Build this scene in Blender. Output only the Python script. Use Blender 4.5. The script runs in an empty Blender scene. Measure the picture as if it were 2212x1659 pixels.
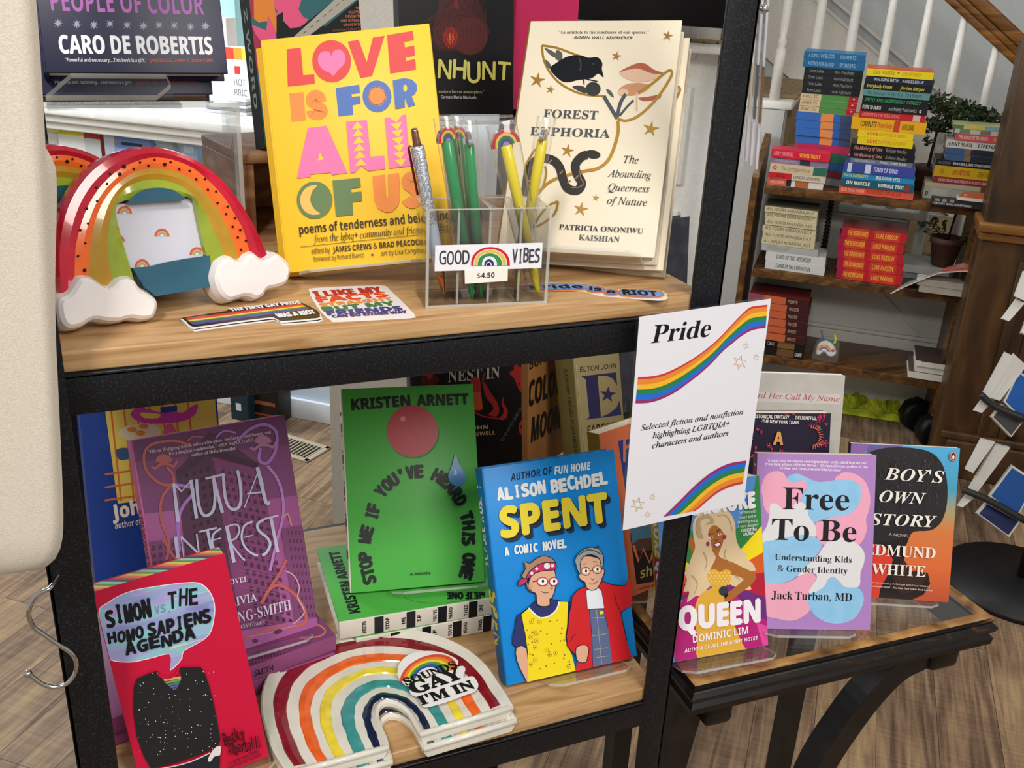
import bpy, bmesh, math, random, os
from mathutils import Vector, Matrix
random.seed(7)
SC = bpy.context.scene
COL = SC.collection
# ------------------------------------------------------------------ camera
W, HT, F = 2212, 1659, 2158.617
R = ((0.919266, -0.1117513, 0.377441), (-0.3909736, -0.3705617, 0.8425104), (0.0457135, -0.9220606, -0.3843366))
EYE = 1.49                                   # camera height above the floor, metres
cd = bpy.data.cameras.new('camera'); cam = bpy.data.objects.new('camera', cd); COL.objects.link(cam)
cd.sensor_fit = 'HORIZONTAL'; cd.sensor_width = 36.0; cd.lens = 36.0 * F / W; cd.clip_start = 0.02
cam.matrix_world = Matrix(((R[0][0], -R[0][1], -R[0][2], 0), (R[1][0], -R[1][1], -R[1][2], 0), (R[2][0], -R[2][1], -R[2][2], EYE), (0, 0, 0, 1)))
SC.camera = cam
SC.view_settings.view_transform = 'Standard'; SC.view_settings.look = 'None'
SC.view_settings.exposure = 0.0; SC.view_settings.gamma = 1.0; SC.view_settings.use_curve_mapping = False
wd = bpy.data.worlds.new('world'); SC.world = wd; wd.use_nodes = True
bg = wd.node_tree.nodes['Background']; bg.inputs[0].default_value = (1.0, 0.965, 0.92, 1); bg.inputs[1].default_value = 0.36
EX = Vector((math.cos(math.radians(-42)), math.sin(math.radians(-42)), 0))   # the room's own axes: along its back wall
EY = Vector((math.sin(math.radians(42)), math.cos(math.radians(42)), 0))     # and away towards that wall
def room(a, b, z=0): return EX * a + EY * b + Vector((0, 0, z))
def area(name, loc, target, size, power, color=(1, 0.95, 0.88), size_y=None):
    l = bpy.data.lights.new(name, 'AREA'); l.energy = power; l.color = color; l.size = size
    if size_y: l.shape = 'RECTANGLE'; l.size_y = size_y
    o = bpy.data.objects.new(name, l); COL.objects.link(o); o.location = loc
    o.rotation_euler = (Vector(target) - Vector(loc)).to_track_quat('-Z', 'Y').to_euler(); return o
area('ceiling_lamp_front', (-0.55, -0.40, 2.65), (0.25, 0.9, 0.9), 0.28, 24, (1, 0.95, 0.88))
area('fill_over_camera', (0.75, -1.2, 2.6), (0.4, 1.0, 0.85), 0.9, 36, (1, 0.95, 0.88))  # added fill light that brightens the lower shelf, not a known fixture
area('ceiling_lamp_back', room(-0.7, 2.4, 2.75), room(-0.2, 3.4, 0.7), 0.5, 9)
area('ceiling_lamp_right', room(0.9, 1.5, 2.75), room(0.6, 2.4, 0.2), 0.4, 7)
area('window_daylight', room(-3.0, 2.1, 2.3), room(-2.1, 3.2, 0.8), 1.0, 62, (0.88, 0.94, 1.0))
# ------------------------------------------------------------------ geometry of the view (used only to measure where things stand)
def ray(x, y):
    u, v = (x - W / 2) / F, (y - HT / 2) / F
    return Vector([r[0] * u + r[1] * v + r[2] for r in R])
def onz(x, y, z):                            # point of the horizontal plane at height z
    d = ray(x, y); return d * ((z - EYE) / d.z) + Vector((0, 0, EYE))
def ony(x, y, Y):
    d = ray(x, y); return d * (Y / d.y) + Vector((0, 0, EYE))
def onb(x, y, b):                            # point of the plane parallel to the room's back wall
    d = ray(x, y); return d * (b / d.dot(EY)) + Vector((0, 0, EYE))
def toscreen(p):
    q = Vector(p) - Vector((0, 0, EYE)); c = [R[0][i] * q.x + R[1][i] * q.y + R[2][i] * q.z for i in range(3)]
    return (W / 2 + F * c[0] / c[2], HT / 2 + F * c[1] / c[2])
class Fr:                                    # a flat face: origin, right, up, out
    def __init__(s, O, U, V):
        s.O, s.U, s.V = Vector(O), Vector(U).normalized(), Vector(V).normalized(); s.N = s.U.cross(s.V).normalized()
    def at(s, u, v, n=0.0): return s.O + s.U * u + s.V * v + s.N * n
    def uv(s, x, y):
        d = ray(x, y); o = Vector((0, 0, EYE)); k = (s.O - o).dot(s.N) / d.dot(s.N); p = o + d * k - s.O
        return (p.dot(s.U), p.dot(s.V))
    def sub(s, u, v, n=0): return Fr(s.at(u, v, n), s.U, s.V)
def pose(O, yaw, lean, roll=0.0):
    y, l, r = map(math.radians, (yaw, lean, roll))
    U = Vector((math.cos(y), math.sin(y), 0)); B = Vector((-math.sin(y), math.cos(y), 0))
    V = Vector((0, 0, 1)) * math.cos(l) + B * math.sin(l)
    return Fr(O, U * math.cos(r) + V * math.sin(r), V * math.cos(r) - U * math.sin(r))
# ------------------------------------------------------------------ materials
MC = {}
def lin(h):
    h = h.lstrip('#'); c = [int(h[i:i + 2], 16) / 255 for i in (0, 2, 4)]
    return tuple(x / 12.92 if x <= 0.04045 else ((x + 0.055) / 1.055) ** 2.4 for x in c) + (1,)
def M(h, rough=0.45, metal=0.0, coat=0.0, spec=0.28):
    k = (h, rough, metal, coat, spec)
    if k in MC: return MC[k]
    m = bpy.data.materials.new('print_' + h); m.use_nodes = True; b = m.node_tree.nodes['Principled BSDF']
    b.inputs['Base Color'].default_value = lin(h); b.inputs['Roughness'].default_value = rough
    b.inputs['Metallic'].default_value = metal; b.inputs['Coat Weight'].default_value = coat
    b.inputs['Coat Roughness'].default_value = 0.05; b.inputs['Specular IOR Level'].default_value = spec
    MC[k] = m; return m
def nodes(name):
    m = bpy.data.materials.new(name); m.use_nodes = True; nt = m.node_tree
    return m, nt, nt.nodes['Principled BSDF']
def ramp(nt, stops):
    r = nt.nodes.new('ShaderNodeValToRGB'); e = r.color_ramp.elements
    while len(e) < len(stops): e.new(0.5)
    for i, (p, c) in enumerate(stops): e[i].position = p; e[i].color = lin(c) if isinstance(c, str) else (c, c, c, 1)
    return r
def coords(nt, scale, rot=(0, 0, 0)):
    t = nt.nodes.new('ShaderNodeTexCoord'); mp = nt.nodes.new('ShaderNodeMapping')
    mp.inputs['Scale'].default_value = scale; mp.inputs['Rotation'].default_value = rot
    nt.links.new(t.outputs['Object'], mp.inputs['Vector']); return mp
def wood(name, stops, scale, rough=0.5, bump=0.06, detail=6.0, dist=1.2, rot=(0, 0, 0), spec=0.4):
    m, nt, b = nodes(name); mp = coords(nt, scale, rot); n = nt.nodes.new('ShaderNodeTexNoise')
    n.inputs['Scale'].default_value = 1.0; n.inputs['Detail'].default_value = detail; n.inputs['Distortion'].default_value = dist
    nt.links.new(mp.outputs[0], n.inputs['Vector']); r = ramp(nt, stops); nt.links.new(n.outputs[0], r.inputs[0])
    nt.links.new(r.outputs[0], b.inputs['Base Color']); b.inputs['Roughness'].default_value = rough; b.inputs['Specular IOR Level'].default_value = spec
    bp = nt.nodes.new('ShaderNodeBump'); bp.inputs['Strength'].default_value = bump; bp.inputs['Distance'].default_value = 0.002
    nt.links.new(n.outputs[0], bp.inputs['Height']); nt.links.new(bp.outputs[0], b.inputs['Normal']); return m
def speck(name, c0, c1, scale, lo, hi, rough=0.4, metal=0.0, bump=0.1, sc3=(1, 1, 1), coat=0):
    m, nt, b = nodes(name); mp = coords(nt, sc3); n = nt.nodes.new('ShaderNodeTexNoise')
    n.inputs['Scale'].default_value = scale; n.inputs['Detail'].default_value = 8
    nt.links.new(mp.outputs[0], n.inputs['Vector']); r = ramp(nt, [(lo, c0), (hi, c1)]); nt.links.new(n.outputs[0], r.inputs[0])
    nt.links.new(r.outputs[0], b.inputs['Base Color']); b.inputs['Roughness'].default_value = rough; b.inputs['Metallic'].default_value = metal
    b.inputs['Coat Weight'].default_value = coat
    bp = nt.nodes.new('ShaderNodeBump'); bp.inputs['Strength'].default_value = bump; bp.inputs['Distance'].default_value = 0.001
    nt.links.new(n.outputs[0], bp.inputs['Height']); nt.links.new(bp.outputs[0], b.inputs['Normal']); return m
def clear(name, tint=0.96, gloss=0.03, ior=1.25, body=0.0, bodycol='#ffffff'):
    m = bpy.data.materials.new(name); m.use_nodes = True; nt = m.node_tree; nt.nodes.clear()
    o = nt.nodes.new('ShaderNodeOutputMaterial'); mx = nt.nodes.new('ShaderNodeMixShader'); t = nt.nodes.new('ShaderNodeBsdfTransparent')
    g = nt.nodes.new('ShaderNodeBsdfGlossy'); lw = nt.nodes.new('ShaderNodeLayerWeight'); lw.inputs[0].default_value = 0.5
    pw = nt.nodes.new('ShaderNodeMath'); pw.operation = 'POWER'; pw.inputs[1].default_value = 4.0; nt.links.new(lw.outputs['Facing'], pw.inputs[0])
    fr = nt.nodes.new('ShaderNodeMath'); fr.operation = 'MULTIPLY_ADD'; fr.inputs[1].default_value = 0.55; fr.inputs[2].default_value = (ior - 1) ** 2 * 0.45; nt.links.new(pw.outputs[0], fr.inputs[0])
    g.inputs['Roughness'].default_value = gloss; t.inputs[0].default_value = (tint, tint, tint, 1)
    nt.links.new(fr.outputs[0], mx.inputs[0]); nt.links.new(t.outputs[0], mx.inputs[1]); nt.links.new(g.outputs[0], mx.inputs[2])
    out = mx
    if body:
        d = nt.nodes.new('ShaderNodeBsdfDiffuse'); d.inputs[0].default_value = lin(bodycol); m2 = nt.nodes.new('ShaderNodeMixShader')
        m2.inputs[0].default_value = body; nt.links.new(mx.outputs[0], m2.inputs[1]); nt.links.new(d.outputs[0], m2.inputs[2]); out = m2
    nt.links.new(out.outputs[0], o.inputs[0]); return m
ACR = clear('clear_acrylic', 0.975, 0.03, 1.35); ACE = clear('acrylic_edge', 0.93, 0.2, 1.5, 0.30, '#eef0ea')
FILM = clear('clear_film', 0.985, 0.10, 1.35, 0.03); GLASS = clear('table_glass', 0.95, 0.03, 1.5)
OAK = wood('oak_board', [(0.28, '#8f6a44'), (0.42, '#b48d60'), (0.55, '#c4a074'), (0.70, '#a07a4e')], (5, 46, 70), 0.42, 0.08, 9, 1.0)
STEEL = speck('blackened_steel', '#14151a', '#3c3f48', 520, 0.52, 0.86, 0.36, 0.3, 0.12)
PAGES = wood('page_edges', [(0.35, '#cfc4ae'), (0.6, '#e6ddca')], (6, 6, 900), 0.8, 0.05, 3, 0.2)
PAGEW = wood('white_page_edges', [(0.35, '#d4d0c8'), (0.6, '#f0ede6')], (6, 6, 900), 0.8, 0.05, 3, 0.2)
GLZ = lambda h, s=35: speck('glaze_' + h, h, '#%02x%02x%02x' % tuple(min(255, int(int(h[i:i + 2], 16) * 1.12 + 6)) for i in (1, 3, 5)), s, 0.35, 0.7, 0.14, 0, 0.12, (1, 1, 1), 0.6)
CHROME = M('#d8d8d8', 0.12, 1.0)
# ------------------------------------------------------------------ fonts
FD = bpy.utils.system_resource('DATAFILES', path='fonts')
def ldf(n):
    try: return bpy.data.fonts.load(os.path.join(FD, n))
    except Exception: return None
FM, FI, FO = ldf('NotoSansMath-Regular.woff2'), ldf('Inter.woff2'), ldf('DejaVuSansMono.woff2')
def mp_(s, Uc, Lc, Dc=None, hole=None):
    o = ''
    for c in s:
        if 'A' <= c <= 'Z': o += chr(Uc + ord(c) - 65)
        elif 'a' <= c <= 'z': o += hole if (hole and c == 'h') else chr(Lc + ord(c) - 97)
        elif c.isdigit() and Dc: o += chr(Dc + ord(c) - 48)
        else: o += c
    return o
FONTS = {'s': (FI, lambda t: t), 'sb': (FM, lambda t: mp_(t, 0x1d5d4, 0x1d5ee, 0x1d7ec)), 'sbi': (FM, lambda t: mp_(t, 0x1d63c, 0x1d656)),
         'f': (FM, lambda t: mp_(t, 0x1d400, 0x1d41a, 0x1d7ce)), 'fi': (FM, lambda t: mp_(t, 0x1d434, 0x1d44e, None, '\u210e')),
         'fbi': (FM, lambda t: mp_(t, 0x1d468, 0x1d482)), 'm': (FO, lambda t: t), 'n': (FM, lambda t: t), 'sc': (FM, lambda t: mp_(t, 0x1d4d0, 0x1d4ea))}
TC = {}
def glyphs(s, font):
    k = (s, font)
    if k not in TC:
        s = s.replace('\u2019', "'").replace('\u201c', '"').replace('\u201d', '"').replace('\u2014', '-').replace('\u00cd', 'I')
        fo, fn = FONTS[font]; c = bpy.data.curves.new('t', 'FONT'); c.body = fn(s) if fo else s; c.resolution_u = 3
        if fo: c.font = fo
        o = bpy.data.objects.new('t', c); me = bpy.data.meshes.new_from_object(o)
        vs = [(v.co.x, v.co.y) for v in me.vertices]; fs = [tuple(p.vertices) for p in me.polygons]
        bpy.data.objects.remove(o); bpy.data.meshes.remove(me); bpy.data.curves.remove(c); TC[k] = (vs, fs)
    return TC[k]
CAPS = {}
def capof(font):
    if font not in CAPS: CAPS[font] = max(v[1] for v in glyphs('E', font)[0])
    return CAPS[font]
# ------------------------------------------------------------------ mesh building
def smooth_loop(p, n=4, closed=True):
    out = []; m = len(p)
    for i in range(m if closed else m - 1):
        if closed: a, b, c, d = p[i - 1], p[i], p[(i + 1) % m], p[(i + 2) % m]
        else: a, b, c, d = p[max(i - 1, 0)], p[i], p[i + 1], p[min(i + 2, m - 1)]
        for k in range(n):
            t = k / n
            out.append(tuple(0.5 * ((2 * b[j]) + (c[j] - a[j]) * t + (2 * a[j] - 5 * b[j] + 4 * c[j] - d[j]) * t * t + (3 * b[j] - a[j] - 3 * c[j] + d[j]) * t ** 3) for j in range(len(b))))
    if not closed: out.append(tuple(p[-1]))
    return out
def resample(p, n):
    L = [0]
    for a, b in zip(p, p[1:]): L.append(L[-1] + math.dist(a, b))
    out = []; j = 0
    for i in range(n):
        s = L[-1] * i / (n - 1)
        while j < len(L) - 2 and L[j + 1] < s: j += 1
        t = (s - L[j]) / max(L[j + 1] - L[j], 1e-12); out.append(tuple(p[j][k] + (p[j + 1][k] - p[j][k]) * t for k in range(len(p[0]))))
    return out
class MB:                                    # collects one part; build() links it as ONE mesh object
    def __init__(s): s.v, s.f, s.m, s.mats, s.sm = [], [], [], [], []
    def mi(s, m):
        if m not in s.mats: s.mats.append(m)
        return s.mats.index(m)
    def add(s, vs, fs, m, sm=False):
        k = len(s.v); s.v += [tuple(v) for v in vs]; i = s.mi(m)
        for f in fs: s.f.append(tuple(k + x for x in f)); s.m.append(i); s.sm.append(sm)
    def face(s, pts, m): s.add(pts, [tuple(range(len(pts)))], m)
    def box(s, fr, u0, u1, v0, v1, n0, n1, m, bev=0.0):
        if bev <= 0:
            p = [fr.at(u, v, n) for u in (u0, u1) for v in (v0, v1) for n in (n0, n1)]
            s.add(p, [(0, 1, 3, 2), (4, 6, 7, 5), (0, 4, 5, 1), (2, 3, 7, 6), (0, 2, 6, 4), (1, 5, 7, 3)], m); return
        bm = bmesh.new(); bmesh.ops.create_cube(bm, size=1)
        for v in bm.verts: v.co = Vector(((u0 + u1) / 2 + v.co.x * (u1 - u0), (v0 + v1) / 2 + v.co.y * (v1 - v0), (n0 + n1) / 2 + v.co.z * (n1 - n0)))
        bmesh.ops.bevel(bm, geom=bm.edges[:], offset=bev, segments=2, affect='EDGES', profile=0.6)
        bm.normal_update(); bm.verts.index_update()
        s.add([fr.at(*v.co) for v in bm.verts], [tuple(v.index for v in f.verts) for f in bm.faces], m, True); bm.free()
    def prism(s, fr, pts, n0, n1, m, mside=None, sm=False):
        k = len(pts); a = [fr.at(u, v, n0) for u, v in pts]; b = [fr.at(u, v, n1) for u, v in pts]
        ar = sum(pts[i - 1][0] * pts[i][1] - pts[i][0] * pts[i - 1][1] for i in range(k))
        if ar < 0: a.reverse(); b.reverse()
        s.add(b, [tuple(range(k))], m); s.add(a, [tuple(reversed(range(k)))], m)
        s.add(a + b, [(i, (i + 1) % k, k + (i + 1) % k, k + i) for i in range(k)], mside or m, sm)
    def tube(s, pts, r, m, seg=8, cap=True):
        pts = [Vector(p) for p in pts]; rs = r if isinstance(r, (list, tuple)) else [r] * len(pts); rings = []; prev = None
        for i, p in enumerate(pts):
            d = (pts[min(i + 1, len(pts) - 1)] - pts[max(i - 1, 0)]).normalized()
            if prev is None: prev = d.orthogonal().normalized()
            x = (prev - d * prev.dot(d)).normalized(); y = d.cross(x); prev = x
            rings.append([p + (x * math.cos(2 * math.pi * k / seg) + y * math.sin(2 * math.pi * k / seg)) * rs[i] for k in range(seg)])
        vs = [v for g in rings for v in g]; fs = [(i * seg + k, i * seg + (k + 1) % seg, (i + 1) * seg + (k + 1) % seg, (i + 1) * seg + k) for i in range(len(pts) - 1) for k in range(seg)]
        if cap: fs += [tuple(reversed(range(seg))), tuple((len(pts) - 1) * seg + k for k in range(seg))]
        s.add(vs, fs, m, True)
    def lathe(s, O, prof, m, seg=20):
        O = Vector(O); vs = [O + Vector((max(r, 1e-4) * math.cos(2 * math.pi * k / seg), max(r, 1e-4) * math.sin(2 * math.pi * k / seg), z)) for r, z in prof for k in range(seg)]; n = len(prof)
        s.add(vs, [(i * seg + k, i * seg + (k + 1) % seg, (i + 1) * seg + (k + 1) % seg, (i + 1) * seg + k) for i in range(n - 1) for k in range(seg)] + [tuple(reversed(range(seg))), tuple((n - 1) * seg + k for k in range(seg))], m, True)
    def build(s, name, parent=None, base=None, label=None):
        base = Vector(base) if base is not None else Vector((0, 0, 0))
        me = bpy.data.meshes.new(name); me.from_pydata([tuple(Vector(v) - base) for v in s.v], [], s.f)
        for m in s.mats: me.materials.append(m)
        me.polygons.foreach_set('material_index', s.m); me.polygons.foreach_set('use_smooth', s.sm); me.update()
        o = bpy.data.objects.new(name, me); COL.objects.link(o)
        if parent is not None: o.parent = parent
        else: o.location = base
        if label: o['label'] = label
        BASE[o.name] = base; return o
BASE = {}
def child(mb, name, parent, label=None):     # a part (or sub-part) built in world coordinates under its thing
    base = BASE.get(parent.name, Vector((0, 0, 0))); return mb.build(name, parent, base, label)
def thing(name, label, cat, loc, group=None):
    o = bpy.data.objects.new(name, None); COL.objects.link(o); o.location = loc; o.empty_display_size = 0.02
    o['label'] = label; o['category'] = cat
    if group: o['group'] = group
    BASE[o.name] = Vector(loc); return o
def solo(mb, name, label, cat, loc, group=None):
    o = mb.build(name, None, loc); o['label'] = label; o['category'] = cat
    if group: o['group'] = group
    return o
def struct(mb, name, parent=None):
    o = child(mb, name, parent) if parent else mb.build(name)
    if not parent: o['kind'] = 'structure'
    return o
class Art:                                   # flat print on a face: each item is a thin layer of ink; positions are read in photo pixels
    def __init__(s, mb, fr, z=(0, 0, 1.0), n0=0.0001): s.mb, s.fr, s.zz, s.n, s.clip = mb, fr, z, n0, None
    def z(s, x0, y0, k): s.zz = (x0, y0, k); return s
    def q(s, p): return s.fr.uv(s.zz[0] + p[0] * s.zz[2], s.zz[1] + p[1] * s.zz[2])
    def up(s, m=None, k=0):                  # small patches of one colour in a row stay on one layer
        if k != 4 or m is not getattr(s, 'last', None): s.n += 0.000018
        s.last = m; return s.n
    def keep(s, P, fs):                      # drop what would fall off the printed face
        if not s.clip: return fs
        c = s.clip; ok = [c[0] <= u <= c[2] and c[1] <= v <= c[3] for u, v in P]; return [f for f in fs if all(ok[i] for i in f)]
    def raw(s, m, uv):
        if s.clip: uv = clip_poly(uv, s.clip)
        if len(uv) < 3: return
        n = s.up(m, len(uv)); s.mb.face([s.fr.at(u, v, n) for u, v in uv], m)
    def poly(s, m, pts, sm=0): s.raw(m, [s.q(p) for p in (smooth_loop(pts, sm) if sm else pts)])
    def rect(s, m, u0, v0, u1, v1): s.raw(m, [(u0, v0), (u1, v0), (u1, v1), (u0, v1)])
    def disc(s, m, c, rx, ry=None, k=28, rot=0.0):
        ry = ry or rx; co, si = math.cos(rot), math.sin(rot)
        s.poly(m, [(c[0] + rx * math.cos(2 * math.pi * i / k) * co - ry * math.sin(2 * math.pi * i / k) * si, c[1] + rx * math.cos(2 * math.pi * i / k) * si + ry * math.sin(2 * math.pi * i / k) * co) for i in range(k)])
    def star(s, m, c, r, k=5, inner=0.4, rot=0.0):
        s.poly(m, [(c[0] + (r if i % 2 == 0 else r * inner) * math.sin(math.pi * i / k + rot), c[1] - (r if i % 2 == 0 else r * inner) * math.cos(math.pi * i / k + rot)) for i in range(2 * k)])
    def line(s, m, pts, w, sm=0, closed=False, w2=None):
        if sm: pts = smooth_loop(pts, sm, closed)
        if closed: pts = list(pts) + [pts[0], pts[1]]
        L, Rr = [], []
        for i, p in enumerate(pts):
            a, b = pts[max(i - 1, 0)], pts[min(i + 1, len(pts) - 1)]; dx, dy = b[0] - a[0], b[1] - a[1]; l = math.hypot(dx, dy) or 1
            ww = (w if w2 is None else w + (w2 - w) * i / (len(pts) - 1)) / 2
            L.append((p[0] - dy / l * ww, p[1] + dx / l * ww)); Rr.append((p[0] + dy / l * ww, p[1] - dx / l * ww))
        n = s.up(m); P = [s.q(p) for p in L + Rr]; k = len(L); fs = s.keep(P, [(i, i + 1, k + i + 1, k + i) for i in range(k - 1)])
        if fs: s.mb.add([s.fr.at(*p, n) for p in P], fs, m)
    def text(s, m, t, p0, p1, h, font='sb', fat=0.0, slant=0.0, jit=0.0, hmul=1.0):
        A, B = s.q(p0), s.q(p1); mid = ((p0[0] + p1[0]) / 2, (p0[1] + p1[1]) / 2)
        dx, dy = p1[0] - p0[0], p1[1] - p0[1]; l = math.hypot(dx, dy) or 1
        d = (B[0] - A[0], B[1] - A[1]); Ld = math.hypot(*d) or 1e-9; d = (d[0] / Ld, d[1] / Ld); u = (-d[1], d[0])
        c0, c1 = s.q(mid), s.q((mid[0] + dy / l * h, mid[1] - dx / l * h))
        hl = abs((c1[0] - c0[0]) * u[0] + (c1[1] - c0[1]) * u[1]) or 1e-6
        vs, fs = glyphs(t, font)
        if not vs: return
        x0, x1 = min(v[0] for v in vs), max(v[0] for v in vs); sx = Ld / (x1 - x0); sy = hl / capof(font)
        offs = [(0, 0)] + ([(fat, 0), (-fat, 0), (0, fat), (0, -fat)] if fat else [])
        for ox, oy in offs:
            n = s.up(m); P = []
            for x, y in vs:
                X = (x - x0) * sx + slant * y * sy + ox * hl; Y = y * sy + oy * hl
                P.append((A[0] + d[0] * X + u[0] * Y, A[1] + d[1] * X + u[1] * Y))
            f2 = s.keep(P, fs)
            if f2: s.mb.add([s.fr.at(*p, n) for p in P], f2, m)
    def along(s, m, t, pts, h, font='sb', fat=0.0, gap=1.0):   # letters set one by one along a curve, upright to it
        pts = smooth_loop(pts, 6, False); n = len(t); path = resample(pts, n * 2 + 1)
        for i, ch in enumerate(t):
            if ch == ' ': continue
            a, b = path[2 * i], path[2 * i + 2]
            wch = 0.86 * gap * (0.4 if ch in "I'" else 1.0); mx, my = (a[0] + b[0]) / 2, (a[1] + b[1]) / 2; dx, dy = (b[0] - a[0]) / 2 * wch, (b[1] - a[1]) / 2 * wch
            s.text(m, ch, (mx - dx, my - dy), (mx + dx, my + dy), h, font, fat)
    def hand(s, m, t, p0, p1, h, font='sb', amp=0.12, fat=0.0, seed=1):   # hand-lettered: every letter a little off
        rd = random.Random(seed); n = len(t); dx, dy = (p1[0] - p0[0]) / n, (p1[1] - p0[1]) / n
        for i, ch in enumerate(t):
            if ch == ' ': continue
            k = 0.3 if ch in "Iil'.!" else 0.84; o = (rd.random() - 0.5) * amp * h; ro = (rd.random() - 0.5) * amp * 0.5
            x, y = p0[0] + dx * (i + 0.5), p0[1] + dy * (i + 0.5) + o; ax, ay = dx * k / 2, dy * k / 2
            s.text(m, ch, (x - ax, y - ay + ro * ax), (x + ax, y + ay - ro * ax), h * (1 + (rd.random() - 0.5) * amp), font, fat)
def clip_poly(p, c):                         # keep the part of p inside the rectangle c = (u0, v0, u1, v1)
    for ax, lim, sg in ((0, c[0], 1), (0, c[2], -1), (1, c[1], 1), (1, c[3], -1)):
        out = []
        for i in range(len(p)):
            a, b = p[i - 1], p[i]; fa, fb = sg * (a[ax] - lim), sg * (b[ax] - lim)
            if (fa >= 0) != (fb >= 0):
                t = fa / (fa - fb); out.append((a[0] + (b[0] - a[0]) * t, a[1] + (b[1] - a[1]) * t))
            if fb >= 0: out.append(b)
        p = out
        if not p: break
    return p
# ================================================================== the room
ID = Fr((0, 0, 0), (1, 0, 0), (0, 1, 0))                       # U=x, V=y, N=z
def RF(a, b, z=0): return Fr(room(a, b, z), EX, (0, 0, 1))     # a face parallel to the back wall: U along it, V up, N towards us
# floor: vinyl planks running away towards the back wall
m, nt, b = nodes('plank_floor')
tc = nt.nodes.new('ShaderNodeTexCoord'); mpn = nt.nodes.new('ShaderNodeMapping'); mpn.inputs['Rotation'].default_value = (0, 0, math.radians(90))
nt.links.new(tc.outputs['Object'], mpn.inputs[0]); br = nt.nodes.new('ShaderNodeTexBrick'); br.offset = 0.37
for k, v in (('Scale', 1.0), ('Mortar Size', 0.0007), ('Mortar Smooth', 0.2), ('Bias', 0.0), ('Brick Width', 1.15), ('Row Height', 0.128)): br.inputs[k].default_value = v
br.inputs['Color1'].default_value = (0, 0, 0, 1); br.inputs['Color2'].default_value = (1, 1, 1, 1); br.inputs['Mortar'].default_value = (0.25, 0.25, 0.25, 1)
nt.links.new(mpn.outputs[0], br.inputs['Vector'])
def fnoise(sc, det, dist, src):
    mm = nt.nodes.new('ShaderNodeMapping'); mm.inputs['Scale'].default_value = sc; nt.links.new(src, mm.inputs[0])
    ad = nt.nodes.new('ShaderNodeVectorMath'); ad.operation = 'ADD'; sh = nt.nodes.new('ShaderNodeVectorMath'); sh.operation = 'SCALE'; sh.inputs['Scale'].default_value = 17.0
    nt.links.new(br.outputs['Color'], sh.inputs[0]); nt.links.new(mm.outputs[0], ad.inputs[0]); nt.links.new(sh.outputs[0], ad.inputs[1])
    n = nt.nodes.new('ShaderNodeTexNoise'); n.inputs['Scale'].default_value = 1; n.inputs['Detail'].default_value = det; n.inputs['Distortion'].default_value = dist
    nt.links.new(ad.outputs[0], n.inputs['Vector']); return n
n1 = fnoise((55, 3.2, 1), 8, 1.2, tc.outputs['Object']); n2 = fnoise((7, 2.0, 1), 4, 2.0, tc.outputs['Object']); n3 = fnoise((4, 120, 1), 3, 0.4, tc.outputs['Object'])
def mixf(a, bsrc, fac):
    x = nt.nodes.new('ShaderNodeMix'); x.data_type = 'FLOAT'; x.inputs[0].default_value = fac; nt.links.new(a, x.inputs[2]); nt.links.new(bsrc, x.inputs[3]); return x.outputs[0]
v = mixf(n1.outputs[0], n2.outputs[0], 0.42); v = mixf(v, br.outputs['Color'], 0.13); v = mixf(v, n3.outputs[0], 0.13)
rp = ramp(nt, [(0.30, '#3f3026'), (0.42, '#6d5745'), (0.52, '#8e755c'), (0.64, '#b2966f')]); nt.links.new(v, rp.inputs[0])
mx = nt.nodes.new('ShaderNodeMix'); mx.data_type = 'RGBA'; mx.inputs[7].default_value = lin('#2e241c'); nt.links.new(br.outputs['Fac'], mx.inputs[0]); nt.links.new(rp.outputs[0], mx.inputs[6])
nt.links.new(mx.outputs[2], b.inputs['Base Color']); b.inputs['Roughness'].default_value = 0.5; b.inputs['Specular IOR Level'].default_value = 0.3
bp = nt.nodes.new('ShaderNodeBump'); bp.inputs['Strength'].default_value = 0.12; bp.inputs['Distance'].default_value = 0.002; nt.links.new(n1.outputs[0], bp.inputs['Height']); nt.links.new(bp.outputs[0], b.inputs['Normal'])
FLOOR = m
g = MB(); g.box(ID, -3.2, 3.2, -2.2, 5.1, -0.06, 0.0, FLOOR); fo = g.build('floor'); fo['kind'] = 'structure'; fo.rotation_euler = (0, 0, math.radians(-42))
WALL = speck('painted_wall', '#c6cccf', '#d0d6d8', 180, 0.3, 0.7, 0.7, 0, 0.08); WHITE = speck('white_paint', '#e4e2dc', '#eeece6', 60, 0.3, 0.7, 0.4, 0, 0.03)
PLASTER = speck('textured_plaster', '#d9d7ce', '#e6e4dc', 240, 0.35, 0.65, 0.75, 0, 0.5)
g = MB(); g.box(RF(0, 4.75), -1.6, 2.6, 0, 2.7, -0.1, 0, WALL); struct(g, 'wall_back')
g = MB(); g.box(RF(0, 3.62), -3.2, -1.12, 0, 2.7, -0.1, 0, M('#e9eef2', 0.6)); struct(g, 'wall_left')
# plaster column behind the rack
g = MB(); g.box(RF(0, 1.9), -1.057, -0.852, 0, 2.7, -0.2, 0, PLASTER); struct(g, 'pillar')
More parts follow.
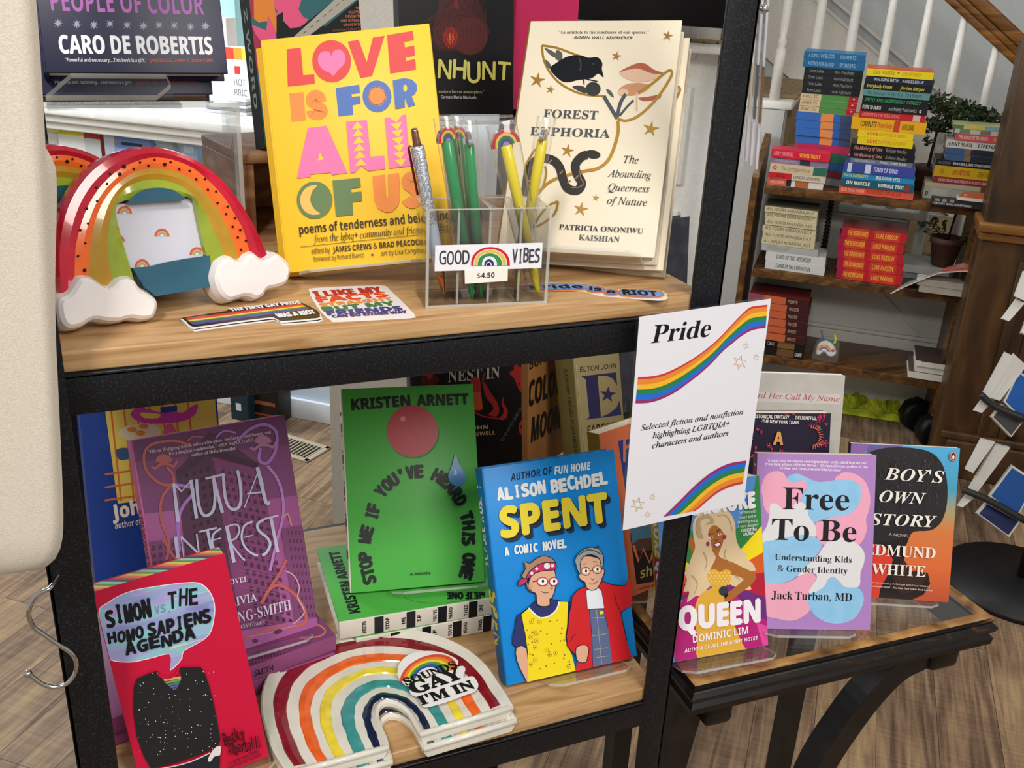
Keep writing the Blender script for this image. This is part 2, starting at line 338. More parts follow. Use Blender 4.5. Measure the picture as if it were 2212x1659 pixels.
# panelled door beside the stairs, with jamb and hinge
g = MB(); fr = RF(0, 4.0); g.box(fr, -1.10, -0.535, 0.01, 2.05, -0.04, 0, WHITE)
for (u0, u1) in ((-1.03, -0.86), (-0.79, -0.62)):
    for (v0, v1) in ((0.15, 0.62), (0.72, 1.10), (1.2, 1.95)):
        g.box(fr, u0, u1, v0, v1, 0.0, 0.012, WHITE, 0.006); g.box(fr, u0 + 0.03, u1 - 0.03, v0 + 0.03, v1 - 0.03, 0.012, 0.016, WHITE, 0.003)
d = struct(g, 'door_1')
h = MB(); h.box(fr, -0.533, -0.515, 1.10, 1.19, 0.0, 0.006, M('#c9c6bd', 0.4), 0.002); child(h, 'hinge', d)
h = MB(); h.box(fr, -0.53, -0.44, 0, 2.1, -0.04, 0.02, WHITE, 0.006); h.box(fr, -1.16, -1.105, 0, 2.1, -0.04, 0.02, WHITE, 0.006); child(h, 'door_frame', d)
# white under-stair panelling with the sloping stringer and a baseboard
UNDER = M('#c3c3be', 0.6)
g = MB(); fr = RF(0, 3.80)
stp = [(-0.50, 0), (0.99, 0)]
for i in range(7): zt, a1 = 0.2275 + 0.1725 * i, 0.95 - 0.24 * i; stp += [(a1 - 0.002, zt - 0.1725 - 0.03 if i else 0.03), (a1 - 0.002, zt - 0.031)]
stp += [(-0.50, 0.2275 + 0.1725 * 6 - 0.031)]
g.prism(fr, stp, -0.05, 0.0, UNDER); struct(g, 'wall_stairs')
g = MB(); g.prism(fr, [(0.02, 0.58), (0.035, 0.58), (0.56, 0.135), (0.545, 0.135)], 0.0, 0.006, UNDER); struct(g, 'trim_1')
g = MB(); g.box(fr, -0.26, 0.9, 0.0, 0.285, 0.0, 0.012, M('#cfcdc6', 0.5), 0.004); g.box(fr, -0.26, 0.9, 0.285, 0.30, 0.0, 0.018, M('#cfcdc6', 0.5), 0.004); struct(g, 'baseboard_stairs')
# staircase rising to the left: white risers and treads, patterned carpet runner, turned balusters, brown handrail
m, nt, b = nodes('runner_carpet'); mpp = coords(nt, (1, 1, 1)); vo = nt.nodes.new('ShaderNodeTexVoronoi'); vo.inputs['Scale'].default_value = 16; vo.inputs['Randomness'].default_value = 0.3
mm = nt.nodes.new('ShaderNodeMapping'); mm.inputs['Scale'].default_value = (1.6, 1.6, 0.75); nt.links.new(mpp.outputs[0], mm.inputs[0]); nt.links.new(mm.outputs[0], vo.inputs['Vector'])
r_ = ramp(nt, [(0.13, '#3b2d22'), (0.18, '#a08a68')]); nt.links.new(vo.outputs['Distance'], r_.inputs[0]); nt.links.new(r_.outputs[0], b.inputs['Base Color']); b.inputs['Roughness'].default_value = 0.95; RUNNER = m
st = thing('staircase', 'white staircase with patterned beige carpet runner rising behind the bookcase', 'staircase', room(-0.2, 3.9, 0))
rise, run = 0.1725, 0.24; treads, risers, carpet = MB(), MB(), MB()
for i in range(7):
    zt, a1 = 0.2275 + rise * i, 0.95 - run * i
    fr = RF(0, 3.86); f2 = Fr(room(0, 3.86, 0), EX, -EY)
    treads.box(Fr(room(0, 0, 0), EX, EY), a1 - run - 0.02, a1 + 0.022, 3.83, 4.74, zt - 0.03, zt, WHITE, 0.008)
    risers.box(Fr(room(0, 0, 0), EX, EY), a1 - 0.02, a1, 3.86, 4.74, zt - rise, zt - 0.03, WHITE)
    carpet.box(Fr(room(0, 0, 0), EX, EY), a1 - run - 0.0, a1 + 0.03, 3.93, 4.66, zt, zt + 0.012, RUNNER, 0.005)
    carpet.box(Fr(room(0, 0, 0), EX, EY), a1 + 0.0, a1 + 0.014, 3.93, 4.66, zt - rise, zt - 0.035, RUNNER)
child(treads, 'tread', st); child(risers, 'riser', st); child(carpet, 'carpet_runner', st, 'beige runner with small dark motifs')
for i in range(7):
    a = -0.30 + 0.1165 * i; zb = 0.2275 + rise * math.floor((0.95 - a) / run); zt = 1.4557 - 0.742 * (a - 0.2085); p = room(a, 3.87, 0)
    g = MB(); L = zt - zb
    g.lathe(p + Vector((0, 0, zb)), [(0.019, 0), (0.019, 0.17), (0.012, 0.185), (0.018, 0.20), (0.012, 0.215), (0.0165, 0.26), (0.0185, 0.36), (0.014, L * 0.8), (0.0115, L + 0.02)], WHITE, 14); child(g, 'baluster', st)
HRW = wood('stair_rail_wood', [(0.3, '#4a2c12'), (0.5, '#7a4f22'), (0.7, '#9a6a31')], (3, 3, 60), 0.35, 0.05, 5, 0.8)
g = MB()
P = [room(a, 3.87, 1.4557 - 0.742 * (a - 0.2085)) for a in (-0.6, 0.56)]; d = (P[1] - P[0]).normalized(); hf = Fr(P[0], d, (-EY).cross(d)); L = (P[1] - P[0]).length
for v0, v1, w in ((0, 0.026, 0.024), (0.024, 0.048, 0.030), (0.046, 0.084, 0.042)): g.box(hf, 0, L, v0, v1, -w, w, HRW, 0.007)
child(g, 'handrail', st, 'brown wooden handrail')
g = MB(); fr = RF(0, 4.735)
for d0 in (0.0, 0.055): g.prism(fr, [(-0.9, 1.86 + d0), (0.7, 0.76 + d0), (0.7, 0.775 + d0), (-0.9, 1.875 + d0)], 0.0, 0.012, WHITE)
g.prism(fr, [(-0.9, 1.5), (0.7, 0.4), (0.7, 0.76), (-0.9, 1.86)], 0.0, 0.006, WHITE)
struct(g, 'trim_2')
# newel: a wide panelled wooden post at the foot of the stairs
NEWW = wood('newel_wood', [(0.3, '#2a1b0e'), (0.5, '#4b331c'), (0.68, '#6d4c2a')], (7, 7, 1.6), 0.45, 0.1, 6, 1.5)
nw = thing('newel_post', 'wide dark wooden panelled newel post at the foot of the stairs', 'newel', room(0.42, 3.3, 0))
fr = RF(0, 3.3)
g = MB(); g.box(fr, 0.415, 0.60, 0.0, 1.36, -0.16, 0.0, NEWW, 0.004); g.box(fr, 0.60, 1.2, 0.0, 0.70, -0.16, -0.02, NEWW); g.box(fr, 0.60, 1.2, 0.84, 1.36, -0.16, -0.01, NEWW); child(g, 'post', nw)
g = MB(); g.box(fr, 0.40, 1.2, 0.815, 0.845, -0.16, 0.022, HRW, 0.006); g.box(fr, 0.408, 1.2, 0.79, 0.815, -0.16, 0.012, HRW, 0.005); child(g, 'ledge_moulding', nw)
g = MB(); g.box(fr, 0.60, 1.2, 0.70, 0.74, -0.02, 0.0, NEWW, 0.004); g.box(fr, 0.535, 0.565, 0.1, 0.74, 0.0, 0.014, NEWW, 0.005); g.box(fr, 0.60, 0.625, 0.1, 0.70, -0.02, 0.006, NEWW, 0.004); child(g, 'panel_frame', nw)
g = MB(); g.box(fr, 0.45, 1.25, 0.0, 0.13, 0.0, 0.03, NEWW, 0.006); g.box(fr, 0.43, 1.25, 0.13, 0.155, 0.0, 0.018, NEWW, 0.005); child(g, 'plinth', nw)
# floor vent
g = MB(); P = [onz(x, y, 0) for x, y in ((613, 938), (716, 969), (672, 994))]
u = (P[1] - P[0]).normalized(); fv = Fr(P[1] - u * 0.30, u, Vector((0, 0, 1)).cross(u)); VT = M('#b9ae96', 0.45)
fv = Fr(P[1] - u * 0.31 - fv.V * 0.125, u, fv.V)
for q in ((0, 0.31, 0, 0.018), (0, 0.31, 0.107, 0.125), (0, 0.018, 0, 0.125), (0.292, 0.31, 0, 0.125)): g.box(fv, *q, 0, 0.006, VT, 0.002)
g.box(fv, 0.018, 0.292, 0.018, 0.107, 0, 0.0008, M('#14110d', 0.8))
vt = solo(g, 'floor_vent', 'beige slotted metal vent grille set in the wood floor', 'vent', fv.O)
g = MB()
for i in range(19): g.box(fv, 0.022 + i * 0.0146, 0.0265 + i * 0.0146, 0.018, 0.107, 0.001, 0.005, VT)
child(g, 'slat', vt)
# black board hanging in front of the door
g = MB(); fb = RF(0, 3.6); p0, p1 = onb(1128, 34, 3.6), onb(1600, 38, 3.6)
a0, a1 = p0.dot(EX), p1.dot(EX)
g.box(fb, a0, a1, p0.z, p0.z + 0.5, -0.03, 0, M('#0d0d0e', 0.22), 0.004); kb = solo(g, 'hanging_board', 'glossy black board hanging above and behind the cream mushroom book', 'board', room(a0, 3.6, p0.z))
g = MB(); g.tube([room((a0 + a1) / 2 - 0.1, 3.615, p0.z + 0.5), room((a0 + a1) / 2 - 0.1, 3.615, 2.7)], 0.003, CHROME); g.tube([room((a0 + a1) / 2 + 0.1, 3.615, p0.z + 0.5), room((a0 + a1) / 2 + 0.1, 3.615, 2.7)], 0.003, CHROME); child(g, 'hanging_wire', kb)
# ================================================================== the display rack
X0, X1, Y0, Y1 = -0.056, 0.5435, 0.743, 1.225                   # outer faces of the angle-iron frame
ZT, ZL = EYE - 0.2725, EYE - 0.7265                             # tops of the two oak shelves
rk = thing('display_rack', 'dark steel angle rack with two oak shelves of pride books', 'display rack', (0.24, 0.98, 0))
for (px, sx) in ((X0, 1), (X1, -1)):
    for (py, sy) in ((Y0, 1), (Y1, -1)):
        g = MB(); A = sorted((px, px + sx * 0.032)); B = sorted((py, py + sy * 0.004)); g.box(ID, A[0], A[1], B[0], B[1], 0, 1.95, STEEL, 0.0012)
        A = sorted((px, px + sx * 0.004)); B = sorted((py, py + sy * 0.032)); g.box(ID, A[0], A[1], B[0], B[1], 0, 1.95, STEEL, 0.0012); child(g, 'post', rk)
for zt in (ZT, ZL):
    zb = zt - 0.0165
    for (y0, y1) in ((Y0 + 0.0005, Y0 + 0.005), (Y1 - 0.005, Y1 - 0.0005)):
        g = MB(); g.box(ID, X0 + 0.03, X1 - 0.028, y0, y1, zb - 0.033, zb, STEEL, 0.002)
        yy = (y0, y0 + 0.03) if y0 < 1 else (y1 - 0.03, y1)
        g.box(ID, X0 + 0.03, X1 - 0.028, yy[0], yy[1], zb - 0.004, zb, STEEL, 0.001); child(g, 'beam', rk)
    for (x0, x1) in ((X0 + 0.004, X0 + 0.008), (X1 - 0.008, X1 - 0.004)):
        g = MB(); g.box(ID, x0, x1, Y0 + 0.03, Y1 - 0.03, zb - 0.033, zb, STEEL, 0.001); child(g, 'beam', rk)
    g = MB(); g.box(ID, -0.047, 0.5285, Y0 + 0.0046, 1.192, zb, zt, OAK, 0.0016); child(g, 'shelf_board', rk)
# chrome S hook on the front left post
g = MB(); Yh = 0.728
pts = [ony(x, y, Yh) for x, y in smooth_loop([(140, 1266), (106, 1272), (75, 1290), (62, 1325), (72, 1354), (90, 1368), (120, 1389), (152, 1409), (165, 1432), (160, 1458), (142, 1478), (114, 1484), (88, 1476), (60, 1455)], 5, False)]
pts[0] = pts[0] + Vector((0.004, 0.034, 0)); pts[1] += Vector((0.001, 0.026, 0)); pts[2] += Vector((0, 0.018, 0)); pts[3] += Vector((0, 0.010, 0)); pts[4] += Vector((0, 0.004, 0))
g.tube(pts, 0.0018, CHROME, 10); g.lathe(pts[-1] - Vector((0, 0, 0.003)), [(0.0008, 0), (0.0028, 0.0012), (0.0034, 0.003), (0.0028, 0.0048), (0.0008, 0.006)], CHROME, 12)
solo(g, 's_hook', 'empty chrome S hook hanging on the left rack post', 'hook', pts[5])
# linen tote bag hanging at the left
LINEN = speck('linen_cloth', '#c2b9ab', '#d8d0c3', 700, 0.3, 0.7, 0.95, 0, 0.25, (1, 1, 2.4))
tb = thing('tote_bag', 'beige linen tote bag hanging in front of the left post', 'bag', ony(40, 700, 0.69))
def cloth(Y, edge, ybot, th, amp):                              # edge: right-hand outline from the top down, in photo pixels
    g = MB(); nx, ny = 26, 60; E = resample(edge, ny); F, B = [], []
    for j, (xr, y) in enumerate(E):
        xl = -230 + 0.12 * y
        for i in range(nx):
            u = i / (nx - 1); x = xl + (xr - xl) * u; yy = y + max(0.0, (y - 1100) / 150) * (1 - u) * ybot
            e = min(u, 1 - u, 0.12) / 0.12; e2 = min(j, ny - 1 - j, 4) / 4; puff = th * (1 - (1 - e) ** 2) * (1 - (1 - e2) ** 2)
            F.append(ony(x, yy, Y - puff - amp * (math.sin(u * 7 + y * 0.0016) * 0.6 + math.sin(u * 3.1 + 1.0) * 0.5) * e)); B.append(ony(x, yy, Y + 0.001))
    q = lambda i, j: j * nx + i
    fs = [(q(i, j), q(i + 1, j), q(i + 1, j + 1), q(i, j + 1)) for j in range(ny - 1) for i in range(nx - 1)]
    g.add(F, fs, LINEN, True); g.add(B, [tuple(reversed(f)) for f in fs], LINEN, True)
    rim = [q(i, 0) for i in range(nx)] + [q(nx - 1, j) for j in range(1, ny)] + [q(i, ny - 1) for i in range(nx - 2, -1, -1)] + [q(0, j) for j in range(ny - 2, 0, -1)]; k = len(rim)
    g.add([F[r] for r in rim] + [B[r] for r in rim], [(i, k + i, k + (i + 1) % k, (i + 1) % k) for i in range(k)], LINEN, True); return g
g = cloth(0.70, smooth_loop([(62, -150), (78, 0), (91, 180), (103, 400), (114, 600), (124, 800), (133, 1000), (137, 1110), (134, 1170), (122, 1203), (104, 1222), (80, 1231)], 4, False), 26, 0.010, 0.0016); child(g, 'front_panel', tb)
g = cloth(0.722, smooth_loop([(60, -150), (78, 120), (84, 265), (103, 328), (118, 352), (123, 420), (119, 640), (126, 900), (128, 1120), (110, 1195), (80, 1210)], 4, False), 20, 0.005, 0.001); child(g, 'back_panel', tb)
for x in (-130, 20): g = MB(); g.tube([ony(x, -120, 0.70), ony(x + 15, -260, 0.705), ony(x + 45, -360, 0.72)], 0.006, LINEN, 6); child(g, 'handle', tb)
# ================================================================== books that stand or lie with a cover in view
class Book:
    def __init__(s, name, label, fr, w, h, t, cover, spine=None, back=None, hard=True, group=None, pages=None, cat='book'):
        s.fr, s.w, s.h, s.t = fr, w, h, t; spine = spine or cover; back = back or spine
        s.th = thing(name, label, cat, fr.at(w / 2, 0, -t / 2), group)
        cv, sp, bk, pg = MB(), MB(), MB(), MB(); c = 0.0026 if hard else 0.0005; ins = 0.0042 if hard else 0.0006; pages = pages or PAGES
        cv.box(fr, 0, w, 0, h, -c, 0, cover, 0.0007 if hard else 0); bk.box(fr, 0, w, 0, h, -t, -t + c, back, 0.0007 if hard else 0)
        sp.box(fr, -c * 0.6, c, 0.0002, h - 0.0002, -t + 0.0002, -0.0002, spine, 0.0009 if hard else 0)
        pg.box(fr, c, w - ins, ins, h - ins, -t + c + 0.0001, -c - 0.0001, pages)
        s.parts = [(cv, 'front_cover'), (sp, 'spine'), (bk, 'back_cover'), (pg, 'page_block')]
        s.front = Art(cv, fr); s.front.clip = (0.0003, 0.0003, w - 0.0003, h - 0.0003)
        s.sfr = Fr(fr.at(-c * 0.6, 0, -t), fr.N, fr.V); s.spine = Art(sp, s.sfr); s.spine.clip = (0.0006, 0.0006, t - 0.0006, h - 0.0006)
    def done(s):
        for mb, n in s.parts: child(mb, n, s.th)
        return s.th
def standing(name, label, O, yaw, lean, roll, w, h, t, **k): return Book(name, label, pose(O, yaw, lean, roll), w, h, t, **k)
def lying(name, label, corner, yaw, w, h, t, **k):              # flat on its back, spine towards us, head to the left; corner = top edge, left end of the spine
    y = math.radians(yaw); X = Vector((math.cos(y), math.sin(y), 0)); Yd = Vector((-math.sin(y), math.cos(y), 0))
    return Book(name, label, Fr(Vector(corner) + X * h, Yd, -X), w, h, t, **k)
def copy_thing(src, label, move):
    r = src.copy(); COL.objects.link(r); r.location = src.location + Vector(move); r['label'] = label; BASE[r.name] = r.location.copy()
    for ch in list(src.children):
        c = ch.copy(); COL.objects.link(c); c.parent = r
        for gch in list(ch.children):
            d = gch.copy(); COL.objects.link(d); d.parent = c
    return r
def stand(label, bk, u0, u1, depth, zsurf, back=0.6, cham=0.012):
    fr, t = bk.fr, bk.t; th = thing('book_stand', label, 'book stand', fr.at((u0 + u1) / 2, -0.003, 0), 'clear acrylic book stands')
    L = Fr(fr.at(0, -0.0006, 0), fr.U, fr.N)                     # the ledge under the book: u across, v outwards
    g = MB(); pts = [(u0, -t - 0.004), (u0, depth - cham), (u0 + cham, depth), (u1 - cham, depth), (u1, depth - cham), (u1, -t - 0.004)]
    g.prism(L, pts, 0.0, 0.0028, ACR, ACE) if L.N.z < 0 else g.prism(L, pts, -0.0028, 0, ACR, ACE); child(g, 'ledge', th)
    g = MB(); g.box(fr, u0, u1, -0.001, bk.h * back, -t - 0.005, -t - 0.002, ACR); child(g, 'back_plate', th)
    top = fr.at(0, bk.h * back * 0.8, -t - 0.005); B = (-fr.N); B.z = 0; B.normalize(); um = (u0 + u1) / 2; w = (u1 - u0) * 0.3
    foot = Vector((top.x, top.y, zsurf)) + B * 0.05
    d = (foot - top); s2 = Fr(top, fr.U, d.normalized()); g = MB(); g.box(s2, um - w, um + w, 0, d.length, -0.001, 0.001, ACR); child(g, 'strut', th)
    return th
def E_(x, y, z): return Vector((x, y, EYE + z))
# ---------------------------------------------------------------- upper shelf: yellow poetry book in front of its second copy
Y_ = M('#f2c231', 0.42)
def love(label, O, fr=None):
    b = Book('hardcover_book', label, fr or pose(O, -23.6, 20.3, 8.4), 0.1493, 0.2074, 0.013, Y_, Y_, hard=True, group='copies of the yellow poetry book', pages=PAGEW); return b
L1 = love('yellow book with big LOVE lettering on upper shelf, front copy', E_(0.1643, 0.871, -0.262))
a = L1.front.z(620, 60, 0.16271); RD, OR, BL, PK, GR = M('#d23a3c'), M('#e8863a'), M('#4a6cb0'), M('#e572a6'), M('#5f7a4d')
a.poly(RD, [(-5, 285), (182, 265), (215, 630), (362, 618), (370, 745), (10, 783)])
a.disc(RD, (593, 445), 258, 282, 40, -0.1); a.poly(PK, [(590, 375), (560, 325), (500, 310), (440, 340), (410, 410), (430, 500), (500, 570), (570, 600), (618, 637), (680, 560), (745, 500), (775, 420), (760, 340), (700, 290), (640, 300), (605, 330)], 3)
a.poly(RD, [(805, 185), (952, 160), (1058, 455), (1140, 130), (1297, 105), (1130, 645), (975, 668)])
a.poly(RD, [(1327, 98), (1672, 42), (1686, 165), (1558, 190), (1566, 262), (1690, 235), (1698, 372), (1573, 395), (1580, 440), (1704, 415), (1714, 555), (1370, 610)])
a.poly(OR, [(30, 875), (218, 855), (247, 1228), (62, 1250)])
a.line(OR, [(455, 985), (440, 920), (380, 890), (325, 925), (325, 990), (390, 1030), (460, 1070), (470, 1130), (410, 1160), (340, 1140), (320, 1095)], 135, 4)
a.poly(BL, [(645, 800), (960, 755), (970, 870), (858, 882), (862, 918), (972, 908), (978, 1010), (870, 1030), (882, 1155), (685, 1180)])
a.disc(BL, (1196, 912), 192, 212, 40, -0.08)
for i in range(36):
    t = i * math.pi / 18; a.poly(OR, [(1196 + 100 * math.cos(t - .06), 912 + 105 * math.sin(t - .06)), (1196 + 135 * math.cos(t), 912 + 145 * math.sin(t)), (1196 + 100 * math.cos(t + .06), 912 + 105 * math.sin(t + .06))])
a.disc(OR, (1196, 912), 103, 110)
a.poly(BL, [(1405, 700), (1560, 672), (1660, 690), (1720, 750), (1725, 830), (1690, 890), (1655, 905), (1705, 1030), (1612, 1055), (1562, 920), (1565, 1062), (1440, 1080)]); a.disc(Y_, (1570, 805), 26, 46, 16)
a.z(620, 230, 0.16271)
a.poly(PK, [(280, 288), (525, 258), (805, 885), (605, 912), (578, 880), (318, 905), (315, 940), (135, 958)]); a.poly(Y_, [(440, 612), (488, 708), (410, 716)])
a.poly(PK, [(787, 205), (1062, 182), (1110, 668), (1292, 655), (1305, 832), (1080, 860), (985, 790), (905, 880), (845, 885)])
a.poly(PK, [(1300, 150), (1350, 145), (1455, 215), (1530, 118), (1580, 108), (1625, 660), (1820, 640), (1830, 770), (1360, 828)])
for i in range(6):
    x, y = 935 + 8.5 * i, 205 + 98 * i; a.poly(Y_, [(x, y), (x + 80, y + 82), (x - 75, y + 100)]); x, y = 1450 + 11 * i, 235 + 97 * i; a.poly(Y_, [(x - 78, y), (x + 80, y - 28), (x + 18, y + 78)])
a.disc(GR, (370, 1245), 235, 247, 40); a.poly(M('#f6b75a'), [(405, 1055), (340, 1050), (250, 1090), (190, 1180), (180, 1270), (220, 1370), (300, 1430), (380, 1440), (445, 1425), (370, 1370), (315, 1270), (320, 1180), (350, 1110)], 3)
a.poly(GR, [(608, 985), (970, 950), (982, 1072), (852, 1092), (860, 1145), (990, 1130), (1000, 1255), (868, 1272), (882, 1440), (655, 1462)])
a.poly(OR, [(1140, 930), (1300, 908), (1312, 1190), (1335, 1220), (1352, 1190), (1342, 905), (1485, 885), (1500, 1200), (1480, 1310), (1400, 1400), (1310, 1410), (1210, 1360), (1165, 1250)])
a.line(OR, [(1745, 1030), (1730, 950), (1670, 930), (1600, 960), (1595, 1040), (1660, 1090), (1720, 1150), (1730, 1240), (1680, 1290), (1620, 1280), (1580, 1230)], 130, 4)
K1 = M('#33281a'); a.z(560, 420, 0.30741)
a.text(K1, 'poems of tenderness and belonging', (285, 280), (1340, 175), 62, 'sb'); a.text(K1, 'from the lgbtq+ community and friends & allies', (385, 340), (1330, 252), 50, 'fi')
a.line(K1, [(292, 370), (1340, 262)], 3); a.text(K1, 'edited by', (370, 420), (500, 408), 38, 'n'); a.text(K1, 'JAMES CREWS & BRAD PEACOCK', (520, 408), (1150, 352), 40, 'sb')
a.text(K1, 'foreword by Richard Blanco', (385, 473), (740, 442), 33, 'n'); a.star(K1, (796, 425), 12); a.text(K1, 'art by Lisa Congdon', (860, 432), (1160, 406), 33, 'n')
t1 = L1.done()
copy_thing(t1, 'second copy of the yellow LOVE book, directly behind the front copy', -L1.fr.N * 0.0145 - L1.fr.U * 0.008 - L1.fr.V * 0.002)
stand('clear acrylic stand under the yellow LOVE book', L1, 0.012, 0.125, 0.02, ZT, 0.5)
# ---------------------------------------------------------------- cream mushroom book and the copies behind it
CR = M('#e4dac4', 0.5); GO = M('#b98f3c', 0.28, 0.7); FOIL = M('#8d929c', 0.14, 1.0); BK2 = M('#17181a', 0.4)
ff = pose(E_(0.367, 0.869, -0.252), -41.3, 32.3, 4.2)
b = Book('hardcover_book', 'cream book with gold stars, blackbird, mushrooms and snake on upper shelf', ff, 0.152, 0.241, 0.024, CR, M('#a5803a', 0.3, 0.6), CR, group='copies of the cream mushroom book')
a = b.front.z(850, 0, 0.33905)
a.text(M('#3a3a3c'), '\u201cAn antidote to the loneliness of our species.\u201d', (1050, 215), (1625, 215), 19, 'f'); a.text(M('#33343a'), '\u2014ROBIN WALL KIMMERER', (1140, 248), (1522, 250), 18, 'sbi')
a.line(GO, [(945, 290), (1040, 305), (1150, 345), (1300, 400)], 14, 3); a.line(GO, [(945, 290), (960, 390), (1010, 480), (1080, 545), (1200, 600), (1340, 612)], 14, 3)
LF = M('#4f5450'); a.poly(LF, [(960, 305), (1020, 330), (1045, 360), (1010, 360)], 3); a.poly(LF, [(1040, 320), (1075, 340), (1070, 390), (1030, 370)], 3); a.poly(LF, [(970, 380), (1000, 410), (1005, 440), (975, 420)], 3)
CROW = M('#14171c', 0.25); a.poly(CROW, [(998, 440), (1040, 400), (1110, 360), (1190, 352), (1240, 368), (1300, 366), (1330, 400), (1328, 440), (1338, 495), (1305, 470), (1260, 500), (1180, 510), (1110, 525), (1060, 510)], 4)
a.disc(M('#3d434c'), (1275, 408), 6); a.line(M('#3a3f48'), [(1180, 370), (1195, 410), (1188, 450)], 8, 3)
a.disc(M('#2c2f2e'), (1272, 568), 48, 45); a.poly(M('#343836'), [(1140, 555), (1180, 545), (1225, 560), (1228, 595), (1190, 585)], 3); a.poly(LF, [(1355, 570), (1385, 580), (1405, 622), (1375, 605)], 3)
for p in ([(1210, 500), (1215, 540)], [(1230, 505), (1300, 520)]): a.line(BK2, p, 8)
RED1, TAN = M('#a85b42'), M('#d7b59b')
a.poly(TAN, [(1438, 462), (1500, 440), (1600, 440), (1720, 470), (1650, 510), (1560, 525), (1480, 500)], 3); a.poly(RED1, [(1438, 460), (1490, 430), (1560, 403), (1610, 410), (1660, 445), (1730, 470), (1650, 470), (1560, 438), (1500, 445)], 3)
a.poly(TAN, [(1548, 470), (1566, 470), (1572, 560), (1546, 560)]); a.poly(M('#c08a68'), [(1436, 570), (1480, 540), (1540, 530), (1600, 535), (1640, 550), (1590, 590), (1520, 610), (1450, 600)], 3); a.poly(TAN, [(1545, 590), (1556, 590), (1556, 712), (1544, 700)])
a.poly(RED1, [(1560, 625), (1620, 618), (1700, 605), (1690, 630), (1600, 645)], 3); a.disc(TAN, (1465, 590), 34, 24)
a.line(FOIL, [(1340, 612), (1380, 680), (1425, 755)], 24, 3); a.line(FOIL, [(1425, 750), (1445, 660), (1480, 600)], 22, 3); a.line(FOIL, [(1440, 740), (1490, 680), (1530, 640)], 14, 3)
a.line(GO, [(1425, 755), (1480, 770), (1560, 740), (1660, 650), (1740, 540), (1775, 470), (1750, 452), (1640, 540), (1560, 590)], 16, 3)
a.line(GO, [(1430, 770), (1432, 840), (1410, 930), (1370, 1020), (1300, 1075), (1200, 1095), (1050, 1135), (970, 1180), (900, 1260)], 20, 4); a.line(GO, [(905, 950), (850, 1040), (835, 1100)], 13, 3); a.line(GO, [(965, 1060), (975, 1110), (950, 1200)], 13, 3)
a.line(GO, [(1050, 1285), (990, 1310), (930, 1380), (890, 1450)], 14, 3); a.line(GO, [(1050, 1285), (1030, 1360), (960, 1420), (900, 1450)], 14, 3)
SN = M('#2a2522', 0.4); a.line(SN, [(1235, 988), (1200, 1000), (1160, 1050), (1170, 1110), (1200, 1170), (1170, 1215), (1110, 1200), (1080, 1140), (1060, 1070), (1020, 1025), (960, 1010), (900, 1030), (865, 1090), (850, 1160), (840, 1250)], 56, 5)
a.disc(SN, (1270, 985), 50, 27, 20, 0.15); a.line(M('#8d6f59'), [(1185, 1080), (1195, 1140), (1215, 1170), (1180, 1195), (1130, 1195)], 6, 2)
for p in ([(1010, 1020), (990, 1040)], [(1080, 1090), (1060, 1110)], [(880, 1070), (900, 1090)], [(860, 1150), (880, 1165)], [(1110, 1170), (1130, 1150)], [(1180, 1120), (1160, 1140)]): a.line(M('#8d6f59'), p, 9)
for c, r in (((1748, 230), 36), ((1421, 360), 33), ((918, 512), 52), ((1000, 572), 30), ((1640, 822), 56), ((1110, 962), 46), ((1290, 1262), 24), ((1195, 1335), 50)): a.star(M('#a57c34', 0.35, 0.5), c, r, 5, 0.3, 0.2)
a.text(FOIL, 'FOREST', (955, 750), (1300, 762), 52, 'f'); a.text(FOIL, 'EUPHORIA', (870, 862), (1378, 880), 52, 'f')
for s_, p0, p1 in (('The', (1465, 1040), (1560, 1044)), ('Abounding', (1365, 1128), (1640, 1140)), ('Queerness', (1368, 1215), (1630, 1228)), ('of Nature', (1360, 1300), (1615, 1315))): a.text(M('#2b2c30'), s_, p0, p1, 46, 'fi')
a.text(M('#34363c'), 'PATRICIA ONONIWU', (1055, 1462), (1590, 1490), 32, 'f'); a.text(FOIL, 'KAISHIAN', (1180, 1530), (1440, 1545), 34, 'f')
t1 = b.done()
copy_thing(t1, 'second copy of the cream mushroom book, right behind the front copy', -b.fr.N * 0.0255 + b.fr.U * 0.006 - b.fr.V * 0.004)
stand('clear acrylic stand under the cream mushroom book', b, 0.02, 0.14, 0.022, ZT, 0.5)
# ---------------------------------------------------------------- black horror paperback on a clear riser, magenta book behind it
def riser(label, fr, w, d, h, th=0.004):                        # open clear box; fr = its front face, bottom left
    t = thing('acrylic_riser', label, 'riser', fr.at(w / 2, 0, -d / 2), 'clear acrylic risers')
    g = MB(); g.box(fr, 0, w, h - th, h, -d, 0, ACR); g.box(fr, 0, w, h - th, h, -0.0008, 0.0003, ACE); child(g, 'top_plate', t)
    for u in (0, w - th): g = MB(); g.box(fr, u, u + th, 0, h - th, -d, 0, ACR); g.box(fr, u, u + th, 0, h - th, -0.0006, 0.0003, ACE); child(g, 'side_plate', t)
    g = MB(); g.box(fr, th, w - th, 0, h - th, -0.003, 0, ACR); child(g, 'front_plate', t); return t
p = ony(930, 256, 1.08); zb = p.z + 0.004
riser('low clear riser under the black horror paperback', Fr(Vector((0.275, 1.062, ZT)), (1, 0, 0), (0, 0, 1)), 0.20, 0.10, zb - ZT - 0.0045)
b = standing('paperback_book', 'black paperback with netted red fruit and dripping title, on a clear riser', Vector((ony(868, 256, 1.08).x, 1.08, zb)), 0, 6, 0, 0.133, 0.205, 0.02, cover=M('#0b0c10', 0.35), hard=False)
a = b.front.z(850, 0, 0.33905); NET = M('#5a1a1c', 0.4)
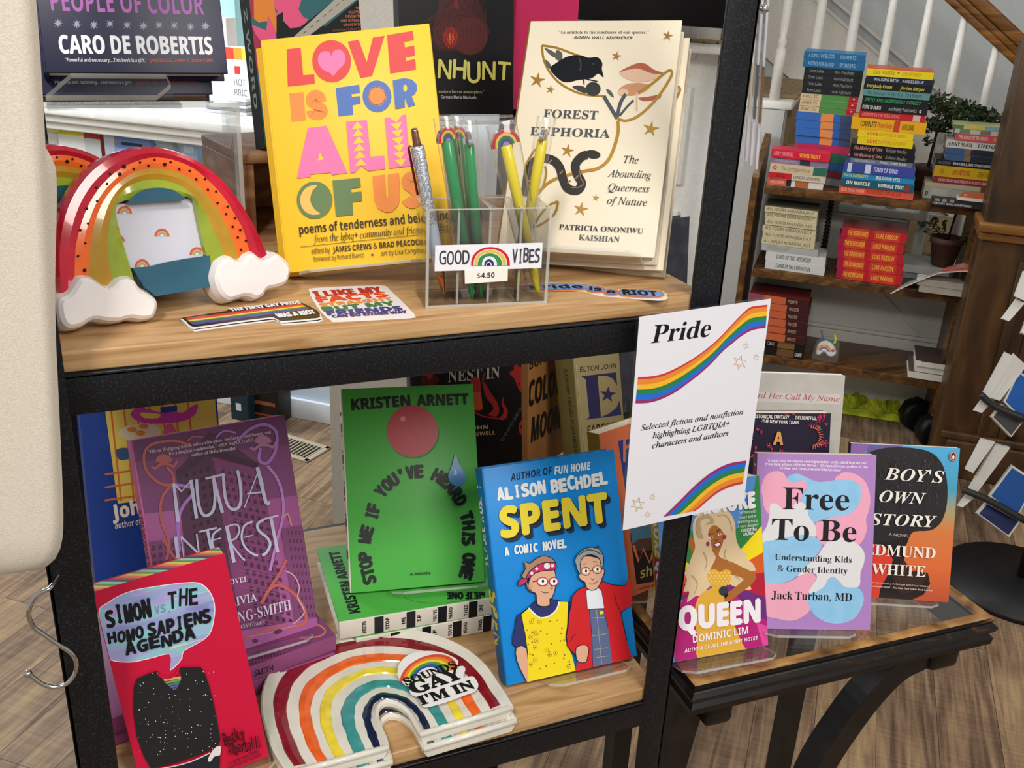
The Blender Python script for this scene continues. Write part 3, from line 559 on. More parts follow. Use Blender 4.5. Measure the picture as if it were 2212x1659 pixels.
a.poly(M('#2a0f14'), [(330, -300), (420, -310), (480, -150), (540, 0), (590, 130), (605, 230), (570, 310), (490, 350), (420, 335), (370, 300), (300, 310), (255, 270), (250, 190), (275, 80), (300, -60)], 4)
a.disc(M('#3a1416'), (345, 220), 92, 95); a.disc(M('#451a1c'), (490, 230), 108, 120); a.disc(M('#8a2a1e', 0.25), (362, 240), 48, 68); a.disc(M('#b9553e', 0.2), (365, 245), 20, 34)
for i in range(-6, 10):
    a.line(NET, [(300 + i * 26, -120), (420 + i * 18, 40), (330 + i * 28, 180), (400 + i * 17, 330)], 3, 3)
    a.line(NET, [(540 - i * 24, -120), (420 - i * 10, 30), (480 - i * 22, 200), (420 - i * 10, 320)], 3, 3)
a.line(NET, [(380, -300), (390, -100), (400, 60)], 30, 3)
GY = M('#b9b45a'); a.hand(GY, 'NHUNT', (275, 505), (745, 520), 120, 'n', 0.25, 0.03, 4); a.text(M('#8f8d6a'), 'modern horror masterpiece.\u201d', (285, 592), (575, 596), 20, 'f'); a.text(M('#9fa0a4'), 'Carmen Maria Machado', (300, 626), (525, 630), 18, 'sb')
a.text(GY, 'MA', (60, 505), (262, 505), 110, 'n', 0.03)
b.spine.text(M('#777777'), 'MANHUNT', (44, 20), (50, 180), 8, 'sb') if False else None
b.done(); stand('clear acrylic ledge stand holding the black horror paperback', b, 0.004, 0.13, 0.018, zb, 0.5)
q = Fr(b.fr.at(0.118, 0.0, -0.024), b.fr.U, b.fr.V); q = pose(b.fr.at(0.128, 0.001, -0.003), 42, 6)
b = Book('paperback_book', 'magenta book behind the black horror paperback, only its spine showing', Fr(Vector((ony(1123, 250, 1.085).x + 0.002, 1.115, zb)), (0.86, 0.5, 0), (0, 0, 1)), 0.13, 0.205, 0.019, M('#c0265a'), M('#c0265a'), hard=False)
b.spine.z(850, 0, 0.33905).text(M('#3a0d22'), 'THE WORLD IS', (838, -40), (815, 420), 26, 'sb'); b.done()
# ---------------------------------------------------------------- wooden crate with the road-trip paperback on it
CRW = wood('crate_wood', [(0.3, '#5c3a20'), (0.5, '#8a6040'), (0.7, '#b08a62')], (12, 12, 30), 0.6, 0.1, 5, 1.5)
zc = EYE - 0.182; p = onz(524, 334, zc); p2 = onz(452, 299, zc); back = (p2 - p); back.z = 0; back.normalize(); cu = Vector((0, 0, 1)).cross(back) * 1.0
cu = Vector((-back.y, back.x, 0)) * (-1); fr = Fr(Vector((p.x, p.y, ZT)), cu, (0, 0, 1)); hh = zc - ZT; dp = (p2 - p).length
if fr.N.y > 0: fr = Fr(fr.O, -cu, (0, 0, 1))
cr = thing('wooden_crate', 'small open brown wooden crate standing on the upper shelf', 'crate', fr.at(0.1, 0, -0.06))
for u in (0, 0.219): g = MB(); g.box(fr, u, u + 0.011, 0, hh - 0.01, -0.13, 0, CRW, 0.0015); child(g, 'side', cr)
g = MB(); g.box(fr, 0, 0.23, hh - 0.010, hh, -0.13, 0.0005, CRW, 0.0015); child(g, 'top', cr)
g = MB(); g.box(fr, 0.011, 0.219, 0, hh - 0.01, -0.13, -0.122, CRW); g.box(fr, 0.011, 0.219, 0, 0.008, -0.122, 0, CRW); child(g, 'back_panel', cr)
DK = M('#17191b', 0.4)
b = standing('paperback_book', 'paperback with two kissing faces and a grey road, on the wooden crate', Vector((*ony(572, 316, 1.03).xy, zc + 0.003)), 20, 15, -4.5, 0.13, 0.205, 0.018, cover=DK, spine=M('#22282a'), hard=False)
a = b.front.z(500, 0, 0.22604)
a.poly(M('#2c5a60'), [(-100, -700), (1300, -700), (1250, -30), (900, 250), (850, 250), (560, 380), (300, 1500), (200, 700), (80, 0)])
a.poly(M('#8f2c48'), [(80, -500), (300, -500), (240, 60), (190, 230), (300, 400), (330, 620), (200, 660), (140, 300)], 3); a.poly(M('#c4762e'), [(240, -400), (420, -400), (430, 30), (410, 70), (440, 180), (480, 300), (440, 330), (330, 200), (215, 180)], 2)
a.poly(M('#c94d76'), [(425, -400), (760, -400), (640, 90), (735, 185), (640, 260), (560, 270), (500, 210), (440, 185), (415, 170), (445, 90), (410, 60)], 2); a.poly(M('#c94d76'), [(190, 235), (330, 290), (340, 160), (380, 200), (430, 380), (300, 420)], 2)
a.poly(DK, [(430, 150), (490, 115), (495, 200), (560, 270), (660, 260), (760, 180), (980, 0), (1000, 20), (560, 380), (430, 390)])
a.poly(M('#9a958c'), [(980, 0), (1400, -330), (1560, -260), (1190, 0), (690, 380), (520, 420)])
for i in range(9): a.line(M('#4a4a46'), [(1150 - i * 62, -70 + i * 52), (1118 - i * 62, -45 + i * 52)], 7)
for i, (s_, x0, x1) in enumerate((('\u201cSEXY,', 1180, 1262), ('SCATHING,', 1118, 1275), ('DELIGHTFUL,', 1092, 1280), ('AND INTIMATELY', 1042, 1288), ('DEVASTATING.\u201d', 1070, 1294))): a.text(M('#b0694a'), s_, (x0, 90 + i * 40), (x1, 84 + i * 40), 24, 'sb')
a.text(M('#8a5a44'), '\u2014Gretchen Felker-Martin', (960, 304), (1300, 280), 24, 'n')
sp = b.spine; sp.q = lambda p: (p[0], p[1]); sp.text(M('#8fa09a'), 'THE Z WORD', (0.006, 0.19), (0.006, 0.04), 0.007, 'sb'); b.done()
# ---------------------------------------------------------------- navy oral-history hardcovers on their riser
NV = M('#171a3a', 0.35); zc2 = EYE - 0.107
fr = pose(E_(-0.0155 * 1.033 + 0.001, 1.012, -0.105), 0, 20, 0)
def caro(label, fr): return Book('hardcover_book', label, fr, 0.158, 0.235, 0.03, NV, M('#1b2148', 0.35), hard=True, group='copies of the navy oral history book')
b = caro('navy hardcover with pale stars and author name, on a clear riser top left', fr); a = b.front.z(0, 0, 0.27125)
a.text(M('#a25aa8'), 'PEOPLE OF COLOR', (410, 85), (1630, 118), 165, 'sb'); WT = M('#dfe2ea')
for i, (x, y) in enumerate(((462, 185), (612, 192), (748, 200), (875, 190), (1012, 200), (1142, 207), (1265, 200), (1388, 203), (1516, 214), (1635, 208))): a.star(M('#8f93ad'), (x, y), 38, 8, 0.38)
a.text(WT, 'CARO DE ROBERTIS', (480, 425), (1695, 432), 140, 'sb', 0.02); a.text(M('#c9cbd6'), '\u201cPowerful and necessary....This book is a gift.\u201d', (520, 492), (1168, 496), 30, 'sb'); a.text(M('#c2543a'), '\u2014JAQUIRA D\u00cdAZ, author of Ordinary Girls', (1190, 496), (1695, 494), 28, 'sb')
a.text(M('#a25aa8'), 'AND TWO-SPIRIT', (380, -130), (1600, -100), 130, 'sb')
t1 = b.done(); copy_thing(t1, 'second copy of the navy hardcover with stars, underneath the front one', -b.fr.N * 0.0315 - b.fr.U * 0.012 - b.fr.V * 0.012)
P0 = b.fr.at(-0.01, 0, 0.0)
riser('tall clear riser under the navy hardcovers', Fr(Vector((-0.035, 1.0, ZT)), (1, 0, 0), (0, 0, 1)), 0.185, 0.10, 0.142)
g = MB(); st2 = thing('book_ledge', 'thick clear angled ledge in front of the navy hardcovers', 'book stand', (0.04, 0.97, EYE - 0.12), 'clear acrylic book stands')
pl_ = [onz(x, y, EYE - 0.125) for x, y in ((98, 207), (338, 207))]; top = [ony(x, y, 0.985) for x, y in ((372, 160), (140, 158))]
pl2 = [ony(x, y, 0.955) for x, y in ((98, 206), (338, 206))]
U = (pl2[1] - pl2[0]).normalized(); Vv = ((top[0] + top[1]) / 2 - (pl2[0] + pl2[1]) / 2); Vv -= U * Vv.dot(U)
fr = Fr(pl2[0], U, Vv); pts = [(0, 0), ((pl2[1] - pl2[0]).length, 0), ((pl2[1] - pl2[0]).length + 0.014, 0.018), ((pl2[1] - pl2[0]).length + 0.012, Vv.length), (0.022, Vv.length)]
g.prism(fr, pts, -0.005, 0, ACR, ACE); child(g, 'ledge', st2)
g = MB(); g.box(Fr(Vector((pl2[0].x, 1.0, ZT + 0.1425)), (1, 0, 0), (0, 0, 1)), 0, 0.11, 0, 0.004, -0.05, 0.045, ACR); child(g, 'foot_plate', st2)
# ================================================================== ceramic rainbow frames
def loft(mb, fr, chain, closed=False):                          # chain: (polyline of (u, v), height, material of the strip to the next)
    rows = [[fr.at(u, v, n) for u, v in pl] for pl, n, m in chain]; k = len(rows[0])
    for (pl, n, m), r0, r1 in zip(chain, rows, rows[1:]):
        mb.add(r0 + r1, [(i, (i + 1) % k, k + (i + 1) % k, k + i) for i in range(k if closed else k - 1)], m, True)
def inset(p, d):
    k = len(p); ar = sum(p[i - 1][0] * p[i][1] - p[i][0] * p[i - 1][1] for i in range(k)); sg = 1 if ar > 0 else -1; out = []
    for i in range(k):
        a, b, c = p[i - 1], p[i], p[(i + 1) % k]; t = (c[0] - a[0], c[1] - a[1]); l = math.hypot(*t) or 1
        out.append((b[0] - sg * t[1] / l * d, b[1] + sg * t[0] / l * d))
    return out
def puffy(mb, fr, pts, n0, n1, m, r):
    ch = [(pts, n0, m), (inset(pts, -r * 0.35), n0 + (n1 - n0) * 0.35, m), (pts, n1 - (n1 - n0) * 0.35, m), (inset(pts, r * 0.6), n1 - (n1 - n0) * 0.1, m), (inset(pts, r * 1.3), n1, m)]
    loft(mb, fr, ch, True); mb.add([fr.at(u, v, n1) for u, v in ch[-1][0]], [tuple(range(len(pts)))], m, True); mb.add([fr.at(u, v, n0) for u, v in reversed(pts)], [tuple(range(len(pts)))], m)
fr = pose(onz(225, 712, ZT) + Vector((0, 0, 0.0)), 17.7, 13); fr = fr.sub(0, 0.0015, 0)
A_ = Art(MB(), fr, (0, 280, 0.31646)); Q = lambda p: [A_.q(x) for x in p]
B0 = [(392, 1150), (372, 900), (385, 700), (430, 520), (510, 370), (620, 250), (750, 170), (900, 125), (1050, 115), (1200, 145), (1350, 210), (1490, 320), (1600, 440), (1690, 570), (1760, 700), (1840, 870)]
B1 = [(490, 1150), (498, 980), (506, 800), (550, 620), (612, 480), (700, 360), (820, 262), (960, 205), (1060, 192), (1180, 212), (1310, 268), (1430, 370), (1520, 470), (1600, 600), (1652, 700), (1705, 900)]
B2 = [(588, 1080), (590, 985), (602, 800), (640, 620), (700, 480), (790, 370), (900, 295), (1030, 264), (1150, 280), (1260, 320), (1370, 410), (1450, 510), (1530, 650), (1580, 760), (1625, 900)]
B3 = [(760, 1060), (735, 900), (722, 800), (730, 700), (755, 560), (800, 450), (880, 380), (990, 345), (1100, 345), (1210, 380), (1300, 440), (1385, 550), (1440, 680), (1490, 780), (1530, 920)]
B4 = [(920, 1080), (890, 960), (840, 800), (790, 600), (785, 520), (830, 490), (920, 470), (1020, 455), (1120, 455), (1220, 460), (1310, 470), (1335, 560), (1365, 700), (1395, 830), (1425, 920)]
N_ = 44; RB = [resample(Q(smooth_loop(p, 6, False)), N_) for p in (B0, B1, B2, B3, B4)]
mid = lambda a, b, t=0.5: [(p[0] + (q[0] - p[0]) * t, p[1] + (q[1] - p[1]) * t) for p, q in zip(a, b)]
cR, cO, cM, cG, cT, cW = GLZ('#b3122c'), GLZ('#e8621c'), GLZ('#a9801e'), GLZ('#8a9a2c'), GLZ('#27556a', 22), speck('glaze_cloud', '#e2dcdc', '#efebea', 20, 0.3, 0.7, 0.12, 0, 0.03, (1, 1, 1), 0.6)
def rainbow_frame(label):
    th = thing('picture_frame', label, 'picture frame', fr.O, 'ceramic rainbow picture frames')
    g = MB(); ch = [(RB[0], -0.012, cR), (RB[0], -0.002, cR), (mid(RB[0], RB[1], 0.18), 0.004, cR), (mid(RB[0], RB[1], 0.6), 0.0055, cR), (RB[1], 0.004, cO), (mid(RB[1], RB[2]), 0.005, cO), (RB[2], 0.004, cM), (mid(RB[2], RB[3]), 0.005, cM), (RB[3], 0.0035, cG), (mid(RB[3], RB[4]), 0.0045, cG), (RB[4], 0.002, cG), (RB[4], -0.012, cG), (RB[0], -0.012, cR)]
    loft(g, fr, ch)
    a = Art(g, fr, (0, 280, 0.31646), 0.0052); DOT = M('#1d1410', 0.2)
    for i, (x, y) in enumerate(((832, 255), (940, 227), (1038, 208), (1147, 225), (1107, 240), (997, 250), (897, 272), (802, 307), (735, 305), (715, 372), (643, 398), (647, 490), (578, 541), (585, 641), (533, 688), (567, 775), (518, 862), (562, 960), (1205, 273), (1276, 283), (1321, 341), (1380, 340), (1400, 411), (1456, 424), (1466, 502), (1534, 527), (1524, 577), (1585, 605), (1568, 664), (1620, 686), (1603, 736), (1659, 758), (1625, 820))):
        a.disc(DOT, (x, y), (13 if i in (0, 4, 7, 17) else 8.5), None, 12)
    child(g, 'rainbow_arch', th)
    g = MB(); pts = Q(smooth_loop([(870, 500), (905, 450), (970, 412), (1070, 398), (1160, 412), (1225, 452), (1240, 478), (1060, 490)], 4)); g.prism(fr, pts, -0.012, 0.0045, cT, None, True); child(g, 'teal_panel', th); g = MB()
    pts = Q([(895, 945), (1000, 935), (1120, 905), (1260, 880), (1420, 858), (1432, 1000), (1424, 1070), (1240, 1105), (1050, 1137), (985, 1080), (940, 1020)]); g.prism(fr, pts, -0.012, 0.0035, cT, None, True); child(g, 'teal_panel', th)
    g = MB(); pts = Q([(778, 528), (800, 508), (1060, 490), (1300, 466), (1325, 480), (1372, 700), (1405, 850), (1392, 872), (1260, 890), (1100, 918), (940, 948), (890, 942), (850, 830), (810, 660)]); g.prism(fr, pts, -0.011, -0.004, M('#c9cad6', 0.25)); a = Art(g, fr, (0, 280, 0.31646), -0.0039)
    for (x, y) in ((862, 580), (1118, 735), (1358, 862), (982, 945), (812, 775), (1215, 484)):
        for r, c in ((52, '#c4584a'), (37, '#d99a55'), (26, '#86a28a'), (15, '#cbd3de')):
            P = [(x + r * math.cos(t), y - 6 - r * 1.05 * math.sin(t)) for t in [math.pi * k / 10 for k in range(11)]]
            if x == 982: P = [(p[0], p[1]) for p in P]
            P = [p for p in P if not (x == 812 and p[0] < 812)] if x == 812 else P
            P = [(min(p[0], 1388), p[1]) if x == 1358 else p for p in P]; P = [(p[0], max(p[1], 472)) for p in P]
            a.poly(M(c), P)
    child(g, 'photo_insert', th)
    for pts in ([(500, 1000), (540, 988), (600, 1000), (650, 1030), (710, 1062), (770, 1012), (840, 995), (900, 1020), (935, 1070), (1000, 1110), (1050, 1155), (1055, 1220), (1020, 1290), (940, 1310), (860, 1300), (780, 1320), (700, 1320), (610, 1310), (540, 1350), (460, 1370), (400, 1350), (362, 1290), (346, 1190), (370, 1130), (425, 1105), (465, 1045)],
                [(1440, 905), (1490, 862), (1550, 862), (1605, 885), (1640, 842), (1700, 830), (1762, 872), (1840, 835), (1900, 860), (1950, 920), (1955, 990), (1920, 1060), (1850, 1090), (1795, 1102), (1770, 1140), (1710, 1170), (1650, 1152), (1600, 1160), (1530, 1180), (1470, 1150), (1430, 1090), (1410, 1000)]):
        g = MB(); puffy(g, fr, Q(smooth_loop(pts, 3)), -0.014, 0.013, cW, 0.004); child(g, 'cloud', th)
    g = MB(); t_ = fr.at(*A_.q((1100, 700)), -0.013); bt = Vector((t_.x - fr.N.x * 0.06, t_.y - fr.N.y * 0.06, ZT + 0.002)); d = bt - t_; g.box(Fr(t_, fr.U, d.normalized()), -0.018, 0.018, 0, d.length, -0.002, 0.0, M('#141416', 0.6)); child(g, 'easel_leg', th)
    return th
tf = rainbow_frame('glazed rainbow photo frame with dotted orange band, the front one of two')
t2 = copy_thing(tf, 'rainbow photo frame half hidden behind the front one and the tote bag', -fr.U * 0.052 + Vector((-fr.N.x, -fr.N.y, 0)).normalized() * 0.026)
t2.rotation_euler = (0, 0, math.radians(15))
# ---------------------------------------------------------------- stickers on the upper shelf
def sticker(label, z, outline, inner=(), group='stickers'):
    fr = Fr((0, 0, z), (1, 0, 0), (0, 1, 0)); g = MB(); pts = [fr.uv(x, y) for x, y in outline]; g.prism(fr, pts, -0.0004, 0.0, M('#ece9ea', 0.3)); c = fr.at(*pts[0])
    return g, Art(g, fr), c
S1 = [(380 + x * 0.14467, 600 + y * 0.14467) for x, y in smooth_loop([(75, 612), (110, 595), (420, 545), (760, 490), (775, 470), (1250, 410), (1780, 345), (1850, 350), (1930, 380), (2100, 470), (2160, 525), (2162, 570), (2120, 605), (1620, 650), (1540, 635), (1460, 595), (1350, 600), (800, 670), (330, 738), (240, 742), (170, 700), (135, 655)], 2)]
for z, dy, lb in ((ZT + 0.0006, 5.5, 'black rainbow-stripe first pride sticker, lower one of the stacked pair'), (ZT + 0.0018, 0, 'black rainbow-stripe first pride sticker lying on top of its twin')):
    g, a, c = sticker(lb, z, [(x + (3 if dy else 0), y + dy + (2 if not dy else 2)) for x, y in S1])
    sh = lambda p: [(380 + x * 0.14467 + (3 if dy else 0), 600 + y * 0.14467 + dy) for x, y in p]
    cx = sum(p[0] for p in S1) / len(S1); cy = sum(p[1] for p in S1) / len(S1)
    a.poly(M('#161516', 0.3), [(cx + (x - cx) * 0.985 + (3 if dy else 0), cy + (y - cy) * 0.95 + dy) for x, y in S1])
    for i, c_ in enumerate(('#c8352c', '#d9502c', '#e8d05a', '#3f7a3c', '#3a4f9a', '#5c3f78')):
        y0, y1, r0, r1 = 602 + i * 18, 621 + i * 18, 388 + i * 14, 403 + i * 14
        a.poly(M(c_, 0.3), sh([(140 + i * 20, y0), (1870 + i * 22, r0), (1890 + i * 22, r1), (158 + i * 20, y1)]))
    for s_, p0, p1, h in (('THE FIRST GAY PRIDE', (830, 505), (1870, 385), 44), ('WAS A RIOT', (1530, 602), (2095, 538), 62)):
        q0, q1 = sh([p0, p1]); a.text(M('#ececec'), s_, q0, q1, h * 0.14467, 'sb', 0.04)
    solo(g, 'sticker', lb, 'sticker', c, 'pride stickers')
g, a, c = sticker('', ZT + 0.0006, [(640 + x * 0.40687, 560 + y * 0.40687) for x, y in smooth_loop([(68, 168), (100, 152), (400, 139), (470, 141), (500, 165), (622, 285), (625, 302), (600, 312), (230, 331), (185, 325), (140, 290), (90, 220)], 2)])
a.z(640, 560, 0.40687)
for s_, p0, p1, h, c_ in (('I LIKE MY', (105, 199), (460, 172), 27, '#b5302c'), ('FACTS', (122, 230), (490, 199), 27, '#dd4a2c'), ('STRAIGHT', (130, 252), (515, 218), 16, '#e8943c'), ('BUT MY', (148, 277), (530, 243), 21, '#3f7a4a'), ('FRIENDS', (170, 299), (565, 271), 22, '#33468c'), ('CAN GO EITHER WAY', (195, 312), (590, 287), 13, '#54357a')):
    a.text(M(c_), s_, p0, p1, h, 'sb', 0.06)
solo(g, 'sticker', 'white sticker with stacked rainbow-coloured lettering about facts and friends', 'sticker', c, 'pride stickers')
S3 = [(-110, 215), (160, 185), (400, 195), (560, 190), (760, 230), (940, 262), (1050, 282), (1130, 266), (1400, 280), (1640, 295), (1700, 320), (1726, 340), (1716, 358), (1735, 388), (1690, 415), (1600, 422), (1450, 410), (1300, 404), (1100, 380), (900, 368), (750, 342), (600, 300), (350, 290), (160, 300), (-110, 300)]
g, a, c = sticker('', ZT + 0.0006, [(1160 + x * 0.16275, 580 + y * 0.16275) for x, y in smooth_loop(S3, 2)]); a.z(1160, 580, 0.16275)
words = [((-80, 272), (620, 268), 'Pride', 48), ((695, 292), (855, 303), 'is', 46), ((925, 330), (1035, 338), 'a', 46), ((1150, 352), (1605, 372), 'RIOT', 62)]
for w_, c_ in ((34, '#e9c85a'), (26, '#e5793f'), (18, '#d8798a'), (11, '#7d6fae'), (5, '#6fa3e0')):
    for p0, p1, s_, h in words: a.poly(M(c_, 0.35), smooth_loop([(p0[0] - w_, p0[1] + w_ * 0.7), (p0[0] - w_, p0[1] - h - w_ * 0.5), (p1[0] + w_, p1[1] - h - w_ * 0.5), (p1[0] + w_, p1[1] + w_ * 0.7)], 3))
for p0, p1, s_, h in words: a.text(M('#15181c'), s_, p0, p1, h, 'sb', 0.03)
solo(g, 'sticker', 'wavy white sticker with black riot lettering in blue and orange outlines', 'sticker', c, 'pride stickers')
# ---------------------------------------------------------------- clear pen holder, its label and price tag, six pens
h0, h1 = onz(918.6, 667, ZT), onz(1181, 655.6, ZT); fr = Fr(h0, h1 - h0, (0, 0, 1)); fr = Fr(h0, fr.U - Vector((0, 0, fr.U.z)), (0, 0, 1)); hw = (h1 - h0).length; hd = 0.046
hh = fr.uv(925, 455)[1]
ph = thing('pen_holder', 'clear divided acrylic pen holder with a rainbow label and price tag', 'pen holder', fr.at(hw / 2, 0, -hd / 2))
T_ = 0.0026; CH = EYE * 0 + hh
for n0, n1, nm in ((-T_, 0, 'front_wall'), (-hd, -hd + T_, 'back_wall')):
    g = MB(); g.box(fr, 0, hw, T_, hh, n0, n1, ACR); g.box(fr, 0, hw, hh, hh + 0.0006, n0, n1, ACE); child(g, nm, ph)
for u in (0, hw - T_): g = MB(); g.box(fr, u, u + T_, T_, hh, -hd + T_, -T_, ACR); g.box(fr, u, u + T_, hh, hh + 0.0006, -hd, 0, ACE); g.box(fr, u, u + T_, 0, hh, -0.0004, 0.0004, ACE); child(g, 'side_wall', ph)
for k in (1, 2, 3): u = hw * k / 4; g = MB(); g.box(fr, u, u + 0.002, T_, hh, -hd + T_, -T_, ACR); g.box(fr, u, u + 0.002, hh, hh + 0.0006, -hd + T_, -T_, ACE); g.box(fr, u, u + 0.002, T_, hh, -T_ - 0.0012, -T_, ACE); child(g, 'divider', ph)
g = MB(); g.box(fr, 0, hw, 0, T_, -hd, 0, ACR); g.box(fr, 0, hw, 0.0002, T_, -0.0003, 0.0005, ACE); child(g, 'base', ph)
LQ = lambda pts: [fr.uv(860 + x * 0.16275, 440 + y * 0.16275) for x, y in pts]
g = MB(); g.prism(fr, LQ([(490, 550), (1915, 515), (1896, 850), (482, 893)]), 0.0006, 0.0010, M('#e9eaf2', 0.35)); a = Art(g, fr, (860, 440, 0.16275), 0.00105); INK = M('#3c4048')
a.hand(INK, 'GOOD', (535, 805), (945, 795), 178, 'n', 0.08, 0.02, 3); a.hand(INK, 'VIBES', (1505, 778), (1870, 768), 178, 'n', 0.1, 0.02, 5)
for r, c in ((1.0, '#c9233a'), (0.87, '#e9eaf2'), (0.84, '#d9bf55'), (0.66, '#e9eaf2'), (0.63, '#3c8a55'), (0.46, '#e9eaf2'), (0.30, '#2f3a7a'), (0.17, '#e9eaf2'), (0.12, '#4a1430')):
    w = 256 * (r if r > 0.5 else r * 0.85); a.poly(M(c, 0.35), [(1220 - 28 * (1 - r) + w * math.cos(t), 812 - 245 * r ** 0.9 * math.sin(t) ** 0.8) for t in [math.pi * k / 24 for k in range(25)]])
child(g, 'label', ph)
g = MB(); g.prism(fr, LQ([(875, 872), (1450, 838), (1445, 1015), (880, 1055)]), 0.0016, 0.0020, M('#efece4', 0.5)); a = Art(g, fr, (860, 440, 0.16275), 0.0021); a.text(M('#16161a'), '$4.50', (1042, 978), (1272, 968), 66, 'sb'); child(g, 'price_tag', ph)
def pen(name, label, p_top, p_tip, n, r, col, kind):
    f2 = fr.sub(0, 0, n); A, B = f2.at(*f2.uv(*p_tip)), f2.at(*f2.uv(*p_top)); A.z = max(A.z, ZT + T_ + 0.001); ax = (B - A); L = ax.length; ax.normalize()
    t = thing(name, label, 'pen', A, 'novelty pens'); P = lambda s_, rr: (A + ax * s_, rr)
    if kind == 'glitter':
        GL = speck('silver_glitter', '#8d97a6', '#f4f4f8', 900, 0.42, 0.6, 0.25, 0.6, 0.4)
        for nm, prof, mt in (('tip', [(0, 0.0006), (0.002, 0.0012), (0.020, 0.0038), (0.022, 0.0042)], M('#c9824a', 0.18, 1.0)), ('barrel', [(0.022, 0.0042), (0.028, 0.0052), (L * 0.5, 0.0052), (L - 0.016, 0.0058), (L - 0.014, 0.005)], GL), ('clicker', [(L - 0.015, 0.0044), (L - 0.012, 0.0034), (L - 0.002, 0.003), (L, 0.0022)], M('#b78a72', 0.15, 1.0))):
            g = MB(); g.tube([A + ax * s_ for s_, rr in prof], [rr for s_, rr in prof], mt, 14); child(g, nm, t)
        g = MB(); side = fr.U * -1; g.tube([A + ax * (L - 0.014) + side * 0.0055, A + ax * (L - 0.016) + side * 0.0075, A + ax * (L - 0.055) + side * 0.0070], 0.0011, M('#6a3a34', 0.2, 0.8), 8); child(g, 'clip', t)
        g = MB(); c0 = A + ax * (L * 0.36); g.tube([c0 - ax * 0.013, c0 + ax * 0.013], 0.0054, M('#aab2c4', 0.3), 14, False); child(g, 'barcode_label', t)
    else:
        g = MB(); pr = [(0, 0.0009), (0.006, 0.0022), (0.022, 0.0042), (0.03, 0.0044)]; g.tube([A + ax * s_ for s_, q in pr], [q for s_, q in pr], col, 14); child(g, 'tip', t)
        g = MB(); pr = [(0.048, r), (L, r), (L + 0.0005, r * 0.9)]; g.tube([A + ax * s_ for s_, q in pr], [q for s_, q in pr], col, 14); child(g, 'barrel', t)
        g = MB(); pr = [(0.03, 0.0044), (0.031, 0.0046), (0.047, 0.0046), (0.048, r)]; g.tube([A + ax * s_ for s_, q in pr], [q for s_, q in pr], M('#c9cdd2', 0.2, 0.9), 14); child(g, 'silver_ring', t)
        yaw = {'side': 58, 'front': 0, 'edge': 86, 'semi': 28}[kind]; U = (Matrix.Rotation(math.radians(yaw), 3, 'Z') @ fr.U); U = (U - ax * U.dot(ax)).normalized(); hf = Fr(B + ax * 0.0005, U, ax); g = MB()
        R0 = 0.0086 if kind not in ('front', 'semi') else (0.0118 if kind == 'front' else 0.0095)
        arc = lambda q: [(q * math.cos(k * math.pi / 18), q * 1.12 * math.sin(k * math.pi / 18)) for k in range(19)]
        g.prism(hf, arc(R0 * 1.06), -0.0016, 0.0016, CHROME, CHROME, True); a = Art(g, hf, (0, 0, 1), 0.0017)
        for q, c in ((1.0, '#c2232f'), (0.8, '#d8b84a'), (0.62, '#2f6b4a'), (0.44, '#3a3f7a'), (0.26, '#8c7fb0')): a.raw(M(c, 0.15), arc(R0 * q))
        hb = Fr(hf.O, -hf.U, hf.V); a = Art(g, hb, (0, 0, 1), 0.0017)
        for q, c in ((1.0, '#c2232f'), (0.8, '#d8b84a'), (0.62, '#2f6b4a'), (0.44, '#3a3f7a'), (0.26, '#8c7fb0')): a.raw(M(c, 0.15), arc(R0 * q))
        child(g, 'rainbow_topper', t)
        g = MB(); w = R0 * 1.12; sf = Fr(A, (fr.U - ax * fr.U.dot(ax)).normalized(), ax); nn = 0.0062; w2 = max(w if kind == 'front' else 0.0085, 0.0085)
        P = [[sf.at(u, v, k) for u, k in ((-w2 * q, 0), (-w2 * q * 0.6, nn * q2), (w2 * q * 0.6, nn * q2), (w2 * q, 0), (w2 * q * 0.6, -nn * q2), (-w2 * q * 0.6, -nn * q2))] for v, q, q2 in ((0.012, 0.72, 0.9), (0.05, 0.8, 1), (L * 0.8, 0.95, 1.05), (L + 0.005, 1, 1), (L + 0.013, 1, 0.7), (L + 0.02, 1.02, 0.05))]
        g.add([v for r_ in P for v in r_], [(i * 6 + k, i * 6 + (k + 1) % 6, (i + 1) * 6 + (k + 1) % 6, (i + 1) * 6 + k) for i in range(5) for k in range(6)], FILM, True); child(g, 'clear_sleeve', t)
    return t
Zb = lambda x, y: (860 + x * 0.16275, 230 + y * 0.16275); Za = lambda x, y: (860 + x * 0.16275, 440 + y * 0.16275); GN, YL = M('#0f8a4a', 0.25, 0, 0.4), M('#e2cf14', 0.25, 0, 0.4)
pen('glitter_pen', 'silver glitter pen with copper tip at the left of the pen holder', Zb(212, 290), Za(612, 1225), -0.012, 0.005, None, 'glitter')
pen('rainbow_pen', 'green wrapped pen, leftmost of three green pens in the holder', Zb(650, 465), Za(985, 1290), -0.011, 0.0051, GN, 'semi')
pen('rainbow_pen', 'green wrapped pen, middle one of three green pens in the holder', Zb(785, 450), Za(1030, 1180), -0.033, 0.0048, GN, 'semi')
pen('rainbow_pen', 'green wrapped pen with topper edge-on, rightmost of the green pens', Zb(942, 512), Za(1105, 1305), -0.013, 0.0045, GN, 'edge')
pen('rainbow_pen', 'yellow wrapped pen whose rainbow topper faces front', Zb(1432, 522), Za(1868, 1240), -0.014, 0.0048, YL, 'front')
pen('rainbow_pen', 'yellow wrapped pen leaning right with its topper turned sideways', Zb(1918, 455), Za(1560, 1180), -0.034, 0.0046, YL, 'side')
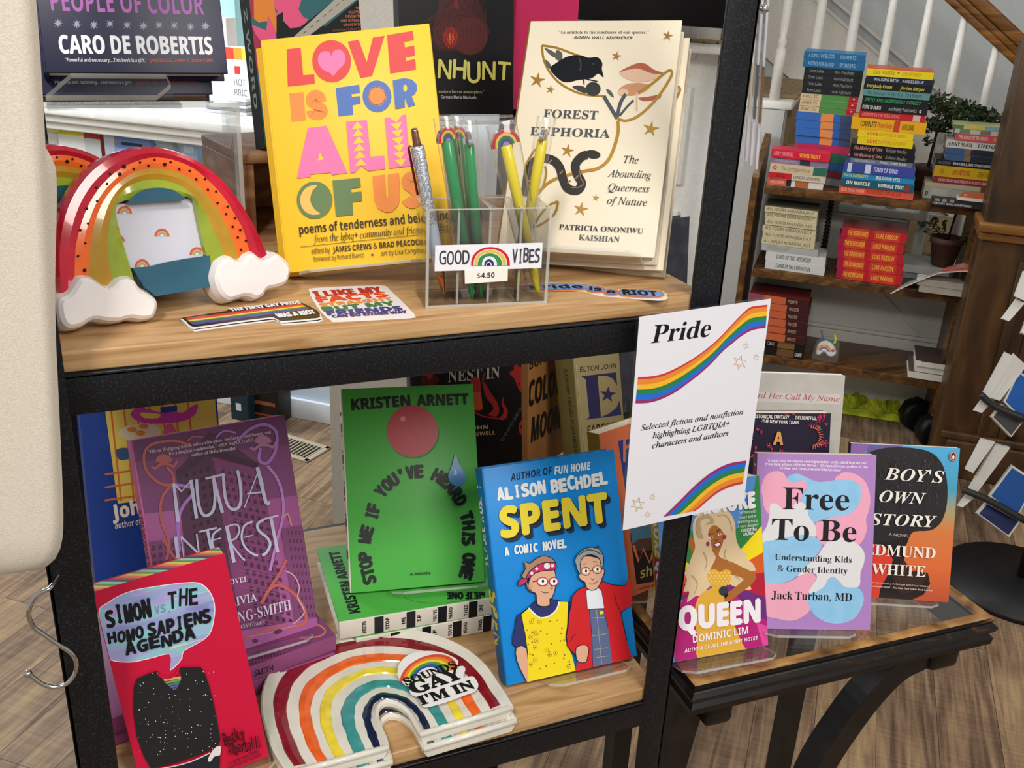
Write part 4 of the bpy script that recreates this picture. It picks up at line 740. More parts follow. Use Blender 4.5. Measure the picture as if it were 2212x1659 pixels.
# ================================================================== pride sign on the right post
fr = pose(E_(0.4518, 0.727, -0.502), 0.3, -0.9, 1.9); sw, sh_ = 0.1417, 0.222
sg = thing('pride_sign', 'white printed Pride sign with rainbow ribbons fixed to the right post', 'sign', fr.O)
g = MB(); g.box(fr, 0, sw, 0, sh_, -0.0004, 0, M('#e2e3ec', 0.55)); a = Art(g, fr, (1320, 640, 0.18083)); a.clip = (0.0002, 0.0002, sw - 0.0002, sh_ - 0.0002)
RBW = ('#c93a44', '#e08a33', '#f0b733', '#2a8048', '#1f6fd6', '#943070')
top = smooth_loop([(322, 962), (480, 955), (650, 915), (830, 830), (1000, 730), (1150, 620), (1300, 490), (1430, 350), (1560, 215), (1660, 130), (1760, 112), (1868, 100)], 4, False); bot = smooth_loop([(290, 1278), (450, 1272), (600, 1228), (760, 1150), (900, 1050), (1050, 935), (1200, 800), (1330, 660), (1450, 560), (1570, 465), (1700, 400), (1845, 378)], 4, False)
def bands(a, top, bot, cols, fr_):
    k = 40; T, B = resample(top, k), resample(bot, k)
    for (f0, f1), c in zip(fr_, cols): a.poly(M(c, 0.5), [(p[0] + (q[0] - p[0]) * f0, p[1] + (q[1] - p[1]) * f0) for p, q in zip(T, B)] + [(p[0] + (q[0] - p[0]) * f1, p[1] + (q[1] - p[1]) * f1) for p, q in reversed(list(zip(T, B)))])
bands(a, top, bot, RBW, ((0, .09), (.09, .29), (.29, .48), (.48, .67), (.67, .88), (.88, 1)))
a.text(M('#14161c'), 'Pride', (478, 560), (1170, 478), 205, 'f', 0.0, 0.12)
STG = M('#c9a55c')
def ostar(x, y, r, k=6):
    P = [(x + (r if i % 2 == 0 else r * 0.36) * math.sin(math.pi * i / k + 0.2), y - (r if i % 2 == 0 else r * 0.36) * math.cos(math.pi * i / k + 0.2)) for i in range(2 * k)]; a.line(STG, P, r * 0.1, 0, True)
ostar(1535, 790, 88); ostar(1606, 590, 42); ostar(1732, 730, 42)
a.z(1320, 880, 0.18083); INK2 = M('#1b1d24')
for s_, p0, p1 in (('Selected fiction and nonfiction', (352, 275), (1575, 78)), ('highlighting LGBTQIA+', (495, 368), (1410, 218)), ('characters and authors', (485, 487), (1395, 332))): a.text(INK2, s_, p0, p1, 62, 'fi', 0.012)
top = smooth_loop([(620, 1304), (800, 1130), (1000, 930), (1200, 770), (1400, 670), (1612, 632)], 4, False); bot = smooth_loop([(1000, 1232), (1060, 1190), (1150, 1110), (1280, 1010), (1420, 945), (1566, 908)], 4, False)
bands(a, top, bot, RBW[::-1], ((0, .12), (.12, .31), (.31, .5), (.5, .7), (.7, .9), (.9, 1)))
ostar(315, 1155, 88); ostar(490, 1068, 42); ostar(432, 1275, 42); child(g, 'printed_sheet', sg)
g = MB(); g.box(fr, -0.001, sw + 0.001, -0.001, sh_ + 0.001, -0.0035, -0.0008, ACR); child(g, 'acrylic_backing', sg)
g = MB(); g.box(fr, 0.075, 0.105, 0.06, 0.16, -0.0125, -0.0035, M('#1b1b1e', 0.5)); child(g, 'magnet', sg)
# ================================================================== rainbow serving plates
def plates():
    z0 = ZL + 0.0185; Zq = lambda p: (500 + p[0] * 0.29385, 1290 + p[1] * 0.29385); fr = Fr((0, 0, z0), (1, 0, 0), (0, 1, 0)); Q = lambda P: [fr.uv(*Zq(p)) for p in P]
    out = smooth_loop([(405, 1300), (300, 1130), (238, 950), (216, 820), (225, 700), (262, 590), (340, 490), (450, 410), (600, 340), (760, 285), (920, 255), (1090, 240), (1250, 245), (1400, 262), (1540, 300), (1680, 360), (1800, 440), (1890, 530), (1965, 640), (2025, 730), (2072, 805)], 5, False)
    inn = smooth_loop([(1160, 1098), (1140, 1030), (1108, 960), (1085, 890), (1090, 825), (1140, 786), (1220, 802), (1290, 860), (1335, 935), (1375, 1010)], 5, False)
    O, I = resample(Q(out), 60), resample(Q(inn), 60); WC = speck('plate_white_glaze', '#d9d6cb', '#e8e5db', 30, 0.3, 0.7, 0.1, 0, 0.06, (1, 1, 1), 0.7)
    L = lambda s_: [(i[0] + (o[0] - i[0]) * s_, i[1] + (o[1] - i[1]) * s_) for i, o in zip(I, O)]
    cs = [GLZ('#141d3c', 60), GLZ('#3a8c8c', 60), GLZ('#e0cb3a', 60), GLZ('#dd5f22', 60), GLZ('#7c1220', 60)]; bd = ((.07, .15), (.215, .335), (.41, .515), (.575, .69), (.775, .90))
    def wob(s_, k, amp): return [(p[0], p[1]) for p in [(i[0] + (o[0] - i[0]) * (s_ + amp * math.sin(j * 0.55 + k * 2.1) + amp * 0.7 * math.sin(j * 1.3 + k)), i[1] + (o[1] - i[1]) * (s_ + amp * math.sin(j * 0.55 + k * 2.1) + amp * 0.7 * math.sin(j * 1.3 + k))) for j, (i, o) in enumerate(zip(I, O))]]
    def one(label, move, tag):
        t = thing('rainbow_plate', label, 'plate', fr.at(*O[30]), 'ceramic rainbow plates'); g = MB()
        ch = [(L(0.06), -0.013, WC), (L(0.0), -0.003, WC), (L(0.0), 0.001, WC), (L(0.03), 0.003, WC), (L(0.07), 0.0, WC), (L(0.5), -0.003, WC), (L(0.9), -0.001, WC), (L(0.955), 0.002, WC), (L(0.985), 0.0035, WC), (L(1.0), 0.002, WC), (L(1.0), -0.002, WC), (L(0.95), -0.013, WC), (L(0.06), -0.013, WC)]
        loft(g, fr, ch)
        for j in (0, 59):                                        # the two straight foot ends, closed and lipped
            cols_ = [fr.at(p[j][0], p[j][1], n) for p, n, m in ch[:-1]]; g.add(cols_, [tuple(range(len(cols_))) if j == 0 else tuple(reversed(range(len(cols_))))], WC)
            a0, a1 = fr.at(*L(0.01)[j], -0.0005), fr.at(*L(0.99)[j], -0.0005); g.tube([a0, a1], 0.0032, WC, 10)
        child(g, 'plate_body', t)
        for k, (c, (s0, s1)) in enumerate(zip(cs, bd)):
            g = MB(); cut = slice(1, 59); A, B = wob(s0, k, 0.004)[cut], wob(s1, k + 5, 0.004)[cut]; zz = lambda s_: (0.0 - (s_ - 0.07) / 0.43 * 0.003) if s_ < 0.5 else (-0.003 + (s_ - 0.5) / 0.4 * 0.002)
            loft(g, fr, [(A, zz(s0) - 0.0006, c), (mid(A, B, 0.12), zz(s0) + 0.0010, c), (mid(A, B, 0.5), zz((s0 + s1) / 2) + 0.0013, c), (mid(A, B, 0.88), zz(s1) + 0.0010, c), (B, zz(s1) - 0.0006, c)]); child(g, 'glaze_band', t)
        for ch_ in [t]: pass
        t.location = t.location + Vector(move); return t
    t = one('glossy ceramic rainbow plate on top of its twin, sticker lying on it', (0, 0, 0), 0)
    copy_thing(t, 'glossy ceramic rainbow plate underneath, showing along its lower edge', (0.002, -0.006, -0.0135))
    return fr
pf = plates(); z0 = ZL + 0.0185 + 0.0047
S4 = [(1230, 590), (1222, 540), (1240, 480), (1290, 430), (1370, 400), (1470, 395), (1560, 410), (1630, 440), (1668, 470), (1660, 510), (1700, 505), (1720, 530), (1705, 590), (1770, 580), (1800, 610), (1815, 650), (1790, 690), (1700, 725), (1580, 770), (1440, 808), (1400, 795), (1390, 745), (1330, 720), (1310, 690), (1320, 655), (1280, 650)]
g, a, c = sticker('', z0, [(500 + x * 0.29385, 1290 + y * 0.29385) for x, y in smooth_loop(S4, 3)]); a.z(500, 1290, 0.29385)
for r, c_ in ((1.0, '#d8503c'), (0.87, '#e88a33'), (0.75, '#efcf3a'), (0.64, '#4a9a4a'), (0.53, '#3a54a8'), (0.38, '#ece9ea')):
    a.poly(M(c_, 0.3), [(1455 - 20 * (1 - r) + 212 * r * math.cos(t) - 5, 560 - 0.22 * 212 * r * math.cos(t) - 148 * r * math.sin(t) + 15) for t in [math.pi * k / 24 for k in range(25)]])
for s_, p0, p1, h in (('SOUNDS', (1288, 648), (1665, 512), 52), ('GAY', (1345, 715), (1712, 590), 88), ("I'M IN", (1400, 795), (1795, 668), 66)): a.text(M('#141414'), s_, p0, p1, h, 'f', 0.05)
solo(g, 'sticker', 'die-cut sticker with rainbow arc and bold black lettering, on the plate', 'sticker', c, 'pride stickers')
# ================================================================== lower shelf books
# ---- lying green copies and the standing one
KG = M('#4fb04a', 0.4); KGd = KG; KB = M('#16171d', 0.4); KW = M('#d8d4c8', 0.5)
def knovel(b, side=True):
    for i in range(11):
        v = b.h - 0.040 - 0.0185 * i
        if i % 2 == 0: b.spine.rect(KB, 0, v - 0.0105, b.t, v)
    words = ['KRISTEN', 'STOP', 'ME', 'IF', "YOU'VE", 'HEARD', 'THIS', 'ONE']
    for i, w_ in enumerate(words):
        v = (b.h - 0.028) if i == 0 else (b.h - 0.0545 - 0.0185 * 1.0 * (i - 1) * 1.0)
        sp = Art(b.spine.mb, b.sfr, (0, 0, 1), b.spine.n); sp.q = lambda p: (p[0], p[1])
        L = 0.0155 if len(w_) > 3 else 0.009; c = b.t / 2
        sp.text(KB, w_, (c - L / 2, v - 0.0025), (c + L / 2, v - 0.0025), 0.0042, 'sb', 0.03)
    if True:
        sp = Art(b.spine.mb, b.sfr, (0, 0, 1), b.spine.n + 0.0004); sp.q = lambda p: (p[0], p[1])
zt = ZL
kc = lambda dx, dy, z: Vector((0.2125 + dx, 0.9135 + dy, z))
for i, (lb, c, yw, tt, z_) in enumerate((('green clown novel lying flat, lower copy under the standing one', kc(0.018, -0.004, zt + 0.0232), -3, 0.023, 0), ('green clown novel lying flat, upper copy under the standing one', kc(0, 0, zt + 0.0468), -4, 0.0232, 0))):
    b = lying('hardcover_book', lb, c, yw, 0.158, 0.237, tt, cover=KG, spine=KW, group='copies of the green clown novel'); knovel(b)
    a = b.front; a.z(600, 1080, 0.23508)
    if i: a.text(KB, 'KRISTEN ARNETT', (760, 1030), (560, 470), 92, 'sb', 0.05); a.line(M('#2f7a3a'), [(1150, 880), (1250, 930), (1500, 950), (1800, 905), (1840, 870)], 3, 3)
    if i: a.text(KB, 'ME IF ONE', (1900, 850), (1560, 850), 60, 'sb', 0.05)
    b.done()
b = standing('hardcover_book', 'green novel with red nose and blue teardrop, standing on two flat copies', E_(0.2379, 0.9548, -0.6745), -9.4, 29.0, -0.6, 0.1575, 0.2373, 0.024, cover=KG, spine=KW, group='copies of the green clown novel')
a = b.front.z(650, 750, 0.22604)
a.text(KB, 'KRISTEN', (488, 600), (1045, 558), 100, 'sb', 0.05); a.text(KB, 'ARNETT', (1110, 562), (1600, 543), 100, 'sb', 0.05)
a.disc(M('#3a8a3c'), (1075, 820), 246, 246, 40); a.disc(M('#b3202f', 0.3), (1066, 803), 246, 247, 48); a.star(M('#d9a0a0'), (975, 685), 34, 6, 0.45); a.disc(M('#d98a90'), (975, 685), 15)
TD = M('#3f86c0', 0.25); 
a.z(600, 1080, 0.23508)
PA = [(862, 752), (825, 620), (812, 470), (830, 320), (870, 130), (925, 0)]
a.z(0, 0, 1)
za = lambda x, y: (600 + x * .23508, 1080 + y * .23508); zk = lambda x, y: (650 + x * .22604, 750 + y * .22604)
path = [za(905, 755), za(868, 600), za(850, 470), za(862, 330), zk(730, 1640), zk(775, 1470), zk(860, 1360), zk(980, 1275), zk(1110, 1245), zk(1235, 1255), zk(1345, 1320), zk(1430, 1420), zk(1500, 1560), zk(1545, 1700), za(1690, 350), za(1700, 470), za(1690, 600), za(1660, 700)]
a.along(KB, "STOP ME IF YOU'VE HEARD THIS ONE", path, 26, 'sb', 0.06, 1.12)
a.z(650, 750, 0.22604); a.poly(TD, [(1472, 1022), (1500, 1100), (1540, 1170), (1572, 1220), (1565, 1280), (1530, 1322), (1480, 1328), (1430, 1300), (1405, 1250), (1410, 1200), (1440, 1130)], 3); a.poly(M('#9ecbe8', 0.2), [(1472, 1165), (1490, 1200), (1480, 1215), (1455, 1225)])
a.z(600, 1080, 0.23508); a.text(KB, 'A NOVEL', (1212, 692), (1405, 680), 22, 'sb'); knovel(b); b.done()
stand('clear acrylic stand under the standing green novel', b, 0.045, 0.155, 0.03, EYE - 0.6745 - 0.004, 0.5)
# ---- tall white foam board? -> the plaster pillar already shows there
# ---- purple historical novel: two flat copies and one standing
PU, PUd, PUm, PUs = M('#a45a96', 0.42), M('#55304f', 0.42), M('#7e3f70', 0.42), M('#c46a9c', 0.42); LAV, COR = M('#c3c6e6', 0.35), M('#c9796a', 0.35)
def bldg(a, x0, y0, x1, y1, m, nx, ny, sl=0.0):
    for j in range(ny):
        for i in range(nx):
            u, v = (i + 0.5) / nx, (j + 0.5) / ny; x, y = x0 + (x1 - x0) * u + 60 * v * sl, y0 + (y1 - y0) * v - (x1 - x0) * u * 0.16; w, h = (x1 - x0) / nx * 0.27, (y1 - y0) / ny * 0.3
            a.poly(m, [(x - w, y - h), (x + w, y - h - 4), (x + w, y + h - 4), (x - w, y + h)])
for i, (lb, zz, yw, c) in enumerate((('purple novel lying flat, lowest copy beneath the standing purple book', zt + 0.0195, 11, (-0.033, 0.852)), ('purple novel lying flat, upper copy right under the standing one', zt + 0.0392, 13, (-0.029, 0.847)))):
    b = lying('hardcover_book', lb, Vector((c[0], c[1], zz)), yw, 0.16, 0.2413, 0.0192, cover=PUm, spine=M('#8c4a78'), group='copies of the purple novel')
    a = b.front.z(500, 1290, 0.29385); 
    if i:
        bldg(a, 120, 440, 720, 560, PUd, 26, 3); a.line(COR, [(500, 300), (640, 290), (690, 250), (640, 205), (560, 200)], 12, 4); a.line(PUd, [(300, 520), (700, 350)], 14)
    a = b.spine.z(500, 1290, 0.29385); a.text(M('#2a1526'), 'OLIVIA WOLFGANG-SMITH', (-300, 730), (305, 540), 42, 'sb'); 
    a.text(M('#2a1526'), 'MUTUAL INTEREST', (330, 640), (700, 520), 46, 'sb'); b.done()
b = standing('hardcover_book', 'purple novel with tall tower block and curling ribbons, standing on flat copies', E_(0.0316, 0.8967, -0.6858), 10.6, 22.4, -1.7, 0.163, 0.2413, 0.020, cover=PU, spine=M('#c8659a', 0.4), group='copies of the purple novel')
a = b.front.z(100, 750, 0.29412); SKY = M('#7f4578', 0.42)
a.poly(SKY, [(560, 600), (1900, 420), (1900, 1080), (1400, 1150), (560, 1240)]); a.poly(M('#6d3a6a', 0.42), [(560, 600), (1900, 420), (1900, 700), (560, 860)])
a.poly(PUd, [(955, 900), (1000, 860), (1190, 625), (1260, 640), (1560, 860), (1550, 900), (1620, 1150), (1690, 1700), (1760, 2300), (1100, 2400), (1040, 1700), (960, 980)]); a.poly(M('#4a2745', 0.42), [(950, 905), (1190, 740), (1190, 790), (960, 985)]); a.poly(PUm, [(1215, 800), (1545, 880), (1640, 1250), (1720, 1900), (1780, 2300), (1480, 2330), (1330, 1500), (1240, 900)]); a.poly(M('#46243f'), [(1190, 740), (1560, 850), (1555, 895), (1195, 800)])
for j in range(22):
    y = 890 + j * 62
    for i in range(4):
        x = 1020 + i * 52 + j * 9; a.poly(M('#3a1d35'), [(x, y - i * 16 + 40), (x + 24, y - i * 16 + 33), (x + 24, y - i * 16 + 66), (x, y - i * 16 + 72)])
    for i in range(6):
        x = 1285 + i * 48 + j * 15; a.poly(M('#4a2745'), [(x, y + i * 10), (x + 22, y + i * 11), (x + 24, y + i * 11 + 34), (x, y + i * 10 + 32)])
    if j % 2 == 0: a.line(M('#8f5584'), [(1250 + j * 12, y - 2), (1560 + j * 14, y + 62)], 5)
for x0, w in ((740, 230), (1720, 180)): a.poly(M('#7a4370'), [(x0, 1430 - (x0 - 740) * 0.1), (x0 + w, 1400 - (x0 - 740) * 0.1), (x0 + w + 160, 2350), (x0 + 160, 2380)])
for k in range(16):
    for i in range(5): x, y = 1770 + i * 28 + k * 9, 1350 + k * 60; a.poly(PUd, [(x, y), (x + 12, y - 2), (x + 12, y + 26), (x, y + 28)])
bldg(a, 760, 1450, 1000, 1980, PUd, 5, 9, 0.6); a.poly(PU, [(860, 2180), (2300, 1930), (2300, 2200), (900, 2440)])
a.text(M('#dcc8da'), '\u201cOlivia Wolfgang-Smith writes with gusto, confidence, and humor, and', (750, 782), (1648, 632), 24, 'f'); a.text(M('#dcc8da'), 'it\u2019s a magical combination.\u201d \u2014ANN NAPOLITANO,', (900, 795), (1525, 690), 24, 'f'); a.text(M('#dcc8da'), 'author of Hello Beautiful', (1065, 803), (1388, 752), 24, 'f')
CO2, LV2 = M('#b9605a', 0.35), M('#a97ad0', 0.35)
a.line(CO2, [(1045, 720), (960, 690), (860, 692), (760, 720), (715, 790), (730, 900), (790, 970), (860, 1010), (930, 1000), (925, 930), (880, 880)], 20, 4); a.line(CO2, [(930, 1000), (860, 1080), (835, 1180), (850, 1300), (900, 1430), (880, 1560)], 20, 4)
for cx, cy in ((858, 830), (1585, 690)):
    c_ = CO2 if cx < 1000 else M('#b07a98', 0.35); a.poly(c_, [(cx - 55, cy + 10), (cx - 50, cy - 20), (cx - 5, cy - 48), (cx + 50, cy - 25), (cx + 62, cy + 8), (cx, cy + 22)], 3); a.line(c_, [(cx - 90, cy + 45), (cx - 60, cy + 60), (cx - 20, cy + 30), (cx + 40, cy + 30), (cx + 75, cy + 45), (cx + 100, cy + 5)], 20, 3)
a.line(LV2, [(1400, 690), (1480, 610), (1580, 568), (1650, 585), (1690, 640), (1680, 760), (1620, 850), (1560, 830), (1570, 740)], 22, 4); a.line(LV2, [(1240, 670), (1300, 615), (1390, 630)], 14, 3); a.line(CO2, [(1030, 690), (1080, 655), (1150, 662)], 12, 3); a.line(M('#b883c6', .35), [(1620, 870), (1690, 960), (1730, 1080), (1735, 1240), (1690, 1420), (1640, 1640)], 20, 4)
a.line(LV2, [(930, 1010), (1060, 1030), (1070, 1080), (1000, 1170), (965, 1290), (975, 1500)], 24, 4); a.line(CO2, [(850, 1430), (870, 1420), (890, 1470), (950, 1560)], 18, 3); a.line(M('#c98a86', .35), [(1740, 1250), (1770, 1220), (1790, 1290), (1800, 1310)], 14, 3)
a.z(0, 1150, 0.30738)
a.line(CO2, [(2010, 190), (1960, 290), (1900, 380), (1830, 500)], 20, 3); a.line(CO2, [(1840, 490), (1890, 400), (1960, 370), (2050, 420), (2110, 490), (2145, 570), (2140, 630), (2080, 660), (1900, 680), (1720, 740)], 22, 4); a.line(M('#d6a6b0', .35), [(2000, 270), (2060, 300), (2100, 380), (2090, 460), (2135, 560), (2060, 640)], 8, 4); a.line(LV2, [(1750, 730), (1900, 700), (2080, 650)], 8, 3)
for x, y in ((1790, 760), (1940, 700), (1960, 690)): a.disc(PUd, (x, y), 22, 14, 10)
a.z(100, 750, 0.29412); TT = LAV
def strk(P, w, sm=0, w2=None): a.line(TT, P, w, sm, False, w2)
strk([(932, 1000), (965, 1280)], 20, 0, 30); strk([(932, 1000), (990, 1060)], 14); strk([(990, 1060), (1060, 975)], 8); strk([(1058, 975), (1100, 1255)], 26, 0, 24)
strk([(1100, 970), (1112, 1130), (1140, 1220), (1180, 1235), (1225, 1190), (1235, 1080), (1222, 950)], 22, 3); strk([(1165, 965), (1290, 935)], 16); strk([(1222, 950), (1290, 1215)], 24)
strk([(1295, 925), (1310, 1100), (1345, 1180), (1395, 1185), (1425, 1130), (1420, 1000), (1400, 905)], 22, 3); strk([(1560, 890), (1450, 1180)], 9); strk([(1545, 880), (1610, 1145)], 26); strk([(1470, 1075), (1575, 1065)], 12); strk([(1610, 1150), (1640, 1140)], 24); strk([(1555, 880), (1590, 1010)], 8)
strk([(945, 1390), (972, 1600)], 26); strk([(985, 1390), (1110, 1510)], 16); strk([(985, 1390), (1010, 1570)], 8); strk([(1100, 1370), (1120, 1530)], 12); strk([(1120, 1355), (1250, 1325)], 14); strk([(1180, 1345), (1215, 1520)], 22); strk([(1280, 1330), (1225, 1370), (1215, 1440), (1240, 1500)], 16, 3); strk([(1220, 1415), (1280, 1400)], 9)
strk([(1320, 1310), (1375, 1580)], 26); strk([(1325, 1315), (1390, 1300), (1415, 1340), (1390, 1400), (1350, 1430), (1420, 1530), (1455, 1565)], 13, 3); strk([(1510, 1280), (1450, 1310), (1430, 1390), (1450, 1460), (1500, 1510), (1550, 1530)], 16, 3); strk([(1450, 1395), (1510, 1380)], 9); strk([(1590, 1265), (1545, 1300), (1560, 1350), (1620, 1400), (1640, 1450), (1610, 1510), (1580, 1525)], 20, 3); strk([(1590, 1262), (1700, 1235)], 14); strk([(1645, 1255), (1695, 1505)], 24)
a.z(0, 1150, 0.30738); a.text(M('#dccfe0'), 'A NOVEL', (1530, 385), (1740, 340), 36, 'f'); a.text(M('#d6cbe4'), 'OLIVIA', (1560, 540), (1805, 478), 60, 'f'); a.text(M('#d6cbe4'), 'WOLFGANG-SMITH', (1330, 715), (2045, 540), 72, 'f'); a.text(M('#cfc0da'), 'author of GLASSWORKS', (1480, 710), (1858, 640), 24, 'fbi')
sp = b.spine; sp.z(100, 750, 0.29412); sp.text(M('#37172c'), 'OLIVIA WOLFGANG-SMITH', (672, 1200), (765, 1690), 24, 'sb'); sp.text(M('#d97a86'), 'MUTUAL INTEREST', (612, 860), (668, 1160), 34, 'sb'); b.done()
stand('clear acrylic stand under the standing purple novel', b, 0.02, 0.15, 0.03, ZL + 0.0395, 0.5)
# ---- blue food history book: one lying, one standing
QB = M('#1f3f8c', 0.38); QB2 = M('#2b4f9c', 0.38)
b = lying('hardcover_book', 'blue food history book lying flat behind the left post', Vector((-0.031, 1.062, ZL + 0.030)), 3, 0.12, 0.215, 0.028, cover=QB2, spine=QB, group='copies of the blue food book')
a = b.front.z(100, 750, 0.29412); WQ = M('#dcd8d0')
a.text(WQ, 'WHAT IS', (300, 1395), (290, 1215), 42, 'sb'); a.text(WQ, 'Queer Food?', (470, 1525), (365, 1090), 78, 'sb', 0.03); a.text(WQ, 'HOW WE SERVED', (575, 1490), (520, 1180), 30, 'sb')
b.spine.z(0, 1150, 0.30738).text(WQ, 'What Is Queer Food?', (612, 312), (1360, 170), 52, 'sb', 0.02); b.done()
pq = ony(205, 1165, 1.09)
b = standing('hardcover_book', 'blue food history book with yellow checked picture, leaning upright at back left', Vector((pq.x - 0.004, 1.09, ZL + 0.034)), 9, 13, -3.5, 0.155, 0.235, 0.022, cover=QB, spine=QB, group='copies of the blue food book')
a = b.front.z(100, 750, 0.29412); YQ, RQ = M('#d9c65a'), M('#c9703a')
a.poly(YQ, [(410, 300), (1225, 180), (1250, 520), (1330, 1030), (525, 1150)])
for i in range(7): x = 480 + 95 * i; a.line(RQ, [(x - 20, 300), (x, 500), (x + 70, 1130)], 14)
for j in range(8): y = 430 + 95 * j; a.line(RQ, [(430, y + 30), (1280, y - 95)], 14)
a.poly(M('#c43fa8'), [(620, 500), (640, 460), (690, 440), (840, 480), (920, 470), (1000, 480), (1060, 440), (1110, 420), (1100, 480), (1040, 530), (930, 555), (780, 560), (680, 545)], 3); a.poly(M('#e6cf5a'), [(690, 480), (830, 490), (820, 520), (720, 520)], 2); a.poly(QB, [(835, 440), (960, 430), (960, 470), (840, 485)]); a.poly(M('#d9608c'), [(880, 570), (920, 560), (960, 620), (850, 640)]); a.poly(M('#d8cfae'), [(530, 640), (560, 590), (660, 565), (800, 570), (840, 630), (760, 680), (620, 690)], 3)
for c in ((630, 605), (715, 580), (690, 630)): a.disc(M('#d98a3a'), c, 36, 20, 14)
a.poly(M('#3a5a80'), [(515, 750), (600, 740), (640, 800), (560, 830), (520, 810)], 2)
a.text(M('#e8ddc8'), 'John Birdsall', (490, 1265), (1250, 1090), 100, 'sb', 0.03); a.text(M('#d8d4cc'), 'author of THE MAN WHO ATE TOO MUCH', (505, 1335), (1300, 1190), 44, 'sb'); b.done()
stand('clear acrylic stand under the standing blue food book', b, 0.03, 0.13, 0.02, ZL + 0.0305, 0.4)
# ---- red teen paperback with rainbow-sprayed page edges
CRI = M('#c4123a', 0.42); fr = pose(E_(-0.0057, 0.757, -0.7185), 4.0, 14, 5.0)
m, nt, b_ = nodes('rainbow_edge'); mpn = coords(nt, (1, 1, 1)); wv = nt.nodes.new('ShaderNodeSeparateXYZ'); nt.links.new(mpn.outputs[0], wv.inputs[0])
mt = nt.nodes.new('ShaderNodeMath'); mt.operation = 'MULTIPLY_ADD'; mt.inputs[1].default_value = 26.0; nt.links.new(wv.outputs[0], mt.inputs[0]); m3 = nt.nodes.new('ShaderNodeMath'); m3.operation = 'MULTIPLY'; m3.inputs[1].default_value = 30.0; nt.links.new(wv.outputs[1], m3.inputs[0]); nt.links.new(m3.outputs[0], mt.inputs[2])
m2 = nt.nodes.new('ShaderNodeMath'); m2.operation = 'FRACT'; nt.links.new(mt.outputs[0], m2.inputs[0])
r_ = ramp(nt, [(0.0, '#c9484a'), (0.16, '#e58a4a'), (0.33, '#e8cf5a'), (0.5, '#5f9a5a'), (0.66, '#9fd0c0'), (0.83, '#4a4a62')]); r_.color_ramp.interpolation = 'CONSTANT'; nt.links.new(m2.outputs[0], r_.inputs[0]); nt.links.new(r_.outputs[0], b_.inputs['Base Color']); b_.inputs['Roughness'].default_value = 0.7; RBE = m
b = Book('paperback_book', 'crimson paperback with holographic speech bubble and black sweater, rainbow page edges', fr, 0.1143, 0.2090, 0.024, CRI, CRI, hard=False, pages=RBE)
m, nt, b_ = nodes('holographic_foil'); mpn = coords(nt, (14, 14, 60), (0.3, 0.5, 0.25)); nz = nt.nodes.new('ShaderNodeTexNoise'); nz.inputs['Scale'].default_value = 1.2; nz.inputs['Detail'].default_value = 3; nt.links.new(mpn.outputs[0], nz.inputs['Vector'])
r_ = ramp(nt, [(0.3, '#8f8fd0'), (0.42, '#9fb4e4'), (0.5, '#b9a8e6'), (0.58, '#8fd6dc'), (0.68, '#a8c4e8')]); nt.links.new(nz.outputs[0], r_.inputs[0]); nt.links.new(r_.outputs[0], b_.inputs['Base Color']); b_.inputs['Roughness'].default_value = 0.3; b_.inputs['Metallic'].default_value = 0.25; HOLO = m
a = b.front.z(160, 1160, 0.217)
bub = smooth_loop([(245, 735), (270, 690), (350, 640), (450, 580), (600, 525), (800, 490), (1000, 462), (1180, 448), (1270, 465), (1345, 530), (1390, 620), (1405, 720), (1390, 850), (1350, 970), (1250, 1050), (1095, 1135), (1080, 1200), (1030, 1270), (955, 1330), (965, 1250), (945, 1165), (800, 1200), (650, 1235), (560, 1248), (450, 1245), (360, 1225), (320, 1180), (300, 1090), (290, 1000), (255, 920), (240, 820)], 2)
a.poly(M('#e8e6f0'), bub); cx, cy = 820, 850; a.poly(HOLO, [(cx + (x - cx) * 0.985, cy + (y - cy) * 0.98) for x, y in bub])
for p0, p1, c_ in (((250, 800), (600, 690), '#6fe0e0'), ((270, 940), (560, 880), '#6fe0e8'), ((980, 620), (1330, 540), '#7fe4ec'), ((960, 1110), (1290, 1010), '#d8e0a0'), ((980, 1090), (1240, 1030), '#e0c0c8')): a.line(M(c_, 0.3), [p0, p1], 10, 0, False, 3)
SK = M('#101014'); a.hand(SK, 'SIMON', (330, 895), (775, 790), 175, 'sb', 0.15, 0.04, 2); a.hand(M('#7f88b4'), 'VS.', (800, 770), (975, 735), 80, 'sb', 0.15, 0, 4); a.hand(SK, 'THE', (930, 710), (1240, 670), 170, 'sb', 0.15, 0, 6); a.hand(SK, 'HOMO', (340, 1065), (700, 992), 112, 'sb', 0.2, 0.04, 8); a.hand(SK, 'SAPIENS', (735, 985), (1370, 835), 128, 'sb', 0.2, 0.04, 9); a.hand(SK, 'AGENDA', (510, 1172), (1215, 1005), 112, 'sb', 0.2, 0.04, 11)
a.z(0, 1150, 0.30738)
for i, c_ in enumerate(('#b9b45a', '#6f9a5a', '#4a7a6a', '#3f6a9a', '#4a5a9a')): a.line(M(c_), [(1140 + i * 16, 1035 + i * 17), (1275 - i * 6, 1010 + i * 17)], 14)
SWT = speck('sparkle_knit', '#0b0b0c', '#101012', 500, 0.4, 0.7, 0.8)
a.poly(SWT, [(1105, 965), (1125, 1000), (1160, 1050), (1228, 1110), (1270, 1030), (1262, 940), (1300, 938), (1410, 940), (1440, 990), (1470, 1080), (1500, 1200), (1525, 1330), (1545, 1450), (1530, 1490), (1460, 1530), (1330, 1580), (1200, 1620), (1060, 1650), (1010, 1570), (960, 1430), (935, 1250), (940, 1080), (960, 1020), (1040, 985)])
a.line(CRI, [(1100, 975), (1125, 1005), (1180, 1020), (1235, 990), (1252, 945)], 12, 3)
rd = random.Random(5)
